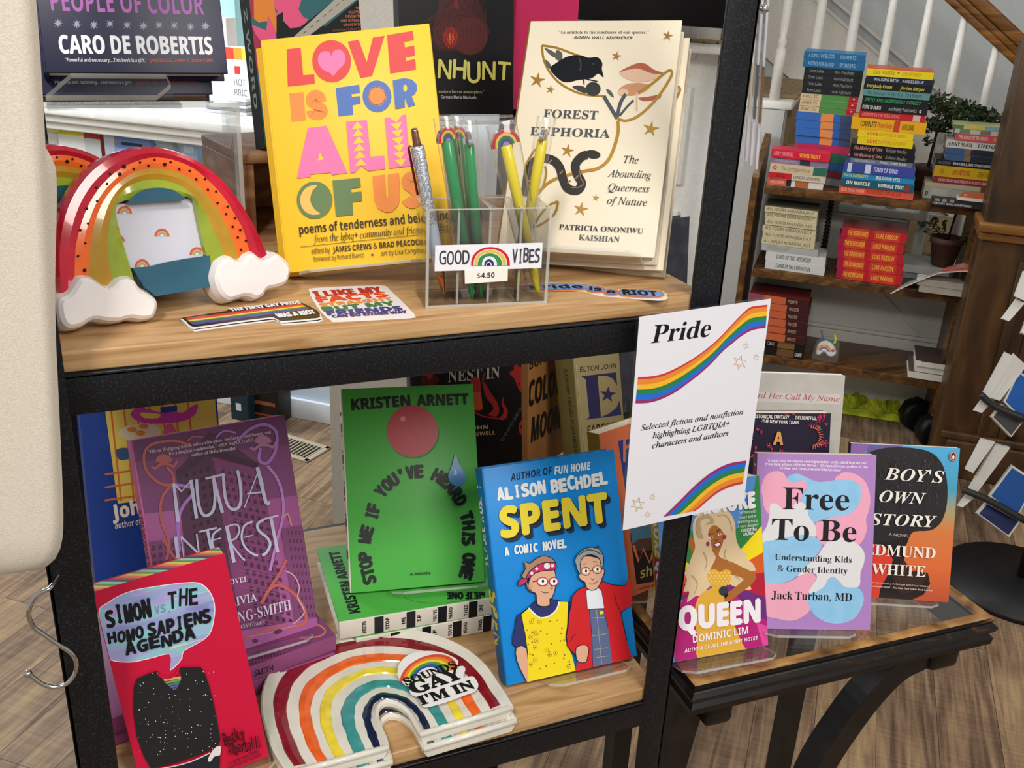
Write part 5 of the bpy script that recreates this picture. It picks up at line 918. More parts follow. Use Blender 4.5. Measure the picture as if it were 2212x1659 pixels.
for i in range(110): x, y = rd.uniform(960, 1510), rd.uniform(960, 1560); (a.disc(M('#e8e8f0', 0.2), (x, y), rd.uniform(1.5, 4), None, 6) if (x > 965 + max(0, (1100 - y)) * 0.1 and not (1090 < x < 1290 and y < 1120)) else None)
a.poly(M('#20222c'), [(1060, 1660), (1200, 1635), (1340, 1600), (1460, 1545), (1535, 1500), (1540, 1600), (1530, 1720), (1050, 1760)]); a.line(M('#c8c8cc'), [(1060, 1655), (1200, 1632), (1340, 1595), (1470, 1535)], 8, 2)
a.poly(M('#dcd8d8'), [(1455, 1590), (1470, 1545), (1510, 1495), (1545, 1490), (1540, 1550), (1500, 1560), (1475, 1595)], 2)
a.hand(M('#3a0816'), 'Becky', (1570, 1495), (1720, 1440), 92, 'sb', 0.2, 0, 3); a.hand(M('#3a0816'), 'Albertalli', (1600, 1560), (1830, 1490), 82, 'sb', 0.2, 0, 4); a.text(M('#6a0a22'), '#1 NEW YORK TIMES', (1600, 1620), (1812, 1530), 20, 'sbi'); a.text(M('#6a0a22'), 'BESTSELLING AUTHOR', (1600, 1650), (1830, 1555), 20, 'sbi')
b.done(); stand('clear acrylic stand under the crimson paperback', b, 0.02, 0.118, 0.022, ZL, 0.5)
# ---- bright blue comic novel (its cover people are plain stand-ins)
SB = M('#0f86d8', 0.38); OUT = M('#141834')
b = standing('hardcover_book', 'bright blue comic novel with yellow SPENT title and two cartoon people', E_(0.3690, 0.7962, -0.7212), -1.4, 23.9, 0.3, 0.1598, 0.2385, 0.022, cover=SB, spine=M('#0b6cae', 0.38))
a = b.front.z(980, 950, 0.23508); WS = M('#e6e8e6')
a.text(M('#15203c'), 'AUTHOR OF', (525, 380), (910, 312), 66, 'sbi'); a.text(WS, 'FUN HOME', (928, 318), (1262, 272), 70, 'sbi', 0.02)
a.hand(WS, 'ALISON', (400, 560), (850, 492), 112, 'sb', 0.12, 0.05, 3); a.hand(WS, 'BECHDEL', (895, 488), (1415, 405), 112, 'sb', 0.12, 0.05, 5)
for dx, dy, c_ in ((34, 38, '#1d2f52'), (22, 26, '#16324e'), (10, 12, '#13161c'), (0, 0, '#e8d53c')):
    a.text(M(c_), 'SPENT', (440 + dx, 895 + dy), (1415 + dx, 745 + dy), 262, 'sb', 0.045)
a.hand(WS, 'A COMIC NOVEL', (465, 1062), (1030, 985), 74, 'sb', 0.12, 0.05, 6)
a.z(1080, 1160, 0.19288); SKN, SK2 = M('#d9a98c'), M('#cf9c7e')
def shape(m, P, sm=3, w=9): P = smooth_loop(P, sm) if sm else P; a.poly(m, P); a.line(OUT, P, w, 0, True)
shape(M('#27306e'), [(385, 720), (340, 760), (230, 850), (180, 880), (160, 1000), (130, 1200), (290, 1245), (600, 1200), (760, 1000), (790, 740), (700, 720), (540, 690)], 2)
shape(SKN, [(172, 1235), (290, 1245), (315, 1620), (250, 1540), (180, 1380)], 2)
YD = M('#ecd61a'); shape(YD, [(310, 790), (225, 860), (270, 1080), (300, 1300), (310, 1620), (840, 1500), (790, 1300), (725, 1140), (745, 990), (755, 720), (645, 715), (620, 800), (540, 880), (440, 890), (360, 830)], 0); a.line(WS, [(310, 790), (360, 840), (440, 900), (540, 880), (625, 805), (650, 720)], 16, 2)
rd = random.Random(11)
for i in range(44):
    x, y = rd.uniform(290, 780), rd.uniform(900, 1540)
    if x < 300 + (1300 - y) * -0.05 or x > 740 + max(0, (y - 1150) * 0.25): continue
    if i % 3 == 0: a.disc(M('#b5701e'), (x, y), 24, None, 14); a.disc(YD, (x, y), 20, None, 14)
    a.disc(M('#8c5a1c'), (x, y), 8, None, 10)
shape(SKN, [(390, 640), (400, 740), (450, 770), (540, 760), (540, 690), (560, 680), (590, 620), (610, 520), (605, 400), (560, 350), (400, 380), (330, 440), (300, 540), (330, 600), (360, 610)], 2)
shape(M('#a98368'), [(225, 430), (270, 350), (255, 270), (320, 290), (400, 230), (480, 205), (560, 230), (600, 270), (600, 300), (450, 310), (330, 390), (290, 470), (310, 560), (350, 620), (290, 570), (270, 480)], 2)
shape(M('#c42a63'), [(285, 470), (300, 400), (400, 310), (500, 280), (605, 285), (600, 360), (480, 370), (380, 400)], 2); shape(M('#c42a63'), [(285, 465), (230, 460), (190, 500), (195, 545), (250, 520), (290, 490)], 2)
for c in ((395, 350), (510, 318), (570, 315), (340, 400)): a.disc(WS, c, 18 if c[0] != 510 else 34, None, 12)
for cx, w in ((460, 52), (585, 42)): a.disc(M('#b3283f'), (cx, 495), w + 14, 52, 22); a.disc(M('#f0ece6'), (cx, 493), w, 40, 20); a.disc(OUT, (cx + 5, 488), 14, 18, 12)
a.line(M('#b3283f'), [(350, 495), (410, 480)], 16); a.line(OUT, [(560, 545), (572, 570), (548, 572)], 6, 2); a.line(OUT, [(445, 600), (480, 618), (525, 616)], 6, 3); a.disc(SK2, (328, 540), 26, 34, 16)
RC = M('#c91f26'); shape(RC, [(900, 560), (850, 590), (790, 660), (780, 760), (755, 850), (745, 1000), (725, 1100), (740, 1220), (850, 1340), (830, 1500), (1240, 1420), (1460, 1350), (1400, 1150), (1330, 830), (1470, 740), (1450, 560), (1430, 440), (1380, 540), (1240, 530), (1130, 490), (1100, 520)], 0)
shape(M('#dfe3ee'), [(945, 600), (960, 800), (1150, 790), (1120, 600), (1080, 560), (980, 560)], 0, 6); shape(M('#5a678f'), [(980, 800), (1140, 800), (1190, 1000), (1235, 1400), (1020, 1440), (1010, 1100)], 0, 6)
for P in ([(1060, 810), (1120, 1410)], [(1010, 900), (1150, 890)], [(1010, 1100), (1170, 1075)], [(1040, 1250), (1190, 1230)], [(1050, 1340), (1210, 1320)]): a.line(M('#a9b07a'), P, 5)
a.poly(M('#ecd61a'), [(1095, 825), (1140, 818), (1140, 850), (1100, 860)])
shape(SKN, [(860, 420), (880, 470), (930, 500), (950, 560), (1000, 590), (1060, 575), (1100, 520), (1130, 440), (1150, 390), (1140, 340), (1115, 340), (1110, 250), (1000, 210), (900, 220), (880, 300), (880, 400)], 2)
shape(M('#9a9c9c'), [(820, 250), (860, 180), (940, 120), (1040, 110), (1100, 140), (1140, 220), (1130, 330), (1115, 350), (1095, 240), (1000, 190), (910, 220), (880, 300), (885, 410), (850, 370), (830, 300)], 2); a.line(M('#2a2c30'), [(860, 200), (950, 140), (1040, 150), (1110, 190)], 10, 3); a.line(M('#2a2c30'), [(1030, 120), (1090, 95)], 12)
for cx, cy in ((940, 378), (1068, 358)): a.disc(OUT, (cx, cy), 54, 50, 22); a.disc(SKN, (cx, cy), 48, 44, 22); a.disc(M('#f0ece6'), (cx, cy - 2), 34, 26, 18); a.disc(OUT, (cx + 4, cy - 4), 14, 16, 12)
a.line(OUT, [(990, 372), (1018, 366)], 7); a.line(OUT, [(1000, 455), (1015, 475), (1032, 460)], 6, 2); a.line(OUT, [(980, 515), (1020, 520), (1070, 490)], 6, 3); a.line(OUT, [(915, 300), (950, 290)], 7); a.line(OUT, [(1020, 268), (1065, 275)], 7)
a.line(OUT, [(770, 1160), (800, 1100), (830, 1080)], 6, 2); a.line(OUT, [(1260, 620), (1280, 720), (1330, 830)], 6, 2); shape(SKN, [(830, 1240), (870, 1205), (940, 1200), (975, 1240), (960, 1330), (940, 1390), (860, 1390), (830, 1320)], 2)
sp = b.spine; sp.z(980, 950, 0.23508); sp.text(WS, 'ALISON BECHDEL', (205, 395), (290, 1200), 36, 'sb', 0.03); sp.z(1000, 1320, 0.19892); sp.text(M('#e8d53c'), 'SPENT', (283, -230), (362, 520), 76, 'sb', 0.05)
b.done(); stand('clear acrylic stand under the bright blue comic novel', b, 0.040, 0.140, 0.034, ZL, 0.5)
# ---- black tentacle novel on a clear riser at the back
fx = onz(1130, 982, ZL + 0.071)
zr = ZL + 0.066; p = onz(1130, 982, zr)
riser('clear riser at the back of the lower shelf under the black tentacle novel', Fr(Vector((p.x - 0.17, 1.075, ZL)), (1, 0, 0), (0, 0, 1)), 0.17, 0.11, 0.066)
p = ony(903, 975, 1.10)
b = standing('hardcover_book', 'black novel with red tentacles, skull and chain, on the rear clear riser', Vector((p.x, 1.10, zr + 0.003)), -3, 4, 2.0, 0.148, 0.225, 0.022, cover=M('#121013', 0.4), spine=M('#17151a', 0.4))
a = b.front.z(650, 750, 0.22604); RE = M('#b02a2c'); BN = M('#c9c2b4')
a.text(BN, 'NEST IN', (1405, 335), (1900, 290), 110, 'f'); a.text(BN, 'BUILD A', (1390, 170), (1900, 120), 100, 'f')
a.poly(RE, [(1740, 360), (1760, 345), (1810, 430), (1870, 520), (1895, 600), (1870, 660), (1800, 650), (1790, 640), (1840, 590), (1820, 540), (1770, 480)], 3); a.poly(RE, [(1940, 460), (1935, 530), (1975, 600), (1960, 680), (1890, 680), (1930, 640), (1935, 590), (1915, 540)], 3); a.line(RE, [(1740, 350), (1740, 290), (1760, 240)], 14, 3)
a.poly(RE, [(1620, 300), (1690, 290), (1720, 360), (1720, 500), (1740, 590), (1660, 600), (1640, 450)], 2); a.poly(M('#c2572c'), [(1630, 430), (1720, 430), (1740, 590), (1650, 600)]); a.line(RE, [(1650, 610), (1740, 660), (1940, 690)], 14, 2)
a.poly(RE, [(1990, 240), (2150, 180), (2180, 330), (2160, 470), (2080, 400), (2040, 300)], 2); a.disc(RE, (2060, 195), 28); a.line(M('#121013'), [(2140, 270), (2100, 310), (2120, 350), (2080, 350)], 14, 3); a.disc(M('#5a1416'), (1230, 310), 90, 60); a.disc(RE, (1230, 275), 26)
for i in range(9): x, y = 2150 - i * 28, 500 + i * 47; a.disc(M('#55595e'), (x, y), 15, 24, 10, 0.55); a.disc(M('#121013'), (x, y), 7, 15, 10, 0.55)
a.poly(RE, [(2080, 740), (2110, 690), (2160, 685), (2190, 720), (2190, 790), (2160, 830), (2110, 840), (2080, 800)], 3); a.disc(M('#121013'), (2115, 760), 17); a.disc(M('#121013'), (2160, 755), 17); a.poly(M('#121013'), [(2135, 780), (2146, 800), (2126, 800)]); a.line(RE, [(2030, 830), (2190, 895)], 10); a.line(RE, [(2060, 895), (2190, 835)], 10)
a.text(M('#c9a57a'), 'JOHN', (1590, 790), (1785, 778), 36, 'sb'); a.text(M('#c9a57a'), 'WISWELL', (1590, 848), (1855, 832), 36, 'sb'); sp = b.spine.z(650, 750, 0.22604); sp.text(BN, 'NEST IN', (1090, 250), (1118, 600), 24, 'sb'); b.done()
# ================================================================== glass-topped side table beside the rack
WORN = wood('worn_black_wood', [(0.40, '#0c0b0b'), (0.60, '#15110f'), (0.68, '#4a2c18'), (0.75, '#9a6a3a')], (14, 9, 60), 0.35, 0.1, 8, 1.0)
GOLDW = wood('worn_gold_edge', [(0.30, '#1a130c'), (0.42, '#7a5630'), (0.6, '#b08650')], (18, 18, 60), 0.45, 0.1, 8, 0.6)
BLKW = speck('black_painted_wood', '#0b0b0d', '#1b1a1a', 30, 0.4, 0.8, 0.35)
ZG = EYE - 0.735; TF = Fr(onz(1505, 1475, ZG), onz(2137, 1330, ZG) - onz(1505, 1475, ZG), (0, 0, 1)); TWd = (onz(2137, 1330, ZG) - onz(1505, 1475, ZG)).length; TDp = 0.86
tt = thing('side_table', 'worn black side table with inset glass top right of the rack', 'table', Vector((TF.at(TWd / 2, 0, -TDp / 2).x, TF.at(TWd / 2, 0, -TDp / 2).y, 0)))
def rail(p0, p1, outn, m_inner):
    d = (p1 - p0); L = d.length; U = d.normalized(); f = Fr(p0, U, (0, 0, 1)); prof = [(0.0, 0.0), (0.004, -0.001), (0.005, -0.006), (0.002, -0.008), (0.006, -0.010), (0.010, -0.015), (0.008, -0.021), (0.003, -0.024), (0.004, -0.026), (0.008, -0.031), (0.007, -0.040), (0.002, -0.045), (-0.012, -0.046), (-0.012, -0.004), (-0.009, -0.0005)]
    g = MB(); k = len(prof); c0 = [p0 + U * (-max(n, 0)) + Vector((0, 0, z)) + outn * n for n, z in prof]; c1 = [p1 + U * max(n, 0) + Vector((0, 0, z)) + outn * n for n, z in prof]
    for i in range(k): j = (i + 1) % k; g.add([c0[i], c1[i], c1[j], c0[j]], [(0, 1, 2, 3)], GOLDW if i in (0, k - 1, k - 2) else WORN)
    g.face(c0, WORN); g.face(list(reversed(c1)), WORN); child(g, 'edge_rail', tt)
c = [TF.at(0, 0, 0), TF.at(TWd, 0, 0), TF.at(TWd, 0, -TDp), TF.at(0, 0, -TDp)]
for i in range(4): p0, p1 = c[i], c[(i + 1) % 4]; U = (p1 - p0).normalized(); rail(p0, p1, U.cross(Vector((0, 0, 1))), 0)
g = MB(); g.box(TF, 0.008, TWd - 0.008, -0.006, -0.0005, -TDp + 0.008, -0.008, GLASS); child(g, 'glass_top', tt)
def leg(pts, w, t):
    g = MB(); pts = smooth_loop(pts, 6, False); P = [Vector(p) for p in pts]; vs, fs = [], []
    for i, p in enumerate(P):
        d = (P[min(i + 1, len(P) - 1)] - P[max(i - 1, 0)]).normalized(); s_ = TF.N; q = d.cross(s_).normalized()
        vs += [p + s_ * t / 2 + q * w / 2, p + s_ * t / 2 - q * w / 2, p - s_ * t / 2 - q * w / 2, p - s_ * t / 2 + q * w / 2]
    for i in range(len(P) - 1): fs += [(4 * i + k, 4 * i + (k + 1) % 4, 4 * i + 4 + (k + 1) % 4, 4 * i + 4 + k) for k in range(4)]
    fs += [(3, 2, 1, 0), tuple(4 * (len(P) - 1) + k for k in range(4))]; g.add(vs, fs, BLKW); child(g, 'leg', tt)
T3 = lambda u, z, n: TF.at(u, z - 0.0, n)
hz = ZG
for n in (-0.035, -TDp + 0.035):
    leg([T3(TWd - 0.03, -0.066, n), T3(TWd - 0.07, -0.066, n), T3(TWd - 0.115, -0.085, n), T3(TWd - 0.165, -0.15, n), T3(TWd - 0.205, -0.25, n), T3(TWd - 0.20, -0.42, n), T3(TWd - 0.12, -0.62, n), T3(TWd - 0.02, -hz, n)], 0.034, 0.034)
    leg([T3(0.028, -0.06, n - 0.02), T3(0.018, -0.10, n - 0.02), T3(0.006, -0.2, n - 0.02), T3(0.0, -0.35, n - 0.02), T3(0.006, -0.55, n - 0.02), T3(0.02, -hz, n - 0.02)], 0.042, 0.034)
for u in (0.06, TWd - 0.06): leg([T3(u, -0.046, -TDp * 0.3), T3(u, -0.3, -TDp * 0.3), T3(u, -hz, -TDp * 0.3)], 0.028, 0.028)
for u0, u1 in ((0.03, 0.066), (TWd - 0.062, TWd - 0.018)):
    for n in (-0.012, -TDp + 0.05): g = MB(); g.box(TF, u0, u1, -0.084, -0.046, n - 0.04, n, WORN, 0.006); child(g, 'scroll_block', tt)
# ---------------------------------------------------------------- books on the table
FP = M('#a97fc0', 0.45); FB, FK, FW = speck('free_blue', '#84bce4', '#93c6ea', 60, 0.35, 0.7, 0.45), M('#e6a3bd', 0.45), M('#d9d9de', 0.45)
b = standing('paperback_book', 'lilac parenting paperback with pink, white and blue shapes on the table', E_(0.680, 0.7835, -0.7134), -23.2, 19.7, 1.5, 0.1413, 0.21, 0.018, cover=FP, spine=M('#6a4660', 0.45), hard=False)
a = b.front.z(1600, 960, 0.23508)
a.poly(FK, [(200, 480), (190, 400), (220, 300), (280, 255), (350, 245), (400, 270), (430, 320), (500, 345), (570, 325), (620, 350), (605, 400), (560, 470), (540, 540), (440, 600), (300, 660), (240, 620), (210, 560)], 3)
a.poly(FK, [(870, 330), (900, 280), (960, 255), (1060, 275), (1150, 350), (1190, 480), (1180, 600), (1150, 690), (1160, 780), (1110, 900), (1000, 960), (880, 930), (760, 920), (700, 850), (670, 740), (780, 690), (900, 640), (1060, 560), (1110, 450), (1050, 360)], 3)
a.poly(FB, [(420, 320), (460, 280), (530, 270), (620, 310), (720, 345), (850, 330), (980, 315), (1080, 360), (1110, 430), (1090, 540), (1000, 640), (860, 665), (740, 690), (670, 720), (600, 640), (560, 560), (560, 470), (610, 400), (570, 325), (500, 350)], 3)
a.poly(FW, [(195, 830), (240, 750), (265, 640), (270, 560), (310, 540), (360, 570), (400, 600), (470, 590), (500, 545), (560, 530), (610, 580), (620, 650), (680, 740), (695, 820), (650, 870), (500, 910), (300, 920), (180, 930)], 3)
a.poly(FB, [(190, 930), (300, 880), (430, 850), (560, 830), (680, 850), (745, 920), (700, 1010), (600, 1120), (520, 1200), (430, 1260), (250, 1290), (150, 1290)], 3)
a.poly(FW, [(745, 960), (820, 880), (920, 855), (1050, 900), (1130, 980), (1135, 1080), (1100, 1180), (1090, 1300), (1000, 1320), (850, 1330), (720, 1350), (640, 1370), (620, 1330), (690, 1250), (690, 1190), (600, 1190), (520, 1210), (600, 1120), (700, 1030)], 3)
a.poly(FK, [(150, 1290), (330, 1280), (450, 1260), (560, 1200), (640, 1180), (690, 1220), (670, 1280), (630, 1340), (610, 1420), (640, 1500), (600, 1560), (480, 1620), (330, 1600), (180, 1540)], 3)
a.poly(FB, [(610, 1440), (620, 1380), (700, 1350), (770, 1300), (800, 1240), (850, 1215), (900, 1250), (960, 1310), (1080, 1320), (1130, 1400), (1110, 1500), (1040, 1600), (920, 1645), (780, 1630), (670, 1560)], 3)
TK = M('#15161c'); TW2 = M('#ece4f0')
a.text(TK, 'Free', (385, 595), (995, 605), 200, 'f'); a.text(TK, 'To Be', (280, 875), (1060, 897), 195, 'f')
a.text(TK, 'Understanding Kids', (312, 1060), (1018, 1088), 55, 'f'); a.text(TK, '& Gender Identity', (338, 1165), (980, 1190), 55, 'f'); a.text(TK, 'Jack Turban, MD', (282, 1418), (1020, 1440), 72, 'f')
a.text(TW2, '\u201cA must-read for anyone seeking to better understand how we can', (240, 158), (1150, 182), 24, 'sb'); a.text(TW2, 'truly help all our children thrive.\u201d \u2014Chelsea Clinton, author of the', (225, 190), (1165, 220), 24, 'sb'); a.text(TW2, '#1 New York Times bestseller She Persisted', (360, 230), (918, 248), 24, 'sbi')
b.spine.text(M('#d8c8d8'), 'FREE TO BE', (1630, 1000), (1652, 1250), 10, 'sb'); b.done(); stand('clear acrylic stand under the lilac parenting paperback', b, 0.012, 0.12, 0.024, ZG, 0.55)
# A boy's novel: dark head of hair against blue and orange
m, nt, b_ = nodes('sunset_cover'); mpn = coords(nt, (1, 1, 1)); sx = nt.nodes.new('ShaderNodeSeparateXYZ'); nt.links.new(mpn.outputs[0], sx.inputs[0])
r_ = ramp(nt, [(0.0, '#b5482a'), (0.25, '#d9692f'), (0.50, '#cf7a3e'), (0.62, '#a59a6a'), (0.76, '#3f9ab8'), (1.0, '#4aa6d8')]); ml = nt.nodes.new('ShaderNodeMath'); ml.operation = 'MULTIPLY'; ml.inputs[1].default_value = 5.4; nt.links.new(sx.outputs[2], ml.inputs[0]); nt.links.new(ml.outputs[0], r_.inputs[0]); nt.links.new(r_.outputs[0], b_.inputs['Base Color']); b_.inputs['Roughness'].default_value = 0.4; SUN = m
b = standing('paperback_book', 'novel with dark back of a head against blue and orange, rightmost on table', E_(0.838, 0.8105, -0.7208), -29.1, 17.4, 2.3, 0.1326, 0.197, 0.014, cover=SUN, spine=M('#2a1a22', 0.4), hard=False)
a = b.front.z(1600, 960, 0.23508); HA = M('#262426', 0.45)
a.poly(M('#8a63a8'), [(900, -20), (1200, 0), (1150, 60), (1000, 400), (900, 500)]); a.poly(M('#6a5a9a'), [(1180, 0), (1500, 10), (1400, 60), (1150, 80)])
a.poly(M('#241a1a', 0.45), [(900, 800), (1300, 760), (1640, 740), (1560, 830), (1520, 930), (1500, 1060), (1560, 1160), (1720, 1180), (1740, 1280), (1680, 1380), (1500, 1460), (900, 1460)], 0); a.poly(M('#d8402c'), [(1180, 900), (1330, 940), (1400, 1060), (1350, 1200), (1280, 1330), (1260, 1460), (1150, 1460)]); a.poly(M('#3a2420'), [(1500, 1060), (1560, 1160), (1720, 1180), (1650, 1300), (1480, 1380), (1400, 1200)], 2)
a.poly(HA, [(1000, 330), (1060, 200), (1150, 90), (1280, 40), (1430, 25), (1600, 35), (1740, 70), (1840, 160), (1890, 300), (1900, 480), (1880, 620), (1830, 730), (1740, 790), (1600, 800), (1480, 860), (1300, 900), (1000, 900)], 3)
rd = random.Random(3)
for i in range(150): x, y = rd.uniform(1250, 1830), rd.uniform(60, 600); a.line(M(rd.choice(('#3a3848', '#4a4660', '#17161a', '#33323c', '#5a567a'))), [(x, y), (x + rd.uniform(-25, 30), y + rd.uniform(30, 90))], 4, 0, False, 1)
BW = M('#ece8e2', 0.4)
a.text(BW, 'BOY\u2019S', (1312, 318), (1858, 352), 108, 'fbi'); a.text(BW, 'OWN', (1265, 522), (1690, 548), 104, 'fbi'); a.text(BW, 'STORY', (1180, 732), (1790, 758), 104, 'fbi'); a.text(M('#c9c0b8'), 'A NOVEL', (1352, 832), (1545, 852), 24, 'n')
a.text(BW, 'EDMUND', (1130, 1005), (1780, 1045), 98, 'f'); a.text(BW, 'WHITE', (1195, 1185), (1690, 1212), 98, 'f'); a.text(M('#d8c8c0'), '\u201cWhite has crossed J. D. Salinger with Oscar Wilde to', (1150, 1265), (1730, 1308), 15, 'n'); a.text(M('#d8c8c0'), 'extraordinary novel.\u201d \u2014The New York Times Book Review', (1150, 1300), (1755, 1345), 16, 'sbi')
a.disc(M('#b9553a', 0.35), (1945, 108), 34, 42); a.disc(M('#e0dcd0'), (1945, 108), 30, 38, 20); a.disc(M('#b9553a'), (1945, 108), 28, 35, 20); a.poly(M('#16161a'), [(1945, 78), (1960, 90), (1962, 120), (1950, 138), (1932, 132), (1930, 95)], 2); a.poly(M('#ece8e2'), [(1947, 92), (1957, 110), (1950, 133), (1936, 128), (1938, 105)], 2)
b.done(); stand('clear acrylic stand under the novel with the back of a head', b, 0.01, 0.118, 0.02, ZG, 0.55)
# karaoke novel
b = standing('paperback_book', 'rainbow-rayed karaoke novel with a blonde singer in a gold dress, by the post', E_(0.5585, 0.7757, -0.7267), -4.7, 20.6, -0.1, 0.1338, 0.203, 0.02, cover=M('#4f8cd0', 0.42), spine=M('#b8a81c', 0.42), hard=False)
a = b.front.z(1400, 1050, 0.25316); cG_, cY_, cO_, cR_, cP_, cM_ = M('#2f8040'), M('#ecd41c'), M('#cf5a22'), M('#b01c34'), M('#6a2a7a'), M('#b01e74')
cen = (560, 800)
for P, c_ in (([(975, -150), (975, 330), cen], cG_), ([(900, 80), (940, -250), (1050, -100), cen], cG_), ([(980, 325), (990, 570), cen], cY_), ([(990, 560), (1000, 740), cen], cO_), ([(1000, 735), (1010, 960), cen], cR_), ([(1010, 950), (1020, 1150), cen], cP_), ([(1020, 1140), (1060, 1700), (700, 1700), cen], cM_),
              ([(700, 1700), (200, 1700), cen], cM_), ([(100, 1700), (200, 1050), cen], cM_), ([(150, 1060), (180, 860), cen], cP_), ([(180, 1000), (230, 720), cen], cR_), ([(220, 850), (250, 600), cen], cO_), ([(240, 680), (300, 480), cen], cY_), ([(250, 600), (330, 300), cen], cG_), ([(200, 1300), (340, 900), cen], M('#8f1d4e'))): a.poly(c_, P)
a.poly(cM_, [(230, 1500), (300, 960), (440, 880), (700, 1000), (1030, 1180), (1060, 1600)]); a.poly(M('#d84a9a'), [(920, 1160), (1030, 1200), (1060, 1380), (980, 1370)]); a.poly(cP_, [(760, 900), (1010, 960), (1015, 1150), (860, 1050)])
HB, HB2, SKq = M('#d8bf9a'), M('#b39a74'), M('#a5662c')
a.poly(SKq, [(355, 430), (420, 480), (480, 560), (500, 650), (470, 700), (420, 640), (350, 520)], 2)
a.poly(HB, [(380, 330), (400, 270), (450, 225), (540, 200), (640, 195), (700, 230), (740, 320), (750, 450), (790, 540), (850, 580), (820, 600), (890, 660), (915, 720), (860, 730), (840, 800), (880, 880), (800, 880), (720, 850), (600, 800), (520, 860), (450, 930), (400, 940), (330, 990), (350, 900), (300, 900), (330, 800), (310, 740), (350, 660), (370, 600), (400, 520), (385, 430)], 3)
a.poly(SKq, [(530, 460), (510, 420), (520, 370), (560, 330), (610, 360), (640, 400), (640, 470), (615, 540), (600, 590), (640, 620), (720, 650), (800, 690), (900, 740), (920, 780), (880, 840), (800, 900), (700, 980), (650, 980), (640, 940), (720, 880), (790, 820), (810, 790), (720, 760), (600, 770), (520, 740), (560, 650), (575, 600), (545, 550)], 2)
GD = M('#d9a83c', 0.3); a.poly(GD, [(505, 750), (540, 712), (580, 712), (610, 735), (650, 712), (700, 720), (710, 760), (690, 830), (640, 870), (640, 940), (680, 1010), (720, 1150), (800, 1340), (830, 1460), (440, 1520), (420, 1300), (395, 1100), (420, 960), (490, 890), (545, 870), (515, 810)], 2)
for i in range(30): a.disc(M('#e8c878', 0.2), (525 + (i % 6) * 32 + (i // 6 % 2) * 14, 740 + (i // 6) * 24), 8, None, 8)
a.poly(HB2, [(410, 300), (440, 260), (500, 240), (555, 280), (550, 320), (480, 330), (450, 380), (470, 440), (430, 440), (405, 380)], 3); a.poly(HB, [(440, 310), (480, 280), (530, 290), (480, 330), (460, 380)], 3)
for P in ([(590, 250), (660, 250), (700, 310), (715, 380)], [(660, 540), (650, 600), (700, 660)], [(470, 560), (500, 640), (480, 720)], [(740, 760), (780, 800)], [(370, 760), (420, 830), (390, 920)]): a.line(HB2, P, 10, 3, False, 3)
for c_ in ((507, 492), (650, 432)): a.disc(M('#a01f5a'), c_, 14, 20, 14)
a.line(M('#2a1712'), [(515, 412), (550, 402)], 7); a.line(M('#2a1712'), [(580, 390), (615, 365)], 7)
for c_ in ((533, 438), (605, 410)): a.disc(M('#f0ece6'), c_, 17, 9, 14, -0.3); a.disc(M('#1d1412'), (c_[0] + 2, c_[1] - 1), 7, 8, 10)
a.line(M('#6a3c1c'), [(570, 455), (580, 468), (590, 455)], 5, 2); a.poly(M('#7a1430'), [(555, 495), (590, 480), (617, 478), (605, 515), (580, 522)], 2); a.poly(M('#f0ecf0'), [(562, 497), (590, 486), (612, 484), (600, 508), (580, 512)], 2)
a.disc(M('#33363c', 0.3), (640, 893), 40, 40, 20); a.poly(M('#141416'), [(640, 925), (670, 910), (710, 1030), (690, 1030)]); a.poly(SKq, [(650, 960), (690, 930), (720, 940), (710, 975), (660, 985)], 2)
QW = M('#ece6ee'); a.text(QW, 'QUEEN', (262, 1225), (945, 1150), 185, 'sb', 0.06); a.text(QW, 'DOMINIC LIM', (378, 1335), (848, 1255), 62, 'sb'); a.text(QW, 'AUTHOR OF ALL THE RIGHT NOTES', (305, 1420), (930, 1305), 30, 'sbi')
a.text(QW, 'KARAOKE', (330, 250), (905, 178), 130, 'sb', 0.06)
for i, (s_, x0, x1, y) in enumerate((('\u201cWritten with', 765, 915, 232), ('heart and a', 775, 910, 272), ('sparkling voice.', 757, 932, 310), ('A pure delight!\u201d', 757, 935, 348), ('\u2014CHRISTINA', 780, 922, 385), ('LAUREN', 805, 897, 418))): a.text(QW, s_, (x0, y + 6), (x1, y - 8), 24, 'sb' if i > 3 else 's')
sp = b.spine; sp.poly(M('#2f8040'), [(0, 0), (30, 0), (140, 330), (90, 330)]); sp.z(980, 950, 0.23508); sp.poly(M('#a8321c'), [(1830, 1010), (1850, 1080), (1960, 1120), (2100, 1800), (1880, 1800)]); sp.poly(M('#2f8040'), [(1860, 700), (1990, 700), (1990, 960), (1900, 870)]); sp.text(QW, 'KARAOKE QUEEN', (1815, 450), (1885, 1560), 58, 'sb', 0.04); b.done()
stand('clear acrylic stand under the karaoke novel', b, 0.006, 0.128, 0.038, ZG, 0.55)
# white memoir and the floral fantasy in front of it
def from_top_right(x, y, ztop, yaw, lean, w, h, roll=0):
    p = onz(x, y, ztop); f0 = pose(p, yaw, lean, roll); return pose(p - f0.U * w - f0.V * h, yaw, lean, roll)
fr = from_top_right(1826, 811, ZG + 0.21, -24, 14, 0.143, 0.213, 1.0)
b = Book('paperback_book', 'pale grey memoir with red italic title at the back of the table', fr, 0.143, 0.213, 0.018, speck('memoir_cover', '#b9b4ae', '#c6c2bc', 30, 0.35, 0.7, 0.5), M('#c9c5be'), hard=False, pages=PAGEW)
a = b.front.z(1560, 780, 0.25316); a.poly(M('#cfcac4'), [(-200, 250), (1010, 285), (1005, 370), (-200, 330)]); a.line(M('#9a958e'), [(490, 80), (450, 440)], 4); a.text(M('#b0525a'), 'I Heard Her Call My Name', (120, 305), (1000, 345), 46, 'fi', 0.01); b.done()
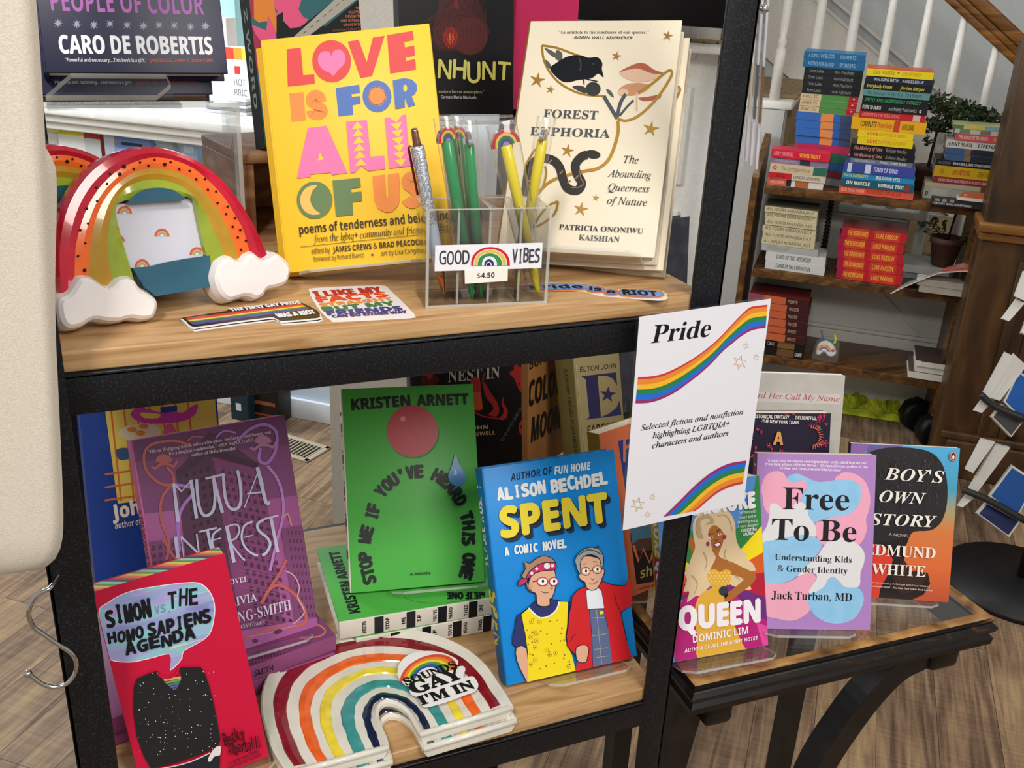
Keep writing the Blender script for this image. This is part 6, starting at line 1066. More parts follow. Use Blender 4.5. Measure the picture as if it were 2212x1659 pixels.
stand('clear acrylic stand under the pale grey memoir', b, 0.02, 0.12, 0.02, ZG, 0.5)
fr = from_top_right(1795, 893, ZG + 0.205, -21, 16, 0.134, 0.203, 1.5)
b = Book('paperback_book', 'dark navy floral fantasy paperback with gold letter A on the table', fr, 0.134, 0.203, 0.03, M('#231c34', 0.42), M('#1c1626', 0.42), hard=False)
a = b.front.z(1560, 780, 0.25316); FL, FL2 = M('#c02a58'), M('#d9684e'); rd = random.Random(9)
for i in range(60):
    x, y = rd.uniform(150, 900), rd.uniform(430, 1100)
    if 400 < x < 520 and 580 < y < 730: continue
    if y < 545 and 250 < x < 820 and y > 455: continue
    k = rd.random(); r = rd.uniform(10, 22)
    if k < 0.4:
        for j in range(5): a.disc(FL if i % 3 else FL2, (x + r * math.cos(j * 1.257), y + r * math.sin(j * 1.257)), r * 0.55, r * 0.38, 8, j * 1.257)
        a.disc(M('#e8b04a'), (x, y), r * 0.35, None, 8)
    elif k < 0.7: a.poly(FL, [(x, y - r * 1.5), (x + r * 0.7, y), (x, y + r * 1.4), (x - r * 0.7, y)], 2); a.line(FL, [(x, y + r), (x + rd.uniform(-30, 30), y + r * 3)], 4)
    else:
        for j in range(4): a.line(FL, [(x, y), (x + 26 * math.cos(j * 0.6 - 2.4), y + 26 * math.sin(j * 0.6 - 2.4))], 8, 0, False, 2)
for j in range(14): t = j * 0.24; a.line(FL2, [(760 + 60 * math.cos(t - 1.7), 640 + 70 * math.sin(t - 1.7)), (760 + 96 * math.cos(t - 1.6), 640 + 110 * math.sin(t - 1.6))], 10, 0, False, 3)
FW2 = M('#ece6e2'); a.text(FW2, '\u201cHISTORICAL FANTASY . . . DELIGHTFUL.\u201d', (240, 480), (810, 500), 30, 'sb'); a.text(FW2, '\u2014THE NEW YORK TIMES', (325, 522), (645, 535), 28, 'sb'); a.text(M('#e0a050'), 'A', (428, 705), (508, 708), 105, 'sb', 0.03)
sp = b.spine
for i in range(8): sp.poly(FL, [(240 + i * 4, 790 + i * 40), (262 + i * 4, 800 + i * 40), (250 + i * 4, 830 + i * 40), (232 + i * 4, 815 + i * 40)], 2) if False else None
b.done(); stand('clear acrylic stand under the floral fantasy paperback', b, 0.015, 0.115, 0.02, ZG, 0.5)
# coral novel, gold music book, brown kraft book and dark green-edged book at the back of the table
p = onz(1412, 1286, ZG + 0.006); f0 = pose(p, 22, 15, 0); fr = pose(p - f0.U * 0.137, 22, 15, 0)
fr = pose(Vector((0.60, 0.91, ZG + 0.006)) - Vector((0.04, 0.01, 0)), 15, 14, 0.5)
b = Book('paperback_book', 'coral paperback with mustard spine half hidden by the Pride sign', fr, 0.132, 0.222, 0.022, M('#d9714a', 0.42), M('#a08420', 0.42), hard=False)
a = b.front.z(980, 950, 0.23508); a.poly(M('#2a3f86'), [(1510, 10), (1900, -60), (2000, 700), (1620, 760)]); a.poly(M('#231a16'), [(1620, 860), (1830, 800), (1850, 1300), (1680, 1330)]); a.poly(M('#4a7a94'), [(1620, 820), (1830, 770), (1830, 900), (1640, 960)]); a.poly(M('#5a4030'), [(1640, 960), (1700, 910), (1830, 900), (1840, 1010), (1650, 1030)])
CO3 = M('#d9785a'); a.text(CO3, 'h', (1560, 200), (1640, 185), 190, 's', 0.03); a.line(CO3, [(1650, 970), (1700, 1120), (1740, 1000), (1800, 1130), (1840, 1000)], 26); a.text(M('#c9b45a'), 'she', (1715, 1270), (1880, 1230), 84, 'n', 0.03); a.text(M('#3a1d14'), 'author of the', (1705, 1380), (1900, 1335), 28, 'n')
b.spine.z(1080, 740, 0.18083).text(M('#33280a'), 'how', (1200, 1150), (1225, 1300), 52, 'n', 0.02); b.done()
stand('clear acrylic stand under the coral paperback', b, 0.02, 0.11, 0.02, ZG, 0.5)
GLD = M('#b9a878', 0.3, 0.55); p = ony(1352, 1040, 1.34)
fr = pose(Vector((ony(1262, 1030, 1.21).x, 1.21, ZG + 0.002)), 30, 10, 0.5)
b = Book('hardcover_book', 'gold foil music book with blue letter E and star behind the sign', fr, 0.128, 0.27, 0.034, GLD, M('#8f8450', 0.35, 0.3), hard=True)
a = b.front.z(1080, 740, 0.18083); NB = M('#232350', 0.35)
a.text(M('#3a3222'), 'ELTON JOHN', (955, 352), (1385, 302), 58, 's', 0.03); a.poly(NB, [(970, 402), (1385, 355), (1400, 515), (1350, 430), (1270, 395), (1165, 400), (1205, 890), (1300, 850), (1390, 780), (1432, 690), (1450, 865), (1020, 922), (1068, 890), (1025, 440)]); a.star(NB, (1288, 622), 100, 5, 0.4, 0.1)
a.text(M('#2a1d12'), 'FAREWELL', (1040, 1108), (1455, 1045), 110, 'sb'); a.line(M('#6a5430'), [(1055, 1145), (1470, 1085)], 6); a.text(M('#2a1d12'), 'YELLOW', (1055, 1225), (1290, 1190), 60, 'sb'); a.line(M('#6a5430'), [(1060, 1270), (1300, 1240)], 6); a.line(M('#e0d8b0', 0.2, 0.8), [(905, 260), (1010, 1290)], 12)
b.spine.z(1080, 740, 0.18083).text(M('#3a3420'), 'ELTON JOHN  FAREWELL YELLOW BRICK ROAD', (765, 320), (905, 1400), 34, 's', 0.02); b.done()
fr = pose(Vector((ony(1142, 1000, 1.255).x, 1.255, ZG + 0.001)), 34, 3, 0)
b = Book('hardcover_book', 'tall brown kraft book with heavy black capitals behind the tentacle novel', fr, 0.12, 0.32, 0.022, M('#9a6a3a', 0.6), hard=True)
a = b.front.z(1080, 740, 0.18083); KK = M('#17120e'); a.text(KK, 'BUFF', (350, 330), (560, 225), 120, 'sb'); a.text(KK, 'COLON', (335, 770), (740, 575), 260, 'sb', 0.03); a.text(KK, 'MOON.', (370, 1190), (740, 1000), 250, 'sb', 0.03); b.done()
fr = pose(Vector((ony(1335, 900, 1.42).x, 1.42, ZG + 0.002)), 12, 6, 0)
b = Book('hardcover_book', 'tall dark slate book with green leaves behind the gold music book', fr, 0.16, 0.34, 0.025, speck('slate_cover', '#23242e', '#3a3b48', 30, 0.4, 0.7, 0.5), hard=True)
a = b.front.z(1080, 740, 0.18083); rd = random.Random(4)
for i in range(60): x, y = rd.uniform(1400, 1640), rd.uniform(760, 1050); a.line(M(rd.choice(('#4a6a34', '#6a8a44', '#33502a'))), [(x, y), (x + rd.uniform(-30, 30), y - rd.uniform(20, 60))], 9, 0, False, 2)
b.done()
# ================================================================== bookcase under the stairs and its stacks
BCW = wood('bookcase_wood', [(0.3, '#36210f'), (0.5, '#5a3a1a'), (0.7, '#7a5426')], (3, 30, 30), 0.4, 0.05, 5, 1.0)
bc = thing('bookcase', 'open dark brown bookcase under the stairs, stacked with books', 'bookcase', room(0.1, 3.63, 0))
fr = RF(0, 3.5); SZ = (0.849, 0.556, 0.244)
for z in SZ: g = MB(); g.box(fr, -0.262, 0.412, z - 0.03, z, -0.285, 0, BCW, 0.002); child(g, 'shelf', bc)
for u in (-0.285, 0.412):
    g = MB(); pts = [(0, 0), (0.285, 0), (0.285, 0.98), (0.20, 0.955), (0.08, 0.91), (0.02, 0.90), (0, 0.87)]
    sd = Fr(room(u, 3.5, 0), EY, (0, 0, 1)); g.prism(sd, pts, -0.022 if u < 0 else 0, 0.0 if u < 0 else 0.022, BCW); child(g, 'side_panel', bc)
g = MB(); f2 = RF(-0.04, 3.72)
for i in range(9): g.lathe(f2.at(0, SZ[1] + 0.02 + i * 0.026, 0), [(0.006, 0), (0.012, 0.006), (0.006, 0.013), (0.012, 0.02), (0.006, 0.026)], M('#1d120b', 0.5), 8)
g.box(f2, -0.006, 0.006, SZ[1], SZ[0] - 0.03, -0.006, 0.006, M('#1d120b', 0.5)); child(g, 'turned_spindle', bc)
ORD = ('topmost', 'second', 'third', 'fourth', 'fifth', 'sixth', 'seventh', 'eighth', 'ninth', 'tenth', 'eleventh', 'twelfth', 'thirteenth', 'fourteenth', 'fifteenth', 'sixteenth', 'seventeenth', 'eighteenth', 'nineteenth', 'twentieth')
def stackof(stack, group, b0, zbase, depth, y0, rows, hard=False):
    """rows from the top down: (what, xl, xr, ytop, ybottom, colour, bands, words, top colour); x, y in a 0.3013 crop of the photo"""
    sc = 0.30132; n = len(rows); ztop = None; zz = []
    for what, xl, xr, yt, yb, col, bands_, words, tc in rows: zz.append(onb(1550 + xl * sc, y0 + yb * sc, b0).z)
    tops = onb(1550 + rows[0][1] * sc, y0 + rows[0][3] * sc, b0).z; ths = [max(abs(onb(1550 + r[1] * sc, y0 + r[3] * sc, b0).z - onb(1550 + r[1] * sc, y0 + r[4] * sc, b0).z), 0.008) for r in rows]
    k = (tops - zbase) / sum(ths); z = zbase
    for i in range(n - 1, -1, -1):
        what, xl, xr, yt, yb, col, bands_, words, tc = rows[i]; t = ths[i] * k; rd = random.Random(hash((len(rows), i, xl)) % 1000)
        A, B = onb(1550 + xl * sc, y0 + (yt + yb) / 2 * sc, b0), onb(1550 + xr * sc, y0 + ((yt + yb) / 2 + (xr - xl) * 0.03) * sc, b0); L = (B - A).dot(EX)
        a0 = A.dot(EX); f = RF(a0, b0 + rd.uniform(-0.004, 0.004), z); d = depth * rd.uniform(0.92, 1.0); th = thing('book', f'{what}, {ORD[i]} in {stack}', 'book', f.at(L / 2, 0, -d / 2), group)
        c = 0.0022; cm = M(col, 0.4); g = MB(); g.box(f, 0, L, 0, c, -d, 0, cm); g.box(f, 0, L, t - c - 0.0004, t - 0.0004, -d, 0, M(tc, 0.4) if tc else cm); g.box(f, 0, L, c, t - c - 0.0004, -c, 0, cm)
        ar = Art(g, f, (0, 0, 1)); ar.q = lambda p: (p[0], p[1])
        for f0, f1, bc_ in bands_: ar.raw(M(bc_, 0.4), [(L * f0, 0.0005), (L * f1, 0.0005), (L * f1, t - 0.001), (L * f0, t - 0.001)])
        for w_, f0, f1, tc_, fo_ in words: ar.text(M(tc_, 0.4), w_, (L * f0, t * 0.27), (L * f1, t * 0.27), t * 0.46, fo_)
        child(g, 'cover', th); g = MB(); ins = 0.003 if hard else 0.001; g.box(f, ins, L - ins, c, t - c - 0.0004, -d + ins, -c, PAGEW if i % 2 else PAGES); child(g, 'page_block', th); z += t
    return z
tl = 'tall left stack of the top shelf'
blue2 = lambda: ((0.45, 0.68, '#d98a4a'), (0.68, 0.8, '#2f5fa8'), (0.8, 1.0, '#3a4a6a'))
stackof(tl, 'books in the tall left stack', 3.60, SZ[0] + 0.001, 0.15, 0, [
 ('bright blue paperback', 620, 1065, 362, 416, '#1f5f8f', (), (('A SONG FOR BLOOD', .08, .5, '#9fc0d8', 'n'), ('ROBERTS', .6, .85, '#9fc0d8', 'n')), '#2a7ab0'), ('bright blue paperback', 614, 1058, 425, 478, '#1f5f8f', (), (('A SONG FOR BLOOD', .08, .5, '#9fc0d8', 'n'), ('ROBERTS', .6, .85, '#9fc0d8', 'n')), None)] +
 [('charcoal paperback with grey lettering', 622 - i * 6, 1045 - i * 8, 490 + i * 48, 533 + i * 48, '#1c2122', (), (('Tom Lake', .08, .33, '#8d9391', 'n'), ('Ann Patchett', .52, .85, '#8d9391', 'n')), None) for i in range(4)] +
 [('cream, green and red paperback', 596 - i * 8, 1008 - i * 10, 682 + i * 44, 724 + i * 44, '#c9b792', ((0.36, .84, '#4a8a44'), (.84, 1.0, '#b3202c')), (('AND IS', .03, .3, '#6a5a40', 'n'), ('*', .9, .95, '#e8e0d0', 'sb')), None) for i in range(3)] +
 [('mid-blue paperback with orange picture', 562 - i * 2, 960 - i * 4, 816 + i * 54, 868 + i * 54, '#3468b4', blue2(), (), None) for i in range(4)] +
 [('pink paperback', 560, 945, 1035, 1085, '#b82a55', (), (), None), ('teal green paperback', 550, 930, 1090, 1150, '#2a6a5a', (), (), None), ('blue paperback', 545, 925, 1152, 1205, '#2a5a9a', (), (), None), ('maroon paperback', 540, 915, 1208, 1255, '#7a2434', (), (), None), ('grey paperback', 530, 905, 1258, 1310, '#8f9092', (), (), None)])
stackof('short left stack of the top shelf', 'books in the short left stack', 3.505, SZ[0] + 0.001, 0.085, 0, [
 ('hot pink paperback', 388, 810, 1062, 1125, '#d0203c', (), (('ABBY JIMENEZ', .04, .38, '#e8909c', 'sb'), ('YOURS TRULY', .48, .84, '#e8c040', 'sb')), '#d82a4a'), ('mauve paperback', 388, 800, 1125, 1168, '#8a7290', ((.5, .68, '#3a3048'),), (('THE WEDDING PEOPLE', .05, .45, '#c8bcd0', 'n'),), None),
 ('cream paperback with red dot', 376, 790, 1168, 1232, '#c9b896', ((.76, 1.0, '#2f6a58'),), (('O', .06, .12, '#a8303c', 'sb'), ('The correspondence', .2, .7, '#8a6a50', 'n')), None),
 ('red and cream paperback', 366, 778, 1232, 1280, '#c8bfa8', ((0, .41, '#c8202a'),), (('JULIA', .13, .29, '#5a0a10', 'sb'), ('SANDRA NEWMAN', .44, .9, '#3a342c', 'n')), None), ('salmon and white paperback', 356, 760, 1280, 1330, '#d8d2c6', ((0, .34, '#cf5f4a'), (.34, .43, '#2a2420'), (.5, .74, '#b5623a')), (('PEARL HARBOR', .06, .3, '#f0c0b0', 'n'),), None)])
stackof('middle stack of the top shelf', 'books in the middle stack', 3.49, SZ[0] + 0.001, 0.15, 0, [
 ('yellow paperback', 1070, 1552, 482, 540, '#e0cc1a', (), (('CARL HIAASEN', .1, .42, '#b5861a', 'sb'), ('BAD MONKEY', .54, .82, '#c8a020', 'sb'), ('*', .46, .5, '#16160a', 'sb')), '#d2542c'), ('navy paperback', 1062, 1556, 545, 588, '#1c2436', (), (('WALKING WITH', .12, .48, '#b8c0cc', 'sb'), ('ANGELIQUE', .54, .85, '#b8c0cc', 'sb')), None), ('black thriller paperback', 1050, 1540, 590, 640, '#14161a', (), (('Everybody Knows', .04, .42, '#d0c040', 'sbi'), ('Jordan Harper', .54, .9, '#d0c040', 'sbi')), None), ('sea-green paperback', 1040, 1525, 640, 688, '#5a8a8c', (), (('The Stranger in the Sea', .06, .6, '#2a3a40', 'fi'), ('ELLA BERMAN', .65, .88, '#22323a', 'n')), None),
 ('black and green paperback', 1038, 1512, 690, 742, '#14171a', (), (('INTO THE MIDNIGHT FOREST', .04, .9, '#2f9a5a', 'sbi'),), None), ('black paperback with pink edge', 1028, 1508, 745, 800, '#1c1a1e', (), (('CLOSE TO DEATH', .02, .3, '#d8d8d8', 'sb'), ('anthony horowitz', .42, .84, '#b8b8bc', 'n'), ('o', .88, .91, '#f0f0f0', 'sb')), None), ('red paperback', 1014, 1490, 800, 850, '#b8222c', ((.82, .93, '#d8b0a8'),), (('MURDER IN THE DOLLHOUSE', .05, .62, '#e08a80', 'sb'),), None),
 ('thick golden yellow paperback', 960, 1498, 852, 935, '#e0a818', ((.57, .65, '#c8402c'),), (('COMPLETE', .12, .34, '#4a3010', 'sb'), ('Western Stories', .36, .55, '#c8402c', 'fbi'), ('ELMORE LEONARD', .68, .84, '#5a3a10', 'sb')), None), ('lemon yellow paperback', 1004, 1405, 940, 990, '#e0c61c', (), (('LOVE', .18, .36, '#c8402c', 'sb'), ('IN A F*CKED-UP WORLD', .38, .88, '#c8702c', 'n')), None), ('lemon yellow paperback', 1002, 1402, 990, 1045, '#e0c61c', (), (('LOVE', .18, .36, '#c8402c', 'sb'), ('IN A F*CKED-UP WORLD', .38, .88, '#c8702c', 'n')), None),
 ('black paperback with pink script', 950, 1418, 1045, 1098, '#18181b', (), (('The Ministry of Time', .06, .5, '#c88a80', 'sbi'), ('Kaliane Bradley', .55, .88, '#a8a098', 'fi')), None), ('black paperback with pink script', 946, 1416, 1098, 1145, '#18181b', (), (('The Ministry of Time', .06, .5, '#c88a80', 'sbi'), ('Kaliane Bradley', .55, .88, '#a8a098', 'fi')), None), ('grey paperback', 950, 1400, 1145, 1178, '#6a7280', (), (('THE LUMINOUS', .05, .4, '#c8ccd4', 'n'), ('PAUL VAN DER', .48, .9, '#d0d4dc', 'sb')), None),
 ('indigo paperback with white eggs', 905, 1418, 1178, 1245, '#3a479a', ((.05, .11, '#c8cce0'), (.3, .38, '#c8cce0')), (('TOMB OF SAND', .42, .76, '#d0d4ec', 'sb'),), None), ('sky blue paperback', 892, 1416, 1245, 1292, '#2a86bc', (), (('NATE BARGATZE', .03, .36, '#c8c840', 'sb'), ('BIG DUMB EYES', .47, .8, '#f0f0e0', 'sb')), None), ('teal paperback', 880, 1412, 1292, 1345, '#22576a', ((.88, .94, '#8a3a3a'),), (('ON MUSCLE', .08, .4, '#f0f0ec', 'sb'), ('BONNIE TSUI', .52, .86, '#f0f0ec', 'sb')), None), ('coral hardcover', 868, 1408, 1345, 1400, '#d9583f', (), (('RED DOG FARM', .03, .34, '#f0a898', 'sb'), ('NATHANIEL IAN MILLER', .38, .84, '#a83a2c', 'sb')), None)])
zt_ = stackof('right stack of the top shelf', 'books in the right stack', 3.56, SZ[0] + 0.001, 0.15, 0, [
 ('green-yellow paperback', 1690, 2080, 884, 915, '#5a8a4a', ((.2, .6, '#d8cc5a'), (.6, 1, '#8ab0b8')), (), '#c8d0a0'), ('white patterned paperback', 1702, 2078, 915, 946, '#c8c6be', ((.1, .3, '#7a8a7a'), (.5, .7, '#8a7a70')), (), None), ('coral pink paperback', 1712, 2066, 946, 995, '#d05a5a', (), (('THE BOOK OF DELIGHTS', .05, .66, '#f4d0c8', 'sb'), ('ROSS', .78, .98, '#e8b040', 'sb')), None), ('white paperback with black capitals', 1640, 2062, 995, 1048, '#d8d6d0', (), (('JENNY SLATE', .02, .46, '#22242c', 'sb'), ('LIFEFORM', .56, .98, '#22242c', 'sb')), None), ('slate blue paperback', 1640, 2045, 1048, 1090, '#3f5f8a', ((.34, .45, '#8a6a50'), (.45, 1, '#2a3038')), (), None), ('slate blue paperback', 1636, 2042, 1090, 1132, '#3f5f8a', ((.34, .45, '#8a6a50'), (.45, 1, '#2a3038')), (), None),
 ('black basketball paperback', 1566, 2028, 1132, 1172, '#1c1c1e', (), (('SHEA SERRANO', .04, .24, '#8a8a8c', 'n'), ('BASKETBALL (AND OTHER THINGS)', .28, .88, '#d8d8d8', 'sb')), None), ('mustard yellow paperback', 1556, 2010, 1172, 1246, '#cfa81c', (), (('BORN AND TO FEED', .3, .58, '#b02c1c', 'sb'), ('HELENA', .1, .16, '#6a5a1a', 'n'), ('GREAT BODIES', .7, .98, '#4a3c14', 'n')), None), ('brick red paperback', 1550, 1995, 1246, 1288, '#8f2a30', (), (('GROW GREAT VEGETABLES IN NORTH CAROLINA', .08, .98, '#d8b0ac', 'sb'),), None), ('large cream paperback', 1490, 1985, 1288, 1322, '#b9ae96', (), (), None), ('thick grey paperback', 1478, 1975, 1322, 1400, '#a8aaa4', ((.12, .35, '#b9b8b0'),), (('o', .03, .07, '#22242a', 'sb'),), None)])
f = RF(onb(1550 + 1540 * .30132, 1410 * .30132, 3.46).dot(EX), 3.46, SZ[0] + 0.001); th = thing('book', 'black and white photo book lying at the front right of the top shelf', 'book', f.at(0.05, 0, -0.03)); g = MB(); g.box(f, 0, 0.16, 0, 0.022, -0.04, 0, M('#2c2c2e')); ar = Art(g, f); ar.q = lambda p: (p[0], p[1])
for i in range(3): ar.raw(M('#8a8a88'), [(0.008 + i * .022, 0.012), (0.024 + i * .022, 0.012), (0.022 + i * .022, 0.021), (0.010 + i * .022, 0.021)])
ar.text(M('#c8c8c8'), 'THE GUY WHO SOMETIMES', (0.004, 0.003), (0.12, 0.003), 0.006, 'sb'); child(g, 'cover', th)
f = RF(onb(1550 + 1715 * .30132, 1440 * .30132, 3.455).dot(EX), 3.455, SZ[0] + 0.0245); th = thing('magazine', 'open red and blue magazine lying on the front of the top shelf', 'magazine', f.at(0.05, 0, -0.03)); g = MB(); g.box(f, 0, 0.14, 0, 0.010, -0.035, 0, M('#d8d4ca')); child(g, 'page_block', th); g = MB(); g.add([f.at(0, .0102, 0), f.at(.14, .0102, 0), f.at(.14, .026, -.04), f.at(0.02, .022, -.04)], [(0, 1, 2, 3)], M('#b05a3a')); ar = Art(g, Fr(f.at(0, 0.0105, 0), f.U, (f.at(0, .023, -.04) - f.at(0, .0105, 0)))); ar.q = lambda p: (p[0], p[1]); ar.text(M('#f0e0c8'), 'DESERT', (0.02, 0.008), (0.11, 0.008), 0.012, 'sb'); ar.raw(M('#5a7aa0'), [(0.03, 0.028), (0.13, 0.028), (0.13, 0.038), (0.04, 0.038)]); child(g, 'cover', th)
mk = lambda: ((0, .95, '#cfc6a8'),)
wtop = 'left stack of the middle shelf'
stackof(wtop, 'books in the middle-shelf left stack', 3.515, SZ[1] + 0.001, 0.14, 400, [(('cream paperback with blurred lettering'), 340 - (i > 2) * 18 - (i > 4) * 8, 722 - i * 5, 140 + i * 50, 188 + i * 50, '#c6bc9a', (), (('ALL FOURS MIRANDA JULY', .04, .93, '#7a7258', 'sb'),), '#5a5648' if i in (0, 3) else None) for i in range(6)] +
 [('pale grey paperback', 308, 718, 455, 505, '#a8aaa6', (), (('MEMORIAL DAYS', .1, .5, '#7a7c7a', 'n'),), None), ('white hardcover with grey capitals', 340, 772, 505, 572, '#c9cac8', (), (('STAND UP THAT MOUNTAIN', .18, .76, '#4a4c4a', 'sb'),), None), ('white hardcover with grey capitals', 336, 768, 572, 635, '#c9cac8', (), (('STAND UP THAT MOUNTAIN', .18, .76, '#4a4c4a', 'sb'),), None)])
stackof('red stack of the middle shelf', 'red hardcovers on the middle shelf', 3.51, SZ[1] + 0.001, 0.15, 400, [('red hardcover with yellow lettering', 890 - (i > 0) * 22 - i * 3, 1366 - (i > 0) * 18 - i * 3, 298 + i * 68, 366 + i * 68, '#b8202e', ((0, .08, '#a01c44'), (.12, .42, '#c8402a'), (.5, .9, '#c8382e')), (('THE BORROWER', .1, .41, '#e8b040', 'sb'), ('LUKE PARSON', .54, .86, '#e8b040', 'sb')), '#8a2a26') for i in range(5)], True)
stackof('rust stack of the lowest shelf', 'books in the lowest-shelf stack', 3.505, SZ[2] + 0.001, 0.15, 400, [('rust orange paperback', 228 + i * 6 - (i > 0) * 2, 660 - (0, -8, 8, 14, 22, 28)[i], 770 + i * 55, 824 + i * 55, '#8f3a2a', ((.0, .25, '#8a4a58'), (.25, .62, '#c0603a'), (.62, 1, '#3a1a1c')), (('PRAYER', .66, .82, '#c8a890', 'n'),), '#6a2420') for i in range(6)] + [('black paperback', 240, 625, 1104, 1155, '#16130f', ((.5, .82, '#7a5a34'),), (('CELL', .3, .45, '#c8c0b0', 'n'),), None), ('black paperback', 238, 618, 1155, 1212, '#16130f', ((.5, .82, '#6a4a30'),), (('CHASE', .84, .97, '#d8d8d8', 'sb'),), None)])
stackof('right stack of the lowest shelf', 'white-edged books on the lowest shelf', 3.49, SZ[2] + 0.001, 0.17, 400, [('white-edged hardcover', 1415, 1700, 1250, 1318, '#d8d4ca', ((0, .15, '#e0dcd2'),), (), '#4a3a38'), ('white-edged hardcover', 1408, 1690, 1318, 1388, '#d8d4ca', (), (), '#8a7a4a'), ('white-edged hardcover', 1352, 1680, 1388, 1470, '#d8d4ca', (), (), '#55524a')], True)
# right part of the middle shelf: grey books, white-edged books, floppy magazine, potted plant
f = RF(0.155, 3.56, SZ[1] + 0.001)
def flat(name, label, cat, f, L, d, t, col, top=None, grp=None):
    th = thing(name, label, cat, f.at(L / 2, 0, -d / 2), grp); g = MB(); g.box(f, 0, L, 0, 0.002, -d, 0, M(col)); g.box(f, 0, L, t - 0.002, t, -d, 0, M(top or col)); g.box(f, 0, L, 0.002, t - 0.002, -0.002, 0, M(col)); child(g, 'cover', th); g = MB(); g.box(f, 0.001, L - 0.001, 0.002, t - 0.002, -d + 0.002, -0.002, PAGEW); child(g, 'page_block', th); return th
flat('book', 'thin teal booklet under the grey books on the middle shelf', 'book', RF(0.165, 3.53, SZ[1] + 0.001), 0.17, 0.15, 0.012, '#2a5a5a')
flat('book', 'wide grey hardcover, lower of two on the middle shelf', 'book', RF(0.17, 3.585, SZ[1] + 0.0135), 0.20, 0.16, 0.022, '#8a8c8a')
flat('book', 'wide pale grey hardcover the small plant pot stands on', 'book', RF(0.172, 3.575, SZ[1] + 0.036), 0.205, 0.16, 0.026, '#a2a6a2')
flat('book', 'white-edged book sticking out at the front right of the middle shelf', 'book', RF(0.285, 3.47, SZ[1] + 0.001), 0.18, 0.055, 0.024, '#c8c4ba')
flat('book', 'white-edged book, upper one at the front right of the middle shelf', 'book', RF(0.275, 3.465, SZ[1] + 0.0255), 0.18, 0.06, 0.022, '#c8c4ba')
g = MB(); z0 = SZ[1] + 0.052; P = [(1924, 633), (1955, 618), (1990, 603), (2030, 588), (2070, 585), (2106, 584)]; Q_ = [(1960, 608), (1985, 600), (2020, 588), (2050, 575), (2080, 568), (2108, 561)]
r0, r1 = [onb(x, y, 3.43) for x, y in P], [onb(x, y, 3.54) for x, y in Q_]
MG = speck('magazine_cover', '#a89a92', '#c0564a', 14, 0.5, 0.62, 0.4); g.add(r0 + r1, [(i, i + 1, 7 + i, 6 + i) for i in range(5)], MG, True); lo = [p - Vector((0, 0, 0.004)) for p in r0 + r1]; g.add(lo, [(i + 1, i, 6 + i, 7 + i) for i in range(5)], M('#cfcac2'), True); g.add(r0 + lo[:6], [(i, 6 + i, 7 + i, i + 1) for i in range(5)], M('#d8d4cc'))
solo(g, 'magazine', 'floppy red and grey magazine drooping over the middle shelf edge', 'magazine', r0[2])
LEAF = speck('leaf_green', '#2a3a22', '#3f5432', 40, 0.3, 0.7, 0.45); POT = speck('pot_clay', '#3a2416', '#4f3320', 30, 0.3, 0.7, 0.7)
def leafcloud(g, c, r, n, sc, rd, m=LEAF):
    for i in range(n):
        d = Vector((rd.gauss(0, 1), rd.gauss(0, 1), rd.gauss(0, 0.8))); d.normalize(); p = Vector(c) + Vector((d.x * r[0], d.y * r[1], d.z * r[2])) * (0.35 + 0.65 * rd.random() ** 0.5); u = Vector((rd.gauss(0, 1), rd.gauss(0, 1), rd.gauss(0.3, 0.6))).normalized(); w = u.orthogonal().normalized(); w = (Matrix.Rotation(rd.random() * 6.28, 3, u) @ w); s_ = sc * rd.uniform(0.6, 1.2)
        nrm = u.cross(w) * s_ * 0.15; g.add([p, p + u * s_ * 0.5 + w * s_ * 0.26 + nrm, p + u * s_, p + u * s_ * 0.5 - w * s_ * 0.26 + nrm], [(0, 1, 2, 3)], m)
rd = random.Random(8)
zp = SZ[1] + 0.063; pc = onb(2037, 560, 3.62); pc.z = zp; pt = thing('potted_plant', 'small dark clay pot with a thin leafy plant on the middle shelf', 'plant', pc)
g = MB(); g.lathe(pc, [(0.0, 0), (0.034, 0.0), (0.036, 0.004), (0.050, 0.078), (0.054, 0.079), (0.056, 0.098), (0.050, 0.099), (0.046, 0.088), (0.0, 0.086)], POT, 24); child(g, 'pot', pt)
g = MB(); g.tube([pc + Vector((0, 0, 0.08)), pc + EX * 0.012 + Vector((0, 0, 0.20))], 0.004, M('#241a12', 0.7), 6); g.tube([pc + Vector((0, 0, 0.085)), pc - EX * 0.05 + Vector((0, 0, 0.125))], 0.0018, M('#241a12', 0.7), 6); g.tube([pc + Vector((0, 0, 0.085)), pc + EX * 0.06 + Vector((0, 0, 0.105))], 0.0018, M('#241a12', 0.7), 6); child(g, 'stem', pt)
g = MB(); leafcloud(g, pc + Vector((0, 0, 0.128)) - EX * 0.052, (0.05, 0.035, 0.028), 60, 0.022, rd); leafcloud(g, pc + Vector((0, 0, 0.10)) + EX * 0.068, (0.036, 0.03, 0.024), 45, 0.02, rd); o = child(g, 'foliage', pt)
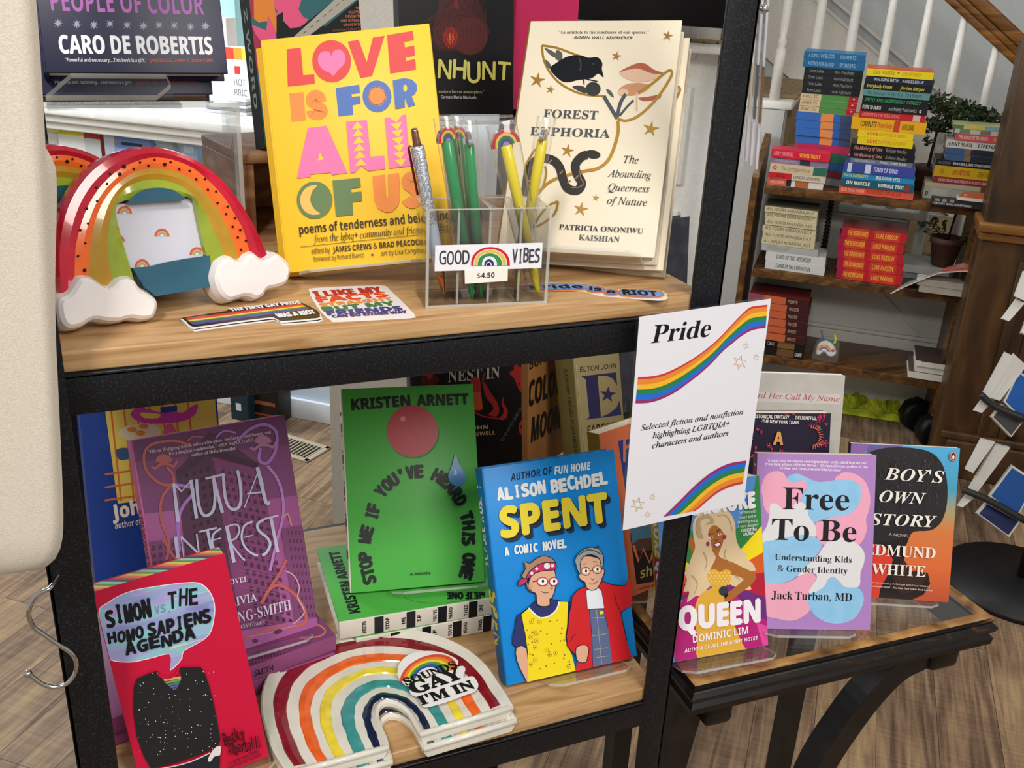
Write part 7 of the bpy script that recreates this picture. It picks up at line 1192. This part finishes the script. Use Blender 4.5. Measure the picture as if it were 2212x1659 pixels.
# topiary standing behind the top shelf stacks
pc = onb(1990, 430, 3.70); pc.z = SZ[0] + 0.001; pt = thing('potted_topiary', 'leafy green topiary on a dark stem behind the top shelf stacks', 'plant', pc)
top = onb(2045, 250, 3.70)
g = MB(); g.lathe(pc, [(0.0, 0), (0.03, 0.0), (0.042, 0.07), (0.045, 0.072), (0.045, 0.085), (0.0, 0.08)], POT, 20); child(g, 'pot', pt)
st_ = [pc + Vector((0, 0, 0.08)), onb(1999, 388, 3.70), onb(2012, 330, 3.70), onb(2024, 285, 3.70), onb(2040, 255, 3.70)]
g = MB(); g.tube(st_, [0.006, 0.006, 0.005, 0.004, 0.002], M('#241a12', 0.7), 8)
for x, y in ((2020, 215), (2080, 232), (2110, 245), (2140, 262), (2165, 255), (2005, 285)): g.tube([st_[3], onb((2024 + x) / 2, (285 + y) / 2 - 4, 3.70), onb(x, y, 3.70)], [0.003, 0.002, 0.001], M('#241a12', 0.7), 5)
child(g, 'stem', pt); g = MB()
for x, y, r, n in ((2030, 225, 0.055, 150), (2065, 245, 0.05, 130), (2095, 240, 0.045, 110), (2125, 255, 0.045, 110), (2155, 262, 0.042, 90), (2012, 270, 0.04, 80), (2050, 268, 0.05, 90), (2105, 268, 0.05, 90), (2000, 305, 0.02, 16)): leafcloud(g, onb(x, y, 3.70), (r, r * 0.8, r * 0.62), n, 0.026, rd)
child(g, 'foliage', pt)
# clear bag with a rainbow cloud toy on the lowest shelf
pc = onb(1783, 772, 3.44); pc.z = SZ[2] + 0.001; pc = onb(1783, 770, 3.53); pc.z = SZ[2] + 0.001; kt = thing('rainbow_keychain', 'white rainbow cloud keychain in a clear bag on the lowest shelf', 'keychain', pc); f = Fr(pc, EX, Vector((0, 0, 1)) * 0.94 + EY * 0.3)
g = MB(); cl = [(0.0, 0.022), (-0.002, 0.045), (0.008, 0.065), (0.028, 0.072), (0.046, 0.066), (0.058, 0.052), (0.066, 0.036), (0.062, 0.024), (0.052, 0.018), (0.04, 0.02), (0.032, 0.028), (0.022, 0.03), (0.014, 0.02), (0.006, 0.017)]; cl = [(u - 0.032, v) for u, v in smooth_loop(cl, 3)]
puffy(g, f, cl, 0.0, 0.012, M('#d8d4d4', 0.4), 0.003); ar = Art(g, f, (0, 0, 1), 0.0122); ar.q = lambda p: (p[0], p[1])
for r, c_ in ((0.024, '#d8733c'), (0.020, '#e0b050'), (0.016, '#4a5f9a'), (0.010, '#d8d4d4')): ar.raw(M(c_), [(-0.008 + r * math.cos(math.pi * k / 14), 0.034 + r * 0.95 * math.sin(math.pi * k / 14)) for k in range(15)])
ar.raw(M('#b0453c'), [(0.022 + 0.006 * math.cos(k), 0.040 + 0.006 * math.sin(k)) for k in range(6)]); child(g, 'cloud_charm', kt)
g = MB(); g.tube([f.at(-0.016, 0.066, 0.006), f.at(-0.024, 0.09, 0.004), f.at(-0.026, 0.10, 0.004)], 0.0028, M('#3a6a8a'), 6); g.tube([f.at(-0.026, 0.10, 0.004), f.at(-0.029, 0.108, 0.004)], 0.005, M('#c8703a'), 6); g.tube([f.at(0.022, 0.065, 0.006), f.at(0.026, 0.08, 0.006), f.at(0.018, 0.098, 0.006)], [0.006, 0.004, 0.003], M('#b8d830'), 6); g.tube([f.at(0.0, 0.074, 0.006), f.at(0.03, 0.064, 0.006)], 0.004, M('#1f6a4a'), 6); child(g, 'charm_clip', kt)
g = MB(); bag = [(-0.04, 0.0), (0.036, -0.004), (0.044, 0.03), (0.036, 0.075), (0.0, 0.086), (-0.036, 0.07), (-0.043, 0.03)]; puffy(g, f, smooth_loop(bag, 3), -0.008, 0.02, FILM, 0.004); child(g, 'clear_bag', kt)
# things on the dark floor beneath the lowest shelf
HV = speck('hi_vis_cloth', '#7a8a10', '#c8d428', 20, 0.35, 0.65, 0.7); c0 = onz(1900, 905, 0); g = MB(); n = 26; rows = []
rd = random.Random(12)
for j in range(9):
    r_ = []
    for i in range(n): u, v = i / (n - 1), j / 8; p = onz(1805 + 205 * u + 6 * math.sin(j), 872 + 38 * u + (v - 0.5) * 42 * (1 - 0.3 * u), 0); h = max(0.0, 0.012 + 0.05 * math.sin(math.pi * v) * (0.5 + 0.5 * math.sin(u * 19 + j * 1.3)) * (0.6 + 0.4 * rd.random())); r_.append(p + Vector((0, 0, h if 0 < j < 8 else 0.002)))
    rows += r_
g.add(rows, [(j * n + i, j * n + i + 1, (j + 1) * n + i + 1, (j + 1) * n + i) for j in range(8) for i in range(n - 1)], HV, False); solo(g, 'safety_vest', 'crumpled neon yellow safety vest on the floor under the bookcase', 'vest', c0)
g = MB(); c0 = onz(1995, 925, 0.0); c0.z = 0; D = [onz(x, y, 0.05) for x, y in ((1975, 880), (2015, 915))]; ax = (D[1] - D[0]).normalized(); db = thing('dumbbell', 'black dumbbell on the floor beside the neon vest', 'dumbbell', c0); BLK = M('#0a0a0b', 0.5)
m0 = onz(1998, 912, 0.06); m0.z = 0.06; ax = (EX * 0.4 - EY).normalized()
for s_ in (-1, 1): g = MB(); c1 = m0 + ax * 0.07 * s_; g.tube([c1 - ax * 0.03, c1 - ax * 0.026, c1 + ax * 0.026, c1 + ax * 0.03], [0.05, 0.06, 0.06, 0.05], BLK, 8); child(g, 'weight', db)
g = MB(); g.tube([m0 - ax * 0.05, m0 + ax * 0.05], 0.015, BLK, 10); child(g, 'grip', db)
# ================================================================== clear card sleeves hanging on the outside of the right post
def card_sleeve(label, x0t, x0b, w, Y, colr, k):
    T, B = ony(x0t, -60, Y), ony(x0b, 352 + k * 8, Y); up = (T - B).normalized(); U = Vector((0.55, 0.84, 0)); U = (U - up * U.dot(up)).normalized(); f = Fr(B, U, up); L = (T - B).length; th = thing('card_sleeve', label, 'card', T, 'hanging card sleeves')
    g = MB(); P = [(0, 0), (w, 0.004), (w * 1.02, L * 0.5), (w * 0.9, L * 0.97), (w * 0.75, L), (0.004, L)]; g.prism(f, P, -0.0016, 0.0016, FILM); child(g, 'clear_sleeve', th)
    g = MB(); g.box(f, 0.003, w - 0.004, 0.05, L * 0.55, -0.001, 0.001, M(colr, 0.5)); g.box(f, 0.003, w - 0.004, L * 0.55, L * 0.93, -0.0009, 0.0009, M('#d4d8de', 0.5)); g.box(f, 0.004, w - 0.004, 0.004, 0.046, -0.0012, 0.0012, M('#d8d4e0', 0.5)); child(g, 'card', th)
    g = MB(); g.box(f, w * 0.35, w * 0.7, 0.03, 0.04, 0.0013, 0.0016, M('#222228')); child(g, 'sticker', th)
for k, (xt, xb, w, Y, c_, lb) in enumerate(((1630, 1600, 0.030, 0.800, '#b9ab94', 'clear sleeve with beige card hanging nearest the right post'), (1640, 1612, 0.034, 0.815, '#c8bfae', 'clear sleeve with cream card, second out from the right post'), (1652, 1622, 0.038, 0.83, '#4a4a55', 'clear sleeve with dark blue card, third out from the post'), (1664, 1634, 0.042, 0.845, '#7a5228', 'clear sleeve with brown card hanging farthest from the post'))): card_sleeve(lb, xt, xb, w, Y, c_, k)
g = MB(); p = ony(1648, 22, 0.79); g.tube([Vector((X1 - 0.002, p.y - 0.02, p.z + 0.01)), p, p + Vector((0.03, 0.05, 0.0)), p + Vector((0.035, 0.055, 0.012))], 0.0022, CHROME, 8); g.lathe(p - Vector((0, 0, 0.003)), [(0.001, 0), (0.005, 0.002), (0.006, 0.005), (0.001, 0.009)], CHROME, 12); solo(g, 'metal_hook', 'chrome hook on the right post carrying the clear card sleeves', 'hook', p)
# ================================================================== greeting card spinner at the right edge
SPB = M('#1b1b1d', 0.45); pc = onz(2330, 1330, 0); cs = thing('card_spinner', 'black wire card spinner in front of the newel at the right edge', 'card rack', pc)
pc = onz(2200, 1265, 0)
g = MB(); g.tube([pc, pc + Vector((0, 0, 1.6))], 0.012, SPB, 10); child(g, 'pole', cs)
g = MB(); g.lathe(pc, [(0.0, 0.001), (0.2, 0.001), (0.2, 0.016), (0.03, 0.03), (0.0, 0.031)], SPB, 28); child(g, 'base', cs)
g = MB(); g.box(Fr(pc + Vector((0, 0, 0.35)), EX, (0, 0, 1)), -0.055, 0.055, 0, 1.2, -0.055, 0.055, SPB); child(g, 'core_panel', cs)
CW_ = M('#d0cfca', 0.6)
def card(label, quad, b, col, th=0.012, fan=0):
    P = [onb(x, y, b + db_) for (x, y), db_ in zip(quad, (0.0, 0.0, 0.02, 0.02))]; n = (P[1] - P[0]).cross(P[3] - P[0]).normalized(); t = thing('greeting_card', label, 'card', P[0], 'greeting cards in the spinner'); g = MB()
    if n.dot(EY) > 0: n = -n
    g.add(P + [p - n * th for p in P], [(0, 1, 2, 3), (7, 6, 5, 4), (0, 4, 5, 1), (1, 5, 6, 2), (2, 6, 7, 3), (3, 7, 4, 0)], CW_); child(g, 'envelope', t)
    if col:
        c = sum(P, Vector()) / 4; g = MB(); q = [c + (p - c) * 0.9 + n * 0.0008 for p in P]; g.add(q, [(0, 1, 2, 3)], M(col, 0.45)); child(g, 'card_front', t)
    return t
for lb, q, col, th in (('white envelopes in the upper pocket, leaning left', [(2122, 855), (2148, 862), (2200, 775), (2172, 762)], None, 0.02), ('pale card standing behind the upper pocket envelopes', [(2136, 858), (2160, 866), (2218, 790), (2190, 764)], None, 0.012), ('white packet poking out under the upper pocket', [(2103, 886), (2121, 892), (2150, 862), (2128, 852)], None, 0.01), ('bright blue card with white border in the upper pocket', [(2168, 868), (2226, 925), (2262, 845), (2200, 800)], '#1f5aa8', 0.012), ('charcoal card with white border below the blue one', [(2142, 900), (2185, 944), (2215, 905), (2165, 872)], '#4a4a4c', 0.012),
                       ('white envelope in the lower pocket, leaning left', [(2086, 1014), (2102, 1022), (2150, 955), (2120, 948)], None, 0.014), ('white packet of cards in the lower pocket', [(2090, 1062), (2108, 1068), (2182, 968), (2150, 960)], None, 0.016), ('white packet poking out under the lower pocket', [(2067, 1092), (2080, 1096), (2104, 1076), (2088, 1066)], None, 0.01), ('blue mountain card with white border in the lower pocket', [(2136, 1072), (2198, 1118), (2240, 1040), (2186, 1005)], '#24559a', 0.012), ('navy card with white border below the mountain card', [(2110, 1108), (2180, 1160), (2205, 1126), (2130, 1086)], '#222a5a', 0.012), ('white envelope in the top pocket at the frame edge', [(2192, 640), (2215, 650), (2240, 600), (2212, 585)], None, 0.012), ('pale card under the top pocket at the frame edge', [(2164, 688), (2180, 694), (2214, 655), (2196, 645)], None, 0.012), ('white card at the frame edge, between top and upper pockets', [(2206, 718), (2225, 726), (2240, 700), (2216, 690)], None, 0.01)): card(lb, q, 2.58, col, th)
PKT = M('#2c2c2c', 0.4)
for P in (((2118, 852), (2150, 878), (2215, 905)), ((2080, 1058), (2135, 1080), (2215, 1125))):
    g = MB(); a_, b_2, c_2 = [onb(x, y, 2.565) for x, y in P]; g.tube(smooth_loop([tuple(a_), tuple(b_2), tuple(c_2)], 5, False), 0.009, PKT, 8); child(g, 'pocket_rim', cs)
# ================================================================== bright sales counter behind the rack at the left
CT = speck('counter_paint', '#e9e7df', '#f1efe8', 30, 0.3, 0.7, 0.35, 0, 0.03); fr = RF(0, 2.80); ct = thing('sales_counter', 'white counter with moulded edge behind the rack at upper left', 'counter', room(-2.0, 2.9, 0))
zc = onb(105, 225, 2.78).z
g = MB(); g.box(fr, -3.0, -1.40, zc - 0.035, zc, -0.7, 0.03, CT, 0.008); child(g, 'counter_top', ct)
g = MB(); g.box(fr, -3.0, -1.42, zc - 0.06, zc - 0.035, -0.7, 0.018, CT, 0.006); g.box(fr, -3.0, -1.43, zc - 0.085, zc - 0.06, -0.7, 0.006, CT, 0.004); child(g, 'edge_moulding', ct)
g = MB(); g.box(fr, -3.0, -1.44, 0.0, 0.36, -0.68, 0.0, M('#c6d6e6', 0.5)); child(g, 'lower_front', ct)  # white panel, with the bluish daylight on it put into its colour
g = MB(); g.box(fr, -3.0, -1.42, 0.0, 0.075, 0.0, 0.014, M('#e2e8ee', 0.5), 0.004); child(g, 'plinth', ct)  # white as well, tinted with the same bluish daylight
PEG = M('#b9ccd8', 0.6); g = MB(); g.box(fr, -2.95, -1.46, 0.36, zc - 0.085, -0.30, -0.28, PEG)
for i in range(40):
    for j in range(6): g.box(fr, -2.6 + i * 0.028, -2.594 + i * 0.028, zc - 0.13 - j * 0.03, zc - 0.124 - j * 0.03, -0.2801, -0.2795, M('#20303c'))
child(g, 'pegboard', ct)
for u in (-3.0, -1.46): g = MB(); g.box(fr, u, u + 0.03, 0.36, zc - 0.085, -0.68, 0.0, CT); child(g, 'end_panel', ct)
def prod(name, label, cat, x0, y0, x1, y1, b, col, items=(), d=0.03):
    p, q = onb(x0, y1, b), onb(x1, y0, b); f = RF(p.dot(EX), b, p.z); Wd, Hd = (q - p).dot(EX), q.z - p.z; th = thing(name, label, cat, f.at(Wd / 2, 0, -d / 2)); g = MB(); g.box(f, 0, Wd, 0, Hd, -d, 0, M(col, 0.4), 0.002); child(g, 'pack', th)
    g = MB(); any_ = False; ar = Art(g, f)
    for u0, v0, u1, v1, c_ in items: ar.rect(M(c_, 0.4), Wd * u0, Hd * v0, Wd * u1, Hd * v1); any_ = True
    if any_: child(g, 'printed_front', th)
    g = MB(); g.tube([f.at(Wd / 2, Hd + 0.004, -d - 0.02), f.at(Wd / 2, Hd + 0.004, -0.005), f.at(Wd / 2, Hd - 0.002, 0.002)], 0.002, CHROME, 6)
    return th
hang = 2.83
prod('hanging_pack', 'red and white hanging pack under the counter edge at far left', 'package', 132, 246, 210, 345, hang, '#a81c28', ((0, 0, .62, .52, '#e4e6e4'), (0, .52, .62, .62, '#d8d040'), (.62, 0, 1, .5, '#c9cdcd')))
prod('price_flag', 'small yellow price flag left of the red pack', 'tag', 108, 245, 124, 282, hang - 0.02, '#e8e430', (), 0.003); prod('hanging_pack', 'white card pack behind the yellow price flag', 'package', 104, 240, 132, 350, hang + 0.02, '#e9e8e0', ())
prod('hanging_pack', 'clear and blue hanging pack beside the red pack', 'package', 228, 262, 250, 340, hang, '#c0d0e0', ()); prod('hanging_pack', 'blue hanging pack with dark loops under the counter', 'package', 250, 285, 320, 345, hang, '#6a8fc8', ((0, .75, 1, .95, '#22303c'), (0, 0, 1, .4, '#8fb0e0'), (.2, .5, .8, .6, '#22303c')))
prod('hanging_pack', 'grey hanging pack right of the blue one under the counter', 'package', 345, 275, 370, 350, hang, '#a8b4bc', ()); prod('hanging_pack', 'pale blue hanging pack with rounded label under the counter', 'package', 392, 308, 424, 345, hang, '#9fb8dc', ((.2, .4, .8, .8, '#c8d8ec'),))
prod('hanging_pack', 'dark red hanging pack beside the wooden crate under the counter', 'package', 494, 284, 545, 312, hang, '#8a1f3a', ((.1, .3, .3, .8, '#d8a0b0'), (.35, .4, .9, .6, '#d8a0b0')))
def box_on(label, x0, y0, x1, y1, b, col, items=(), words=()):
    p, q = onb(x0, y1, b), onb(x1, y0, b); f = RF(p.dot(EX), b, zc + 0.001); Wd, Hd = (q - p).dot(EX), max(q.z - zc, 0.03); th = thing('product_box', label, 'box', f.at(Wd / 2, 0, -0.03)); g = MB(); g.box(f, 0, Wd, 0, Hd, -0.06, 0, M(col, 0.4), 0.002); ar = Art(g, f); ar.q = lambda t: (t[0] * Wd, t[1] * Hd)
    for u0, v0, u1, v1, c_ in items: ar.raw(M(c_), [(Wd * u0, Hd * v0), (Wd * u1, Hd * v0), (Wd * u1, Hd * v1), (Wd * u0, Hd * v1)])
    for w_, u0, u1, v, h, c_ in words: ar.text(M(c_), w_, (u0, v), (u1, v), h, 'n')
    child(g, 'carton', th); return th
box_on('white toy box with rainbow stripes on the counter', 492, 106, 536, 190, 3.0, '#f0f0f0', ((0, .82, .35, 1, '#e8503c'), (.35, .82, .7, 1, '#e8a03c'), (.7, .82, 1, 1, '#e8d84a'), (.1, 0, .4, .12, '#9ad04a'), (.4, 0, .7, .12, '#6fb0e0'), (.35, .6, .6, .72, '#e03a3a')), (('HOT', .3, .8, .42, .1, '#5a5a60'), ('BRIC', .3, .85, .26, .1, '#5a5a60')))
box_on('pale pink box behind the toy box on the counter', 462, 40, 488, 165, 3.06, '#d8cfc8', ((0, .6, 1, .75, '#e8e8e8'),), (('CO', .1, .9, .62, .08, '#22242a'),)); box_on('aqua packet standing at the back of the counter', 468, -30, 505, 60, 3.12, '#9fd0d0', ((.3, .2, .7, .6, '#d8d8c0'),))
for i in range(5):
    p, q = onb(438, 200, 2.94), onb(530, 205, 2.94); f = RF(p.dot(EX), 2.94 + 0.004 * (i % 2), zc + 0.001 + i * 0.011); th = thing('notepad', f'thin grey-edged notepad, {("lowest", "second lowest", "middle", "second highest", "topmost")[i]} of the pile on the counter', 'notepad', f.at(0.08, 0, -0.04), 'notepads on the counter'); g = MB(); g.box(f, 0.006 * (i % 3), (q - p).dot(EX) - 0.004 * (i % 2), 0, 0.0095, -0.12, 0, M(('#c8ccd0', '#8a9096', '#d8dad8', '#a8aeb2', '#e0e0dc')[i], 0.6)); child(g, 'pad', th)
# dark boxes on the floor beneath the counter
prod('dark_carton', 'dark navy carton with white paw print on the floor behind the purple novel', 'carton', 500, 850, 534, 905, 2.62, '#17303c', ((.3, .35, .6, .6, '#c8d0d4'),), 0.08); prod('dark_carton', 'black carton with brown lettering on the floor by the counter', 'carton', 530, 842, 600, 905, 2.66, '#17120f', ((.3, .5, .9, .6, '#8a4a2a'), (.2, .2, .8, .26, '#8a3a24')), 0.08)
